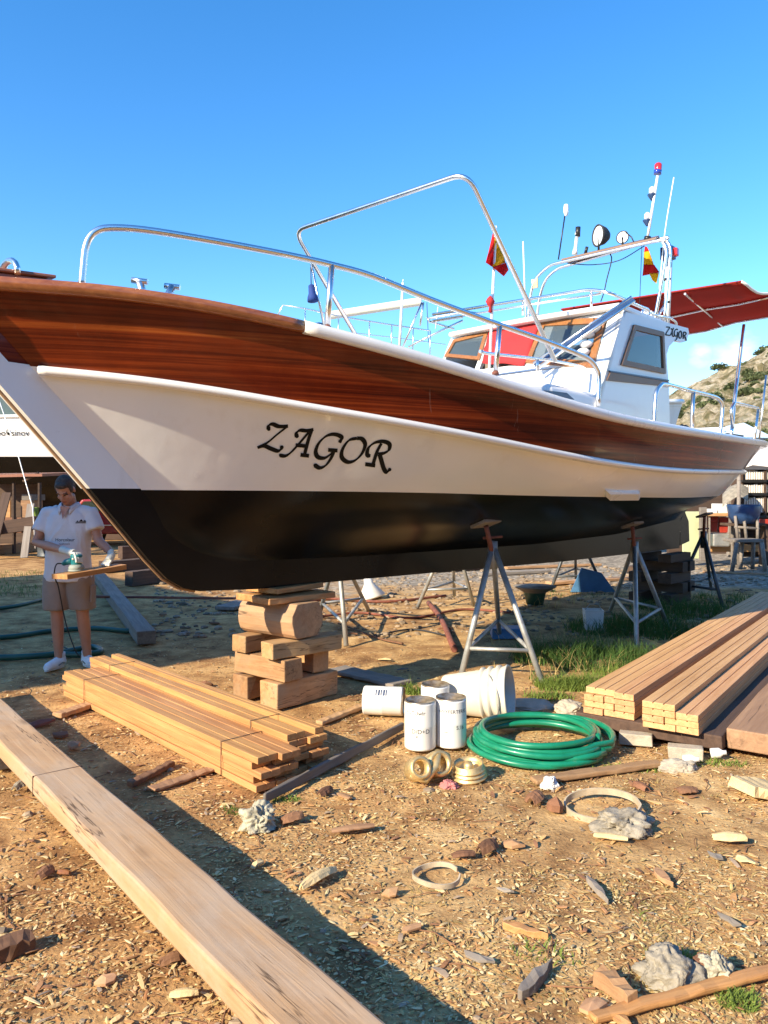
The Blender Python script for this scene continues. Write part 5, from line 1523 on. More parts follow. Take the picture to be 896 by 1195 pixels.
# ------------------------------------------------------------------ litter, gravel and grass (uncountable)
def litter():
    rnd_ = random.Random(11); vs, fs, cols = [], [], []
    pal = [(.70,.55,.28),(.64,.49,.23),(.56,.42,.18),(.74,.60,.34),(.50,.31,.13),(.60,.41,.18),(.40,.23,.10),(.32,.17,.075),(.66,.48,.22),(.44,.25,.11),(.72,.56,.30),(.40,.22,.10),(.54,.28,.11),(.56,.37,.14),(.62,.44,.17),(.50,.31,.13)]
    N = 78000; c = 0; tries = 0
    while c < N and tries < N*6:
        tries += 1
        Y = 1.7+ (rnd_.random()**1.35)*6.8
        X = rnd_.uniform(-.62, .62)*Y*1.05+rnd_.uniform(-.2,.2)
        den = .62+.9*noise.noise(Vector((X*.9, Y*.9, 7)))+.7*noise.noise(Vector((X*2.7, Y*2.7, 2)))
        right = X > -.9-.25*(Y-2)*0
        if not right: den *= .9
        if Y > 5.6: den *= .55
        if rnd_.random() > den: continue
        k = rnd_.random()
        sz = rnd_.uniform(.003, .009) if k < .74 else (rnd_.uniform(.009, .018) if k < .975 else rnd_.uniform(.018, .032))
        asp = rnd_.choice((1.8, 2.6, 4, 6, 9, 12)); w_ = min(sz/asp*1.3, .007)
        a_ = rnd_.uniform(0, 6.283); z0 = gz(X, Y)+rnd_.uniform(.001,.008)
        ux, uy = math.cos(a_), math.sin(a_)
        tl = rnd_.uniform(-.30,.30); cu = rnd_.uniform(.0,.35)*w_
        b = len(vs)
        for (p, q, h) in ((-1,0,0),(-.3,-1,.0),(.5,-.8,0),(1,0,0),(.4,.9,0),(-.4,.8,0),(0,0,1)):
            x = p*sz; y = q*w_; zz = z0+tl*x*.5+h*cu+.35*sz*abs(tl)
            vs.append((X+x*ux-y*uy, Y+x*uy+y*ux, zz))
        for i in range(6): fs.append((b+i, b+(i+1) % 6, b+6))
        base = rnd_.choice(pal); f = rnd_.uniform(.75,1.25)
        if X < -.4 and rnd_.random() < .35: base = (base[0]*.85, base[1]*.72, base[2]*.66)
        cols += [(base[0]*f, base[1]*f, base[2]*f, 1)]*6
        c += 1
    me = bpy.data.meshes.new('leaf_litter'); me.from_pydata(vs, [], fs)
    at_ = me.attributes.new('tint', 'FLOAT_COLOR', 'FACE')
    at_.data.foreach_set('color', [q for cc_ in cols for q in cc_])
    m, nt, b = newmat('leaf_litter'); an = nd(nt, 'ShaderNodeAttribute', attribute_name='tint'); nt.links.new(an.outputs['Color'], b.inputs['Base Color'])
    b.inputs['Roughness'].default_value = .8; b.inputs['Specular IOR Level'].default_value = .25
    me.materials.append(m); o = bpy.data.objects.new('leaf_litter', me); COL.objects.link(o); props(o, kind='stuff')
litter()
def shavings():
    rnd_ = random.Random(77); vs, fs, cols = [], [], []
    pal = [(.40,.21,.10),(.24,.12,.06),(.62,.44,.21),(.70,.55,.30),(.50,.27,.11),(.30,.15,.08),(.56,.36,.16),(.36,.27,.19)]
    c = 0
    while c < 3200:
        Y = 1.75+(rnd_.random()**1.3)*5.5; X = rnd_.uniform(-.6,.6)*Y
        if rnd_.random() > .45+.9*noise.noise(Vector((X*1.4, Y*1.4, 17)))+.3: continue
        ln = rnd_.uniform(.012,.045)*(1.5 if rnd_.random() < .12 else 1); wd = ln*rnd_.uniform(.14,.5); a_ = rnd_.uniform(0,6.283)
        curl_ = rnd_.uniform(.0,.45); tw = rnd_.uniform(-.6,.6); tl = rnd_.uniform(-.2,.3); th = .0022; b = len(vs); n = 4
        ux, uy = math.cos(a_), math.sin(a_); z0 = gz(X,Y)+.003
        for side_ in (0, 1):
            for i in range(n):
                u = i/(n-1)-.5; w_ = wd*(1-1.5*u*u)*rnd_.uniform(.8,1.1)
                for q in (-.5, .5):
                    x = ln*u; y = w_*q; z = curl_*ln*(.25-u*u)+tl*x+tw*y*u+abs(tl)*ln*.5+side_*th+abs(tw)*wd*.25
                    vs.append((X+x*ux-y*uy, Y+x*uy+y*ux, z0+z))
        m = 2*n
        for i in range(n-1):
            fs += [(b+m+2*i, b+m+2*i+1, b+m+2*i+3, b+m+2*i+2), (b+2*i, b+2*i+2, b+2*i+3, b+2*i+1), (b+2*i, b+m+2*i, b+m+2*i+2, b+2*i+2), (b+2*i+1, b+2*i+3, b+m+2*i+3, b+m+2*i+1)]
        fs += [(b, b+1, b+m+1, b+m), (b+m-2, b+2*m-2, b+2*m-1, b+m-1)]
        base = rnd_.choice(pal); f = rnd_.uniform(.8,1.2); cols += [(base[0]*f, base[1]*f, base[2]*f, 1)]*(4*(n-1)+2); c += 1
    me = bpy.data.meshes.new('wood_shavings'); me.from_pydata(vs, [], fs)
    at_ = me.attributes.new('tint', 'FLOAT_COLOR', 'FACE'); at_.data.foreach_set('color', [q for cc_ in cols for q in cc_])
    me.materials.append(bpy.data.materials['leaf_litter']); o = bpy.data.objects.new('wood_shavings', me); COL.objects.link(o); props(o, kind='stuff')
shavings()
def pebbles():
    rnd_ = random.Random(5); vs, fs, cols = [], [], []
    ico = bmesh.new(); bmesh.ops.create_icosphere(ico, subdivisions=1, radius=1)
    iv = [v.co.copy() for v in ico.verts]; ico.verts.index_update(); if_ = [tuple(v.index for v in f.verts) for f in ico.faces]; ico.free()
    for k in range(6400):
        if k < 2600:
            Y = 1.7+(rnd_.random()**1.2)*8; X = rnd_.uniform(-.62,.62)*Y; s = rnd_.choice((.004,.006,.008,.012))*rnd_.uniform(.7,1.3)
            if rnd_.random() < .02: s = rnd_.uniform(.02,.04)
        else:
            Y = rnd_.uniform(8.5, 17); X = rnd_.uniform(-.3,.6)*Y; s = rnd_.uniform(.012,.045)*rnd_.choice((.6,.8,1,1.5))
        if noise.noise(Vector((X*.9, Y*.9, 4))) < -.25: continue
        if k < 2600 and k % 2: continue
        q = Quaternion((rnd_.random(), rnd_.random(), rnd_.random(), rnd_.random())).normalized(); b = len(vs)
        z = gz(X, Y)+s*.2; sc_ = Vector((1, rnd_.uniform(.6,1), rnd_.uniform(.4,.7)))*s
        for v in iv:
            p = q @ v; vs.append((X+p.x*sc_.x*rnd_.uniform(.85,1.15), Y+p.y*sc_.y, z+p.z*sc_.z))
        fs += [tuple(i+b for i in f) for f in if_]
        g_ = rnd_.uniform(.14,.34); cols += [(g_*1.1, g_*.84, g_*.58, 1)]*len(if_)
    me = bpy.data.meshes.new('pebbles'); me.from_pydata(vs, [], fs)
    at_ = me.attributes.new('tint', 'FLOAT_COLOR', 'FACE'); at_.data.foreach_set('color', [q for cc_ in cols for q in cc_])
    me.materials.append(bpy.data.materials['leaf_litter']); o = bpy.data.objects.new('pebbles', me); COL.objects.link(o); props(o, kind='stuff')
pebbles()
def twigs():
    rnd_ = random.Random(21); mb = MB()
    for k in range(420):
        Y = 1.9+(rnd_.random()**1.2)*7.5; X = rnd_.uniform(-.6,.6)*Y
        a_ = rnd_.uniform(0, 6.28); ln = rnd_.uniform(.05,.22); z = gz(X,Y)+.006
        p = [Vector((X, Y, z)), Vector((X+math.cos(a_)*ln*.5+rnd_.uniform(-.01,.01), Y+math.sin(a_)*ln*.5, z+rnd_.uniform(0,.012))), Vector((X+math.cos(a_+.2)*ln, Y+math.sin(a_+.2)*ln, z+.002))]
        mb.tube(p, rnd_.uniform(.0012,.003), 4)
    o = mb.build('twigs', M['bark'], recalc=False); props(o, kind='stuff')
twigs()
def grass(name, patches, mat, seed):
    rnd_ = random.Random(seed); vs, fs = [], []
    for (X0, Y0, rx, ry, n, h0, h1, lean) in patches:
        for _ in range(n):
            t_ = rnd_.random()*6.283; r_ = math.sqrt(rnd_.random())
            X, Y = X0+rx*r_*math.cos(t_), Y0+ry*r_*math.sin(t_)
            if noise.noise(Vector((X*2.2, Y*2.2, 9))) < -.22: continue
            h = rnd_.uniform(h0, h1)*(1.1-.5*r_); a_ = rnd_.random()*6.283; w_ = rnd_.uniform(.0025,.006); ln = lean*rnd_.uniform(.3,1.4)*h
            dx, dy = math.cos(a_), math.sin(a_); b = len(vs); z0 = gz(X,Y)-.005
            for k in range(4):
                u = k/3; ww = w_*(1-u*.9); ox = dx*ln*u*u; oy = dy*ln*u*u; zz = z0+h*(u-.25*u*u*lean)
                vs += [(X+ox-dy*ww, Y+oy+dx*ww, zz), (X+ox+dy*ww, Y+oy-dx*ww, zz)]
            for k in range(3): fs.append((b+2*k, b+2*k+1, b+2*k+3, b+2*k+2))
    me = bpy.data.meshes.new(name); me.from_pydata(vs, [], fs); me.materials.append(M[mat])
    o = bpy.data.objects.new(name, me); COL.objects.link(o); return props(o, kind='stuff')
def grassmat(name, c):
    m = cloth(name, c, .35); return m
M['grass'] = grassmat('grass', (.075, .15, .028)); M['grass_light'] = grassmat('grass_light', (.20, .28, .05)); M['straw'] = grassmat('straw', (.50, .38, .15))
def gp(px, py): g_ = G(px, py); return g_.x, g_.y
P_ = []
for (x, y, rx, ry, n, h0, h1) in ((690,770,.75,.5,2300,.08,.38),(740,735,.8,.6,1900,.08,.36),(800,715,.8,.8,1900,.06,.32),(640,765,.4,.35,420,.06,.26),(850,700,.5,.7,500,.06,.24),(600,790,.3,.2,160,.04,.16),(690,690,1.1,.8,420,.05,.16)):
    X, Y = gp(x, y); P_.append((X, Y, rx, ry, n, h0, h1, .8))
grass('grass', P_, 'grass', 3)
P_ = []
for (x, y, rx, ry, n, h0, h1) in ((670,800,.40,.16,1500,.06,.17),(640,812,.2,.1,260,.04,.12),(480,806,.09,.07,160,.06,.18),(500,812,.08,.06,90,.04,.12),(720,790,.3,.2,300,.06,.2),(862,1163,.07,.05,200,.03,.07),(790,1115,.12,.04,150,.02,.06),(262,945,.08,.05,120,.02,.05),(330,930,.10,.04,130,.02,.05),(745,895,.3,.06,240,.02,.06),(840,890,.2,.06,200,.02,.06),(700,1060,.2,.1,120,.02,.05),(640,1110,.15,.1,100,.02,.05)):
    X, Y = gp(x, y); P_.append((X, Y, rx, ry, n, h0, h1, .9))
grass('fresh_grass', P_, 'grass_light', 4)
P_ = []
for k in range(46):
    x, y = random.uniform(420, 890), random.uniform(900, 1180); X, Y = gp(x, y); P_.append((X, Y, .16, .12, 34, .015, .05, 1.9))
for k in range(34):
    x, y = random.uniform(600, 860), random.uniform(690, 800); X, Y = gp(x, y); P_.append((X, Y, .3, .2, 16, .12, .42, 1.2))
grass('dry_grass', P_, 'straw', 6)
X, Y = gp(20, 690)
grass('weeds', [(X, Y, .9, .9, 500, .05, .16, .8), (X-1.5, Y+2, 1.2, 1.5, 500, .05, .18, .8)], 'grass', 8)
# ------------------------------------------------------------------ hillside
HX0, HX1, HY0, HY1 = -40, 260, 90, 300
def hz(x, y):
    px = 448+FPX*x/max(y, 1)
    sky = interp([(300,4),(520,20),(640,58),(740,96),(783,109),(840,131),(896,161),(1000,205),(1200,260),(1700,300)], px)
    ridge = CAMZ+sky*200/FPX
    k = min(1, max(0, (y-95)/105)); k = k*k*(3-2*k)*.55+.45*k
    z = ridge*k
    z += (noise.noise(Vector((x*.05, y*.05, 1)))*2.2+noise.noise(Vector((x*.16, y*.16, 2)))*1.1+abs(noise.noise(Vector((x*.33, y*.33, 3))))*2.4-abs(noise.noise(Vector((x*.12, y*.12, 8))))*3.0+.6)*min(1, max(0, k*2.2))
    if y > 205: z -= (y-205)*.02
    return z-.3
mb = MB(); nx, ny = 230, 120
mb.grid([[Vector((HX0+(HX1-HX0)*i/nx, HY0+(HY1-HY0)*j/ny, hz(HX0+(HX1-HX0)*i/nx, HY0+(HY1-HY0)*j/ny))) for i in range(nx+1)] for j in range(ny+1)], smooth=False)
def hill_mat():
    m, nt, b = newmat('hill_rock'); v = mapping(nt)
    f = tex_noise(nt, v, .22, 9, .72, .6); f2 = tex_noise(nt, v, .5, 8, .75)
    c = ramp(nt, f, [(.38, (.13, .125, .05)), (.45, (.36, .28, .14)), (.52, (.70, .58, .40)), (.64, (.80, .72, .55))])
    sc = ramp(nt, f2, [(.46, (0,0,0)), (.56, (1,1,1))])
    c = mixc(nt, math_n(nt, 'MULTIPLY', sc, .55), c, (.17, .165, .06))
    nt.links.new(c, b.inputs['Base Color']); b.inputs['Roughness'].default_value = .95
    bump(nt, b, tex_noise(nt, v, .7, 9, .75), 1.0, 3.0)
    return m
M['hill'] = hill_mat()
props(mb.build('hill', M['hill'], recalc=False), kind='structure')
M['shrub'] = cloth('shrub', (.12, .145, .06), .25)
def shrub_mesh(seed):
    rnd_ = random.Random(seed); vs, fs = [], []
    for k in range(420):
        t_ = rnd_.random()*6.283; p_ = math.acos(rnd_.uniform(-.2, 1)); r_ = rnd_.uniform(.55, 1)*(1+.25*math.sin(3*t_+seed))
        c = Vector((r_*math.sin(p_)*math.cos(t_), r_*math.sin(p_)*math.sin(t_), .75*r_*math.cos(p_)))
        a_ = Vector((rnd_.uniform(-1,1), rnd_.uniform(-1,1), rnd_.uniform(-1,1))).normalized()*.17; d_ = a_.orthogonal().normalized()*.12
        b = len(vs); vs += [c-a_, c+d_, c+a_, c-d_]; fs.append((b,b+1,b+2,b+3))
    me = bpy.data.meshes.new('shrub'); me.from_pydata(vs, [], fs); me.materials.append(M['shrub']); return me
sm_ = [shrub_mesh(i) for i in range(4)]
rnd_ = random.Random(3); cnt = 0; tr = 0
while cnt < 150 and tr < 3000:
    tr += 1
    y = rnd_.uniform(120, 205); px = rnd_.uniform(600, 960); x = (px-448)/FPX*y
    z = hz(x, y)
    if noise.noise(Vector((x*.08, y*.08, 5))) < -.1: continue
    o = bpy.data.objects.new('shrub', sm_[cnt % 4]); COL.objects.link(o); s = rnd_.choice((.5,.6,.8,1.0,1.3,1.7))*rnd_.uniform(.8,1.2)
    o.location = (x, y, z+.1*s); o.scale = (s*1.25, s*1.25, s); o.rotation_euler = (0,0,rnd_.random()*6)
    props(o, 'dark green shrub dotted on the pale rocky hillside', 'shrub', 'shrubs on the hillside'); cnt += 1

# ------------------------------------------------------------------ other boats
def simple_boat(name, label, x0, x1, yc, beam_, zk, zw, zs, mats, flare=.75, bow_right=False):
    """broadside hull: keel zk, paint line zw, sheer zs(u)"""
    o = empty(name, label, 'boat', ((x0+x1)/2, yc, 0)); T = Matrix.Translation((-(x0+x1)/2, -yc, 0))
    n = 40; up, lo = [], []
    for i in range(n+1):
        u = i/n; x = x0+(x1-x0)*u; s_ = max(.02, (1-abs(2*u-1)**2.6)); zz = zs(u)
        b2 = beam_/2*s_; ov = (u-.5)*2*.9
        up.append([Vector((x+ov*.6, yc-b2, zz)), Vector((x+ov*.3, yc-b2*.96, (zz*.45+zw*.55))), Vector((x, yc-b2*.88, zw))])
        lo.append([Vector((x, yc-b2*.88, zw)), Vector((x-ov*.4, yc-b2*.72, zw*.6+zk*.4)), Vector((x-ov*.9, yc-b2*.35, zw*.2+zk*.8)), Vector((x-ov*1.2, yc-.05*s_, zk))])
    def mir(rows): return [r+[Vector((p.x, 2*yc-p.y, p.z)) for p in r[::-1]] for r in rows]
    for rows, nm, mt in ((up, 'hull', mats[0]), (lo, 'bottom', mats[1])):
        mb = MB(); mb.grid(rows); mb.grid([[Vector((p.x, 2*yc-p.y, p.z)) for p in r] for r in rows], flip=True)
        if nm == 'hull': mb.grid([[r[0]-Vector((0,0,.12)), Vector((r[0].x, 2*yc-r[0].y, r[0].z-.12))] for r in rows])
        mb.build(nm, M[mt], o, xf=T)
    MB().tube([r[0] for r in up], .06, 6).build('rub_strip', M['white_rail'], o, xf=T)
    return o, T, up
b2, T2, up2 = simple_boat('boat', 'white motor boat with a dark green bottom behind the man', -21, -5.2, 26.5, 4.4, 1.0, 2.75, lambda u: 4.0+.35*(2*u-1)**2, ('white_paint', 'antifoul'))
mb = MB(); mb.box((-14.0, 26.5, 4.45), (10.5, 3.0, .9)); c_ = mb.build('cabin', M['white_gel'], b2, .1, xf=T2)
mb = MB(); mb.box((-14.0, 24.99, 4.42), (9.6, .04, .62)); mb.build('window', M['glass_side'], c_, .01, xf=T2)
mb = MB(); mb.box((-14.0, 26.5, 5.0), (11.2, 3.6, .16)); mb.build('roof', M['white_gel'], b2, .06, xf=T2)
me = label_text(None, 'oo\u03b8sinov', .27, None); me.materials.clear(); me.materials.append(M['letter'])
t = bpy.data.objects.new('boat_name', me); COL.objects.link(t); t.parent = b2
xw = W(17, 508, 24.5); t.matrix_local = T2 @ Matrix.Translation((xw.x, 24.2, 3.40)) @ Matrix.Rotation(R(90), 4, 'X')
# ray down on its side so the name lies on the planking
bv = BVHTree.FromPolygons([p for r in up2 for p in r], [(i*3+j, i*3+j+1, (i+1)*3+j+1, (i+1)*3+j) for i in range(40) for j in range(2)])
for v in me.vertices:
    h = bv.ray_cast(Vector((xw.x+v.co.x, 10, 3.40+v.co.y)), Vector((0,1,0)))[0]
    if h: v.co.z = -(h.y-24.2)+.02
for xx in (-18, -13, -8.5):
    MB().tube([(xx-.5, 24.6, 0), (xx, 25.2, 2.2)], .06, 8).build('support', M['dark_wood'], b2, xf=T2)
mb = MB(); mb.box((-13, 26.5, .5), (9, .5, 1.0)); mb.build('keel_block', M['dark_wood'], b2, xf=T2)
o = MB().tube([W(-3, 462, 20), W(22, 535, 19), W(38, 592, 18.5), W(41, 640, 18.4)], .012, 6).build('mooring_rope', M['white_rail']); props(o, 'pale rope hanging down from the boat behind the man', 'rope')

b3, T3, up3 = simple_boat('boat', 'boat laid up behind, only its thin deck rails and white boom showing', -6, 7.0, 19.5, 4.2, 1.0, 2.3, lambda u: 3.6+.3*(2*u-1)**2, ('white_paint', 'navy'))
def t3(name, pix, r, mat, parent=None, Y=17.6):
    return MB().tube([W(x, y, Y) for x, y in pix], r, 6).build(name, M[mat], parent or b3, xf=T3)
r3 = t3('deck_rail', [(322,372),(330,356),(356,360),(395,369),(450,378),(502,386)], .016, 'steel')
t3('rail_wire', [(340,379),(400,387),(460,394),(520,402)], .01, 'steel', r3)
for x, y, y2 in ((356,360,400),(395,369,405),(431,374,408),(457,379,412),(482,383,414),(502,386,420)): t3('stanchion', [(x,y),(x-.5,y2)], .013, 'steel', r3)
def taper(p0, p1, r0, r1, name, mat): return MB().tube([p0, p1], r0, 10, radii=[r0, r1]).build(name, M[mat], b3, xf=T3)
mb = MB(); a_, b_ = W(383, 366, 18.5), W(492, 350, 18.5); d_ = Vector((0,0,.10))
mb.prism([a_-d_*1.0, b_-d_*.9, b_+d_*.8, a_+d_*.6], (0,.25,0)); mb.build('boom', M['plastic_white'], b3, .03, xf=T3)
t3('mast', [(466,408),(470,330)], .03, 'white_rail'); t3('mast', [(470,329),(470.5,326)], .012, 'white_rail')
t3('boom_strut', [(470,405),(492,353)], .025, 'steel', None, 18.4); t3('boom_strut', [(490,380),(494,353)], .025, 'steel', None, 18.4)
t3('boom_line', [(498,353),(500,400)], .008, 'rubber', None, 18.4)
for pts_ in ([(498,372),(545,364),(560,366)], [(500,376),(540,370)], [(476,405),(512,387),(540,374)], [(498,370),(501,375),(530,384)]): t3('gantry_tube', pts_, .025, 'steel', None, 17.8)
t3('whip_aerial', [(508,384),(511,358)], .01, 'white_rail')
mb = MB(); mb.lathe([(.001,-.02),(.25,-.02),(.25,.0),(.001,.02)], 20, T3 @ Matrix.Translation(W(372, 388, 17.9)) @ Matrix.Rotation(R(80), 4, 'X')); mb.build('round_fender', M['steel'], b3)

# covered boat with a pale blue cover, off the stern
o = empty('covered_boat', 'white boat cabin with a pale blue cover beyond the stern rail', 'boat', (10.2, 24, 0)); Tc = Matrix.Translation((-10.2, -24, 0))
mb = MB(); mb.prism([W(770,516,24), W(905,518,24), W(905,540,24), W(770,540,24)], (0,2.5,0)); mb.build('hull', M['canvas_white'], o, .05, xf=Tc)
mb = MB(); mb.prism([W(797,500,24.2), W(846,498,24.2), W(846,518,24.2), W(797,518,24.2)], (0,2,0)); mb.build('cabin', M['white_gel'], o, .05, xf=Tc)
mb = MB(); a_, b_, c_ = W(842,510,23.6), W(868,493,24.3), W(905,511,23.6)
mb.add([a_, b_, c_, a_+Vector((0,2,0)), b_+Vector((0,1.2,0)), c_+Vector((0,2,0))], [(0,1,2),(5,4,3),(0,3,4,1),(1,4,5,2),(0,2,5,3)]); mb.build('cover', M['tarp_pale'], o, .03, xf=Tc)
mb = MB(); mb.prism([W(847,505,23.5), W(868,508,23.5), W(867,513,23.5), W(847,510,23.5)], (0,.05,0)); mb.build('window', M['black'], o, xf=Tc)
for x in (800, 850, 900):
    MB().tube([W(x, 536, 24.5), Vector((W(x, 536, 24.5).x, 24.5, 0))], .09, 8).build('support', M['dark_wood'], o, xf=Tc)

# ------------------------------------------------------------------ open shed, rack, benches and bins at the far right
Yr = 17.0
def bx(name, label, cat, x0, y0, x1, y1, Y, depth, mat, bevel=.01, group=None, parent=None, kind=None):
    a_, b_ = W(x0, y0, Y), W(x1, y1, Y)
    mb = MB(); mb.box(((a_.x+b_.x)/2, Y+depth/2, (a_.z+b_.z)/2), (abs(b_.x-a_.x), depth, abs(a_.z-b_.z)))
    if parent is not None: return mb.build(name, M[mat], parent, bevel, xf=Matrix.Translation(-Vector(parent.location)))
    c = Vector(((a_.x+b_.x)/2, Y+depth/2, min(a_.z, b_.z)))
    o = mb.build(name, M[mat], None, bevel, xf=Matrix.Translation(-c)); o.location = c
    return props(o, label, cat, group, kind)
o = empty('storage_rack', 'black storage rack filled with rows of white slats at the far right', 'rack', (9.2, 17.6, 0))
for x in (866, 893, 940): bx('post', None, None, x-1.5, 540, x+1.5, 648, 17.4, .5, 'dark_wood', parent=o)
for y in (545, 560, 575.5, 602, 640): bx('shelf', None, None, 866, y, 942, y+3, 17.35, .55, 'black', parent=o)
for y0, y1 in ((549,559.5),(564.5,575),(580,598)):
    mb = MB()
    n = 26
    for k in range(n):
        if random.random() < .12: continue
        x = 868+72*k/n; a_, b_ = W(x, y0+random.uniform(0,2), 17.45), W(x+1.5, y1, 17.45)
        mb.box(((a_.x+b_.x)/2, 17.55, (a_.z+b_.z)/2), (b_.x-a_.x, .25, a_.z-b_.z))
    s_ = mb.build('slat_row', M['canvas_white'], o, xf=Matrix.Translation(-Vector(o.location))); s_['kind'] = 'stuff'
bx('back_panel', None, None, 864, 540, 944, 650, 18.0, .05, 'dark_wood', parent=o)
aw = empty('awning', 'white canvas awning over the storage rack', 'awning', (8.6, 16.6, 0))
mb = MB(); mb.prism([W(858,548,16.2), W(878,541,16.0), W(940,548,16.0), W(940,512,17.4), W(893,518,17.4)], (0,0,-.03))
mb.build('canvas', M['canvas_white'], aw, xf=Matrix.Translation(-Vector(aw.location)))
for x in (862, 935): MB().tube([W(x, 545, 16.2), Vector((W(x, 545, 16.2).x, 16.2, 0))], .04, 8).build('pole', M['grey_wood'], aw, xf=Matrix.Translation(-Vector(aw.location)))
bx('shed_post', 'grey brown board wall behind the stern stand', 'wall', 850, 540, 866, 650, 18.4, .12, 'grey_wood')
bx('shed_wall', 'dark plank wall at the back of the open shed', 'wall', 780, 560, 940, 655, 20.5, .15, 'dark_wood')
bx('panel', 'pale green panel leaning behind the stern stand', 'panel', 797, 597, 817, 652, 17.0, .06, 'green_panel')
bx('plank', 'upright grey plank right of the pale green panel', 'plank', 817, 592, 825, 655, 16.6, .08, 'grey_wood')
t = empty('work_table', 'low table with a pale top carrying a white box, far right', 'table', (7.2, 16.9, 0)); Tt = Matrix.Translation(-Vector(t.location))
bx('tabletop', None, None, 826, 599, 858, 602.5, 16.6, .7, 'block_wood', parent=t)
for x in (828, 855): 
    for Y in (16.65, 17.2): bx('leg', None, None, x-1, 602, x+1, 1440/16.6+575, Y, .06, 'grey_wood', parent=t, bevel=.004)
bx('box', 'white box standing on the low table', 'box', 839, 588, 853, 599, 16.8, .4, 'can_white')
bx('box', 'small white carton left of the white box on the table', 'box', 830, 594, 837, 599, 16.8, .3, 'can_white')
def bin_(label, x0, x1, y0, y1, Y):
    a_, b_ = W(x0, y0, Y), W(x1, y1, Y); w_ = (b_.x-a_.x); c = Vector(((a_.x+b_.x)/2, Y+.25, b_.z))
    o = empty('bin', label, 'bin', c)
    h = a_.z-b_.z
    mb = MB(); mb.lathe([(.001,0),(w_*.58,0),(w_*.70,h),(w_*.74,h+.02),(w_*.66,h+.02),(w_*.5,.03),(.001,.03)], 4, rotz(R(45)), smooth=False); mb.build('bin_body', M['red_plastic'], o, .02)
    mb = MB(); mb.box((0,-.30*w_-.14,h*.8), (w_*.5,.03,.05)); mb.build('handle', M['red_plastic'], o, .008)
bin_('red plastic bin under the low table, the left one', 826, 841, 604, 621, 16.75)
bin_('red plastic bin under the low table, the right one', 843, 854, 605, 622, 16.75)
bx('machine', 'grey box shaped machine on the ground under the red bins', 'machine', 832, 623, 852, 638, 16.7, .5, 'galv', .03)
bx('plank', 'sunlit yellow plank lying in front of the shed', 'plank', 822, 636, 900, 644, 17.1, .2, 'pine_new')
bx('plank', 'sunlit orange board lying low behind the wooden stool', 'plank', 866, 606, 900, 612, 17.0, .4, 'red_plastic')
# stool / trestle
o = empty('wooden_stool', 'grey wooden stool with tall back posts at the far right', 'stool', W(873, 660, 15.6)); o.location.z = 0
To = Matrix.Translation(-Vector(o.location))
def bar(name, x0, y0, x1, y1, Y0, Y1, r): 
    MB().tube([W(x0,y0,Y0), W(x1,y1,Y1)], r, 4).build(name, M['grey_wood'], o, xf=To)
bx('seat', None, None, 856, 629.5, 892, 633, 15.5, .5, 'grey_wood', parent=o)
for x0, x1, Y in ((860,854,15.5),(889,893,15.5),(866,864,15.95),(879,878,15.95)): bar('leg', x0, 633, x1, 575+1440/Y-1, Y, Y, .045)
for x0, x1 in ((858,861),(868,871),(884,884)): bar('back_post', x1, 630, x0, 602, 15.95, 16.0, .035)
bar('back_rail', 857, 615, 886, 617, 15.98, 15.98, .03)
# tarp covered dinghy and blue tub
mb = MB(); rows = []
for i in range(7):
    u = i/6; row = []
    for j in range(9):
        v = j/8; p = W(843+u*30, 592-12*math.sin(math.pi*u*.8)-4*v, 16.4+v*1.2); p.z += .25*math.sin(math.pi*v)+.04*noise.noise(Vector((u*5, v*5, 0))); row.append(p)
    rows.append(row)
mb.grid(rows); o = mb.build('tarp', M['bag_grey']); props(o, 'grey tarpaulin sheet draped off the stern at the right', 'tarpaulin')
o = MB().lathe([(.001,0),(.22,.0),(.30,.14),(.34,.38),(.33,.40),(.28,.16),(.001,.03)], 16).build('tub', M['navy']); o.location = W(868, 611, 16.2); props(o, 'dark blue tub hanging under the grey tarpaulin', 'tub')
bx('bench', 'dark bench board carrying the dark blue tub', 'bench', 852, 611, 896, 614, 16.1, .5, 'dark_wood')
bx('trestle_leg', 'dark trestle board under the bench', 'trestle', 893, 614, 897, 660, 16.2, .3, 'dark_wood')

# ------------------------------------------------------------------ far left: shelter, timbers, red car
o = empty('wooden_shelter', 'brown wooden shelter with a pinkish roof at the left edge', 'shelter', (-9.9, 20.6, 0)); Ts = Matrix.Translation(-Vector(o.location))
mb = MB(); a_, b_ = W(-60, 558, 19.8), W(49, 556, 19.8); mb.prism([a_, b_, b_+Vector((.25,2.0,.1)), a_+Vector((0,2.0,.1))], (0,0,.07)); mb.build('roof', M['hatch_wood'], o, xf=Ts)
for x0, x1, nm, mt, y0, y1 in ((-60, 46, 'back_wall', 'dark_wood', 565, 640), ): bx(nm, None, None, x0, y0, x1, y1, 21.6, .1, mt, parent=o)
for x in (-40, 15, 45): bx('post', None, None, x-1.2, 563, x+1.2, 646, 20.0, .12, 'dark_wood', parent=o)
bx('side_board', None, None, -50, 604, 25, 622, 20.05, .08, 'bark', parent=o)
bx('side_board', None, None, 25, 607, 44, 622, 20.2, .08, 'dark_wood', parent=o)
MB().tube([W(27,562,19.9), W(45,552,19.9)], .04, 6).build('brace', M['dark_wood'], o, xf=Ts)
bx('panel', None, None, 3, 584, 12, 604, 20.2, .05, 'pine_new', parent=o)
bx('crate', 'brown crate standing in the wooden shelter', 'crate', 24, 584, 40, 604, 20.4, .5, 'scrap_wood')
bx('crate', 'small dark crate on top of the brown crate in the shelter', 'crate', 25, 577, 43, 584, 20.4, .5, 'grey_wood')
bx('jerry_can', 'bright green can at the right corner of the shelter', 'can', 38, 592, 43, 607, 19.9, .2, 'grass_light')
beam('timber_beam', 'long dark log lying in front of the wooden shelter', 'log', W(-60,633,19.2), W(46,617,19.2), .35, .32, 'dark_wood')
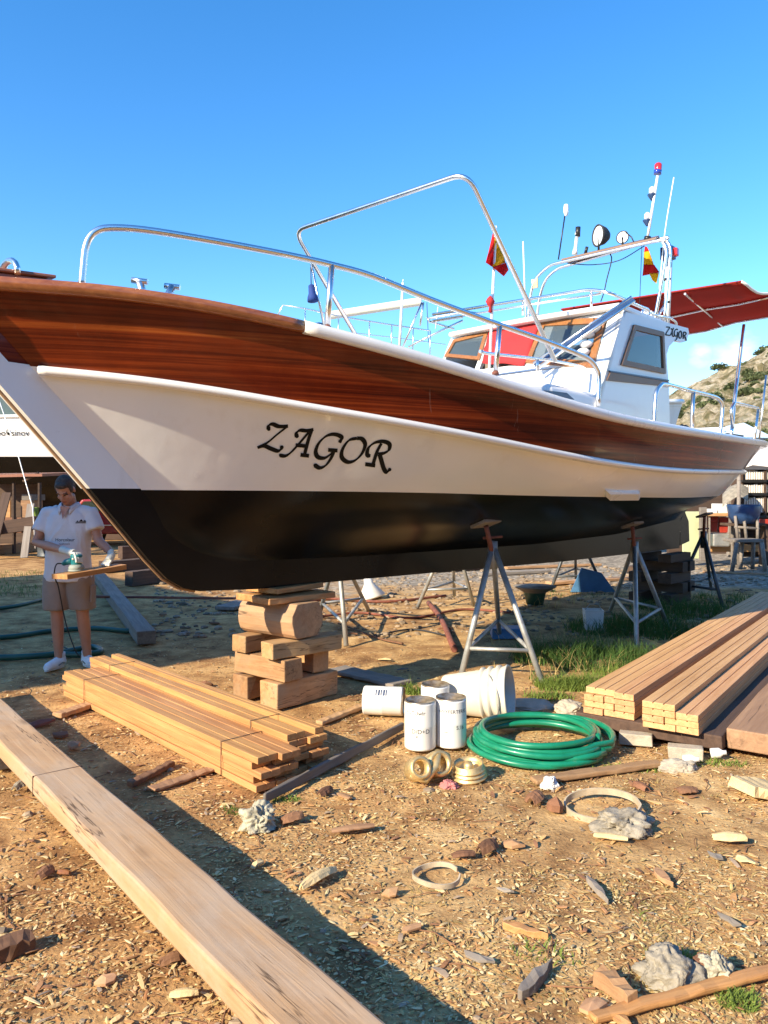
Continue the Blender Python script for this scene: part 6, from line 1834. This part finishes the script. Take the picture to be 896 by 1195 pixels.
beam('timber_beam', 'pale timber lying on the ground in front of the dark log', 'timber', G(-60,652), G(40,643), .35, .25, 'scrap_wood')
# red car
car = empty('car', 'old dark red car parked behind the man', 'car', (-8.6, 24, 0)); car.rotation_euler = (0,0,R(4))
body = [(-1.9,.35),(-1.95,.75),(-1.75,.92),(-.9,.98),(-.55,1.40),(.55,1.42),(.95,1.0),(1.75,.92),(1.95,.75),(1.95,.35)]
mb = MB(); mb.prism([Vector((x,-.78,z)) for x, z in body], (0,1.56,0)); cb = mb.build('body', M['car_red'], car, .06, seg=3)
mb = MB(); mb.prism([Vector((x,-.79,z)) for x, z in ((-.72,1.02),(-.48,1.34),(-.03,1.35),(-.03,1.02))], (0,-.012,0)); mb.build('window', M['glass_side'], cb)
mb = MB(); mb.prism([Vector((x,-.79,z)) for x, z in ((.03,1.02),(.03,1.35),(.50,1.35),(.80,1.02))], (0,-.012,0)); mb.build('window', M['glass_side'], cb)
mb = MB(); mb.prism([Vector((.60,-.66,1.36)), Vector((.94,-.7,1.03)), Vector((.94,.7,1.03)), Vector((.60,.66,1.36))], (.03,0,.03)); mb.build('windscreen', M['glass_side'], cb)
for x in (-1.25, 1.25):
    for y in (-.80, .80):
        w_ = MB().lathe([(.001,-.09),(.25,-.09),(.31,-.07),(.32,0),(.31,.07),(.25,.09),(.001,.09)], 24, Matrix.Translation((x,y,.32)) @ Matrix.Rotation(R(90), 4, 'X')).build('wheel', M['rubber'], car)
        MB().lathe([(.001,.105),(.06,.11),(.08,.10),(.16,.095),(.20,.10),(.21,.092)], 24, Matrix.Translation((x,y,.32)) @ Matrix.Rotation(R(90 if y < 0 else -90), 4, 'X')).build('hub_cap', M['lens'], w_)
for y in (-.55, .55):
    MB().lathe([(.001,.05),(.09,.03),(.11,0),(.10,-.05)], 16, Matrix.Translation((1.95,y,.70)) @ Matrix.Rotation(R(90), 4, 'Y')).build('headlight', M['lens'], car)
mb = MB(); mb.box((1.99,0,.42), (.08,1.6,.12)); mb.build('bumper', M['steel'], car, .02)
mb = MB(); mb.box((0,-.80,.62), (3.2,.02,.03)); mb.build('trim', M['steel'], car)
# plain shed added unseen on the left, to shade the man and ground
sd = Vector((math.cos(R(SUN_AZ)), math.sin(R(SUN_AZ)), 0)); sn = Vector((-sd.y, sd.x, 0))
e0 = Vector((-2.9, 6.45, 0))-sd*6.0
o = empty('shade_shed', 'tall plain shed added out of view on the left to cast shade', 'shed', e0); To = Matrix.Translation(-e0)
wv, dv = sn*9.0, -sd*5.0; H_ = 5.0
mb = MB(); mb.prism([e0, e0+wv, e0+wv+dv, e0+dv], (0,0,H_)); mb.build('wall', M['brown_wood'], o, xf=To)
mb = MB(); r0_ = e0-sn*.05+sd*.1+Vector((0,0,H_+.01)); mb.prism([r0_, r0_+wv+sn*.1, r0_+wv+sn*.1+dv*1.05, r0_+dv*1.05], (0,0,.15)); mb.build('roof', M['galv'], o, xf=To)
mb = MB(); d0 = e0+sn*2.5+sd*.03; mb.prism([d0, d0+sn*3.6, d0+sn*3.6+Vector((0,0,4.6)), d0+Vector((0,0,4.6))], sd*.05); mb.build('door', M['grey_wood'], o, xf=To)

# sheds added out of view, behind and right, to block sky and darken reflections
def shed(name, label, x0, x1, y0, y1, h, mats):
    c = Vector(((x0+x1)/2, (y0+y1)/2, 0)); o = empty(name, label, 'shed', c); T_ = Matrix.Translation(-c)
    mb = MB(); mb.box((c.x, c.y, h/2), (x1-x0, y1-y0, h)); mb.build('wall', M[mats[0]], o, xf=T_)
    mb = MB(); mb.prism([Vector((x0-.3, y0-.3, h+.01)), Vector((x1+.3, y0-.3, h+.01)), Vector((x1+.3, c.y, h+.7)), Vector((x0-.3, c.y, h+.7))], (0,0,.08)); mb.prism([Vector((x0-.3, c.y+.01, h+.7)), Vector((x1+.3, c.y+.01, h+.7)), Vector((x1+.3, y1+.3, h+.01)), Vector((x0-.3, y1+.3, h+.01))], (0,0,.08)); mb.build('roof', M[mats[1]], o, xf=T_)
    n_ = 4
    for k in range(n_):
        xx = x0+(x1-x0)*(k+.5)/n_
        mb = MB(); mb.box((xx, y1+.03, 1.5), (2.2, .05, 3.0)); mb.build('door', M[mats[2]], o, xf=T_)
shed('added_rear_shed', 'long dark boarded shed added behind the camera to darken hull reflections', -9, 17, -15, -8.5, 5.0, ('dark_wood', 'rust', 'grey_wood'))
shed('added_side_shed', 'dark shed added out of view on the right to block sky light', 11, 16, -6.5, 7.5, 4.2, ('dark_wood', 'rust', 'brown_wood'))

for k, (x, y, Y_, r_, h_, m_, lb) in enumerate(((58,648,19.5,.3,.85,'dark_steel','dark drum standing right of the wooden shelter'),(205,650,19.0,.28,.8,'rust','rusty drum standing beyond the bow stem'))):
    c = G(x, 575+1440/Y_)
    o = MB().lathe([(.001,0),(r_,0),(r_,.02),(r_*.97,.04),(r_*.97,h_*.33),(r_,h_*.35),(r_*.97,h_*.37),(r_*.97,h_*.64),(r_,h_*.66),(r_*.97,h_*.68),(r_*.97,h_-.03),(r_,h_-.01),(r_*.95,h_),(r_*.9,h_-.02),(.001,h_-.02)], 24).build('drum', M[m_]); o.location = c; props(o, lb, 'drum')
for k, (x0, y0, Ya, x1, y1, Yb, w_, lb) in enumerate(((-12,648,18.6,8,575,19.4,.22,'dark board leaning on the wooden shelter'),(28,646,18.7,36,588,19.3,.18,'grey board leaning at the right corner of the wooden shelter'))):
    a_, b_ = W(x0,y0,Ya), W(x1,y1,Yb); a_.z = .02
    o = MB().box((0,0,0), ((b_-a_).length, w_, .04)).build('leaning_board', M['grey_wood' if k else 'dark_wood'], None, .004); o.matrix_world = frame((a_+b_)/2, b_-a_, (0,-1,.3)); props(o, lb, 'board')
# ------------------------------------------------------------------ the man sanding a board
PO = Vector((-2.88, 7.05, 0))
man = empty('person', 'man in a pale grey polo shirt and brown shorts sanding a board', 'person', PO)
M['skin'] = plain('skin', (.46, .22, .14), .5, var=.08, vscale=12)
M['hair'] = plain('hair', (.055, .042, .033), .75, var=.6, vscale=60, bmp=.4, bscale=120)
M['shirt'] = plain('shirt', (.66, .62, .62), .85, var=.07, vscale=9, bmp=.35, bscale=14)
M['shorts'] = plain('shorts', (.29, .22, .175), .85, var=.08, vscale=9, bmp=.35, bscale=16)
M['shoe'] = plain('shoe', (.80, .80, .82), .6, var=.1, vscale=20)
M['sock'] = plain('sock', (.7, .7, .7), .8)
M['glove'] = plain('glove', (.62, .62, .54), .8, var=.1, vscale=20, bmp=.3, bscale=60)
M['eye_dark'] = plain('eye_dark', (.03, .02, .016), .4)
M['lip'] = plain('lip', (.33, .12, .09), .5)
M['sander_teal'] = plain('sander_teal', (.01, .16, .18), .4, var=.1)
M['sander_grey'] = plain('sander_grey', (.25, .28, .25), .6, var=.15)

def solid(parts, name, mats, parent, voxel=.012, smooth_it=4, paint=None, loc=(0,0,0)):
    """union of tapered tubes / ellipsoids fused into one continuous surface"""
    mb = MB()
    for p in parts:
        if p[0] == 'tube': mb.tube(p[1], .05, 14, radii=p[2])
        elif p[0] == 'ell':
            c, (a_, b_, c_) = Vector(p[1]), p[2]; q = p[3] if len(p) > 3 else Matrix.Identity(4)
            mb.lathe([(max(.001, math.sin(math.pi*k/12)), -math.cos(math.pi*k/12)) for k in range(13)], 18, Matrix.Translation(c) @ q @ Matrix.Diagonal((a_, b_, c_, 1)))
        elif p[0] == 'loft':        # rings: (center, half width x, half depth y, power)
            rows = []
            for c, a_, b_ in p[1]:
                rows.append([Vector(c)+Vector((a_*math.copysign(abs(math.cos(t_))**.85, math.cos(t_)), b_*math.copysign(abs(math.sin(t_))**.85, math.sin(t_)), 0)) for t_ in [2*math.pi*k/24 for k in range(25)]])
            mb.grid(rows); mb.add(rows[0][:-1], [tuple(range(24))]); mb.add(rows[-1][:-1], [tuple(range(23,-1,-1))])
    o = mb.build(name, mats[0])
    r_ = o.modifiers.new('r', 'REMESH'); r_.mode = 'VOXEL'; r_.voxel_size = voxel; r_.use_smooth_shade = True
    s_ = o.modifiers.new('s', 'SMOOTH'); s_.iterations = smooth_it; s_.factor = .5
    dg = bpy.context.evaluated_depsgraph_get(); me = bpy.data.meshes.new_from_object(o.evaluated_get(dg))
    bpy.data.objects.remove(o)
    me.materials.clear()
    for m in mats: me.materials.append(m)
    for p in me.polygons:
        p.use_smooth = True
        p.material_index = paint(p.center) if paint else 0
    o = bpy.data.objects.new(name, me); COL.objects.link(o); o.parent = parent
    return o
V = Vector
A_ = W(78, 670.5, 6.42); Bk = W(58, 668.5, 6.56); Rr = W(147.5, 658.8, 6.80)
u_ = (Rr-A_); ln_ = u_.length; ux = u_.normalized()
uy = (V((-.18,.20,0))); uy = (uy-ux*uy.dot(ux)).normalized(); uz = ux.cross(uy).normalized()
if uz.z < 0: uz = -uz
bw2 = .19; th = .043; o0 = A_
Mb = Matrix(((ux.x,uy.x,uz.x,o0.x),(ux.y,uy.y,uz.y,o0.y),(ux.z,uy.z,uz.z,o0.z),(0,0,0,1)))
def onb(x, y, h=0): return Mb @ V((x, y, h))
sc_ = onb(.13, .11); toL = Matrix.Translation(-PO); scl = toL @ sc_
fdR = V((.80,-.50,-.15)).normalized(); pcR = scl+V((-.045,.03,.155))
tc_ = toL @ onb(.40, .10)
fdL = V((-.12,-.80,-.55)).normalized(); pcL = tc_+V((.0,.055,.055))
# key joints, x to picture right, -y towards the camera
sR, sL = V((-.195, .02, 1.405)), V((.195, .02, 1.405))
eR, wR = V((-.275, -.05, 1.145)), pcR-fdR*.075
eL, wL = V((.285, -.04, 1.165)), pcL-fdL*.075
hR, kR, aR = V((-.10, .0, .90)), V((-.105, -.01, .49)), V((-.10, .02, .085))
hL, kL, aL = V((.10, .0, .90)), V((.118, .02, .49)), V((.13, .10, .085))
HC = V((.0, -.085, 1.625)); tilt = Matrix.Rotation(R(40), 4, 'X')          # head bowed to the work
def hd(x, y, z): return HC + (tilt @ V((x, y, z)))
hq = tilt
parts = [
 ('tube', [V((0,.03,1.46)), hd(0,.03,-.08)], [.062, .055]),
 ('ell', hd(0,.012,.035), (.074,.094,.088), hq), ('ell', hd(0,-.022,-.045), (.060,.068,.075), hq), ('ell', hd(0,-.062,-.098), (.030,.026,.024), hq),
 ('tube', [hd(0,-.085,.012), hd(0,-.108,-.028), hd(0,-.098,-.036)], [.010,.0155,.012]), ('ell', hd(.014,-.092,-.034), (.010,.011,.008), hq), ('ell', hd(-.014,-.092,-.034), (.010,.011,.008), hq),
 ('ell', hd(0,-.080,.026), (.052,.014,.012), hq), ('ell', hd(.036,-.064,-.03), (.020,.02,.022), hq), ('ell', hd(-.036,-.064,-.03), (.020,.02,.022), hq),
 ('ell', hd(0,-.084,-.064), (.022,.010,.007), hq), ('ell', hd(0,-.082,-.074), (.018,.010,.007), hq),
 ('ell', hd(.076,.012,-.008), (.010,.02,.032), hq), ('ell', hd(-.076,.012,-.008), (.010,.02,.032), hq),
 ('loft', [((0,.01,.90),.165,.115),((0,.0,1.05),.16,.11),((0,0,1.25),.175,.115),((0,.01,1.38),.17,.10),((0,.02,1.48),.09,.07)]),
 ('tube', [V((-.12,.02,1.40)), sR, sR.lerp(eR,.5), eR, eR.lerp(wR,.35), wR], [.06,.056,.05,.043,.041,.028]),
 ('tube', [V((.12,.02,1.40)), sL, sL.lerp(eL,.5), eL, eL.lerp(wL,.35), wL], [.06,.056,.05,.043,.041,.028]),
 ('tube', [hR, hR.lerp(kR,.5), kR, kR.lerp(aR,.3), aR, aR-V((0,0,.05))], [.09,.078,.056,.056,.036,.038]),
 ('tube', [hL, hL.lerp(kL,.5), kL, kL.lerp(aL,.3), aL, aL-V((0,0,.05))], [.09,.078,.056,.056,.036,.038]),
]
inv = tilt.inverted()
def face_paint(c):
    l = inv @ (V(c)-HC)
    if l.y < -.055 and abs(abs(l.x)-.030) < .017 and -.006 < l.z < .008: return 1
    if l.y < -.06 and abs(abs(l.x)-.031) < .022 and   .024 < l.z < .031: return 2
    if l.y < -.07 and abs(l.x) < .024 and -.078 < l.z < -.060: return 3
    return 0
body_o = solid(parts, 'body', [M['skin'], M['eye_dark'], M['hair'], M['lip']], man, .008, 3, face_paint)
# hair: short crop over skull, sides and back
solid([('ell', hd(0,.022,.052), (.079,.094,.082), hq), ('ell', hd(0,.045,.01), (.078,.075,.075), hq), ('ell', hd(0,-.052,.092), (.052,.036,.028), hq), ('ell', hd(.062,-.008,.03), (.018,.032,.05), hq), ('ell', hd(-.062,-.008,.03), (.018,.032,.05), hq)], 'hair', [M['hair']], man, .008, 2)
# polo shirt with short sleeves
def sleeve(s, e_): 
    q = s.lerp(e_, .62); m_ = s.lerp(e_, .3)
    return ('tube', [V((s.x*.5, .015, 1.425)), s+V((0,0,.0)), m_, q], [.062,.074,.078,.083])
rings = [((0,-.005,.80),.214,.145),((0,-.012,.88),.206,.143),((0,-.018,1.0),.192,.140),((0,-.015,1.10),.192,.136),((0,-.005,1.25),.205,.132),((0,.01,1.35),.205,.120),((0,.015,1.41),.170,.105),((0,.022,1.455),.115,.088),((0,.026,1.48),.08,.075)]
shirt = solid([('loft', rings), sleeve(sR, eR), sleeve(sL, eL)], 'shirt', [M['shirt']], man, .011, 4)
def folds(o, amp, f, hang):
    for v in o.data.vertices:
        p = v.co; n_ = v.normal.copy()
        q = V((p.x*f, p.y*f, p.z*f*hang))
        d_ = noise.noise(q+V((noise.noise(q*.7)*1.5, 3, 1)))
        v.co = p+n_*(amp*(1-2.2*abs(d_)))
folds(shirt, .007, 10, .5)
# collar: two turned down flaps meeting in a V, placket
col = MB(); rows = []
for k in range(19):
    a_ = R(-62)+R(304)*k/18                     # from right front, round the back, to left front
    a_ = R(-90)+R(24)+R(312)*k/18
    dip = max(0, math.cos(a_+R(90)))**3
    x, y = math.cos(a_), math.sin(a_)
    rows.append([V((.072*x, .024+.066*y-.035*dip, 1.515-.055*dip)), V((.088*x, .022+.080*y-.045*dip, 1.505-.060*dip)), V((.108*x, .018+.098*y-.05*dip, 1.468-.085*dip))])
col.grid(rows); o = col.build('collar', M['shirt'], shirt); s_ = o.modifiers.new('t', 'SOLIDIFY'); s_.thickness = .007
mb = MB(); 
mb.grid([[V((-.022,-.122,1.42)), V((.022,-.122,1.42))], [V((-.02,-.140,1.33)), V((.02,-.140,1.33))], [V((-.018,-.148,1.26)), V((.018,-.148,1.26))]])
# neck opening: skin-coloured V
mb = MB(); mb.add([V((-.045,-.088,1.475)), V((.045,-.088,1.475)), V((.0,-.138,1.362)), V((0,-.098,1.43))], [(0,3,2),(3,1,2),(0,1,3)]); mb.build('neck_opening', M['skin'], shirt, recalc=False)
# emblem on the chest and print on the belly, laid on the cloth
sbv = BVHTree.FromPolygons([v.co for v in shirt.data.vertices], [tuple(p.vertices) for p in shirt.data.polygons])
def on_shirt(x, z):
    h = sbv.ray_cast(V((x, -1, z)), V((0,1,0)))[0]
    return V((x, h.y-.003, z)) if h else V((x, -.14, z))
def patch(mb, poly): mb.add([on_shirt(x, z) for x, z in poly], [tuple(range(len(poly)))])
for nm, polys in (('chest_emblem', [[(.105,1.325),(.185,1.325),(.185,1.333),(.105,1.333)], [(.108,1.338),(.118,1.350),(.126,1.342),(.130,1.338)], [(.130,1.338),(.146,1.362),(.158,1.348),(.162,1.338)], [(.160,1.338),(.170,1.352),(.184,1.345),(.186,1.338)]]),):
    mb = MB()
    for p in polys: patch(mb, p)
    mb.build(nm, M['letter'], shirt, recalc=False)
for s, size, z, mt in (('Horcnlsur', .042, 1.165, 'letter'), ('nualtioals', .026, 1.135, 'trim_brown')):
    me = label_text(None, s, size, None)
    for v in me.vertices: v.co = on_shirt(v.co.x+.02, z+v.co.y)
    me.materials.clear(); me.materials.append(M[mt]); t = bpy.data.objects.new('shirt_print', me); COL.objects.link(t); t.parent = shirt
# shorts
def leg_(h, k): 
    q = h.lerp(k, .93); return ('loft', [((h.x*.9, h.y, h.z+.03), .092,.12), ((h.x*1.05, h.y, h.z-.08), .112,.125), ((h.x*1.08+.0*q.x, q.y, q.z+.12), .110,.115), ((q.x*1.05, q.y, q.z+.02), .108,.108)])
shorts = solid([('loft', [((0,0,.80),.192,.125),((0,0,.86),.186,.125),((0,0,.96),.17,.115)]), leg_(hR, kR), leg_(hL, kL)], 'shorts', [M['shorts']], man, .011, 3)
folds(shorts, .008, 8, .5)
mb = MB(); mb.box((-.208,-.02,.68), (.016,.11,.15)); mb.build('pocket', M['shorts'], shorts, .006)
mb = MB(); mb.box((.222,-.0,.68), (.016,.11,.15)); mb.build('pocket', M['shorts'], shorts, .006)
# shoes
def shoe(a_, rot):
    o = solid([('tube', [V((0,.055,.045)), V((0,.0,.052)), V((0,-.08,.042)), V((0,-.155,.034)), V((0,-.19,.03))], [.044,.05,.047,.043,.028]), ('tube', [V((0,.02,.05)), V((0,.025,.10))], [.048,.045])], 'shoe', [M['shoe']], man, .008, 3)
    for v in o.data.vertices: v.co.z = max(.012, v.co.z)
    xf = Matrix.Translation((a_.x, a_.y, 0)) @ rotz(rot); o.data.transform(xf)
    mb = MB(); pr_ = [V((.046*math.cos(t_)*(1-.15*(math.sin(t_) < 0)), -.065+.135*math.sin(t_), 0)) for t_ in [2*math.pi*k/20 for k in range(20)]]
    mb.prism(pr_, (0,0,.022)); mb.build('sole', M['can_white'], o, .004, xf=xf)
    mb = MB()
    for k in range(4): mb.tube([V((-.025,-.035-.022*k,.088-.012*k)), V((0,-.04-.022*k,.098-.012*k)), V((.025,-.035-.022*k,.088-.012*k))], .004, 5)
    mb.build('laces', M['tarp_pale'], o, xf=xf)
    mb = MB()
    for sx in (-1, 1): mb.tube([V((sx*.047,.03,.035)), V((sx*.050,-.02,.05)), V((sx*.047,-.07,.035))], .006, 5)
    mb.build('side_flash', M['sander_grey'], o, xf=xf)
    mb = MB(); mb.tube([V((0,.02,.085)), V((0,.02,.135))], .044, 12); mb.build('sock', M['sock'], man, xf=xf)
shoe(aR-V((0,0,.085)), R(-12)); shoe(aL-V((0,0,.085)), R(42))

# ---- the board and the sander (things of their own)
mb = MB()
prof = [V((0,0,0)), V((ln_,0,0)), V((ln_*.99,bw2,0)), V((-.05,bw2,0))]
mb.prism([p-V((0,0,th)) for p in prof], (0,0,th))
Mb = Matrix(((ux.x,uy.x,uz.x,o0.x),(ux.y,uy.y,uz.y,o0.y),(ux.z,uy.z,uz.z,o0.z),(0,0,0,1)))
bo_ = mb.build('board', M['pine_new'], None, .003); bo_.matrix_world = Mb
props(bo_, 'short thick board held level and being sanded by the man', 'board')
def onb(x, y, h=0): return Mb @ V((x, y, h))
sc_ = onb(.13, .11)
sd_ = empty('sander', 'teal orbital sander pressed on the board by the gloved hand', 'sander', sc_)
def sl(name, prof, mat, mx=None, parent=sd_): return MB().lathe(prof, 24, mx).build(name, M[mat], parent)
sl('pad', [(.001,0),(.066,0),(.069,.008),(.066,.016),(.001,.016)], 'sander_grey')
sl('skirt', [(.06,.016),(.066,.03),(.058,.05),(.04,.06),(.001,.06)], 'sander_grey')
sl('motor_body', [(.042,.05),(.046,.075),(.044,.11),(.05,.13),(.045,.142),(.001,.146)], 'sander_teal')
MB().tube([V((-.03,.0,.09)), V((-.10,.03,.075)), V((-.13,.04,.06))], .024, 10, radii=[.03,.026,.02]).build('handle', M['sander_teal'], sd_)
MB().tube(spline([V((-.13,.04,.06)), V((-.19,.05,.055)), V((-.215,.06,-.02)), V((-.21,.08,-.09)), V((-.22,.16,-.16)), V((-.24,.36,-.5)), V((-.2,.5,-.8)), V((-.3,.9,-sc_.z+.02)), V((-.9,1.6,-sc_.z+.02))], 6), .006, 6).build('cord', M['rubber'], sd_)
# ---- gloved hands with five fingers
def hand(name, wrist, elbow, palm_c, fing_dir, up_, grips, thumb, mirror=1):
    """palm block + four fingers as bent chains ending at grip points + thumb from the side of the palm"""
    side_ = fing_dir.cross(up_).normalized()*mirror
    p_ = [('tube', [wrist.lerp(elbow, .16), wrist.lerp(elbow, .04), wrist], [.034,.032,.029]), ('tube', [wrist, palm_c-fing_dir*.03, palm_c+fing_dir*.025], [.028,.034,.034])]
    for k in (-1.5, -.5, .5, 1.5):
        p_.append(('tube', [palm_c-fing_dir*.03+side_*k*.012, palm_c+fing_dir*.035+side_*k*.0185], [.016,.0125]))
    for k, g_ in zip((-1.5, -.5, .5, 1.5), grips):
        b_ = palm_c+fing_dir*.036+side_*k*.0195
        ln2 = {-1.5:.9, -.5:1.0, .5:1.02, 1.5:.85}[k]
        m1 = b_+fing_dir*.034*ln2+up_*.006; m2 = m1+(g_-m1)*.55+fing_dir*.006
        p_.append(('tube', [b_-fing_dir*.012, m1, m2, g_], [.0105,.0100,.0092,.0080]))
    tb = palm_c-fing_dir*.022-side_*.026
    p_.append(('tube', [tb, tb+(thumb-tb)*.45-side_*.010, thumb], [.0135,.0115,.0095]))
    return solid(p_, name, [M['glove']], man, .0042, 2)
toL = Matrix.Translation(-PO)
scl = toL @ sc_
# right hand over the top of the sander
fd = V((.80,-.50,-.15)).normalized(); pc = scl+V((-.045,.03,.155)); upv = V((.05,.1,1)).normalized()
sdv = fd.cross(upv).normalized()
gr = [scl+V((.030,-.030,.075))+sdv*(k*.020)+V((.012,-.012,.0)) for k in (-1.5,-.5,.5,1.5)]
wR_f = pc-fd*.075+V((0,0,.0))
hand('glove', wR_f, eR, pc, fd, upv, gr, scl+V((-.01,-.052,.105)))
# left hand holding the board edge down
tc_ = toL @ onb(.40, .10)
fd = V((-.12,-.80,-.55)).normalized(); pc = tc_+V((.0,.055,.055)); upv = V((0,-.5,.85)).normalized(); sdv = fd.cross(upv).normalized()
gr = [tc_+V((-.0,-.035,.010))+sdv*(k*.022) for k in (-1.5,-.5,.5,1.5)]
hand('glove', pc-fd*.075, eL, pc, fd, upv, gr, tc_+V((-.06,.02,.012)), 1)
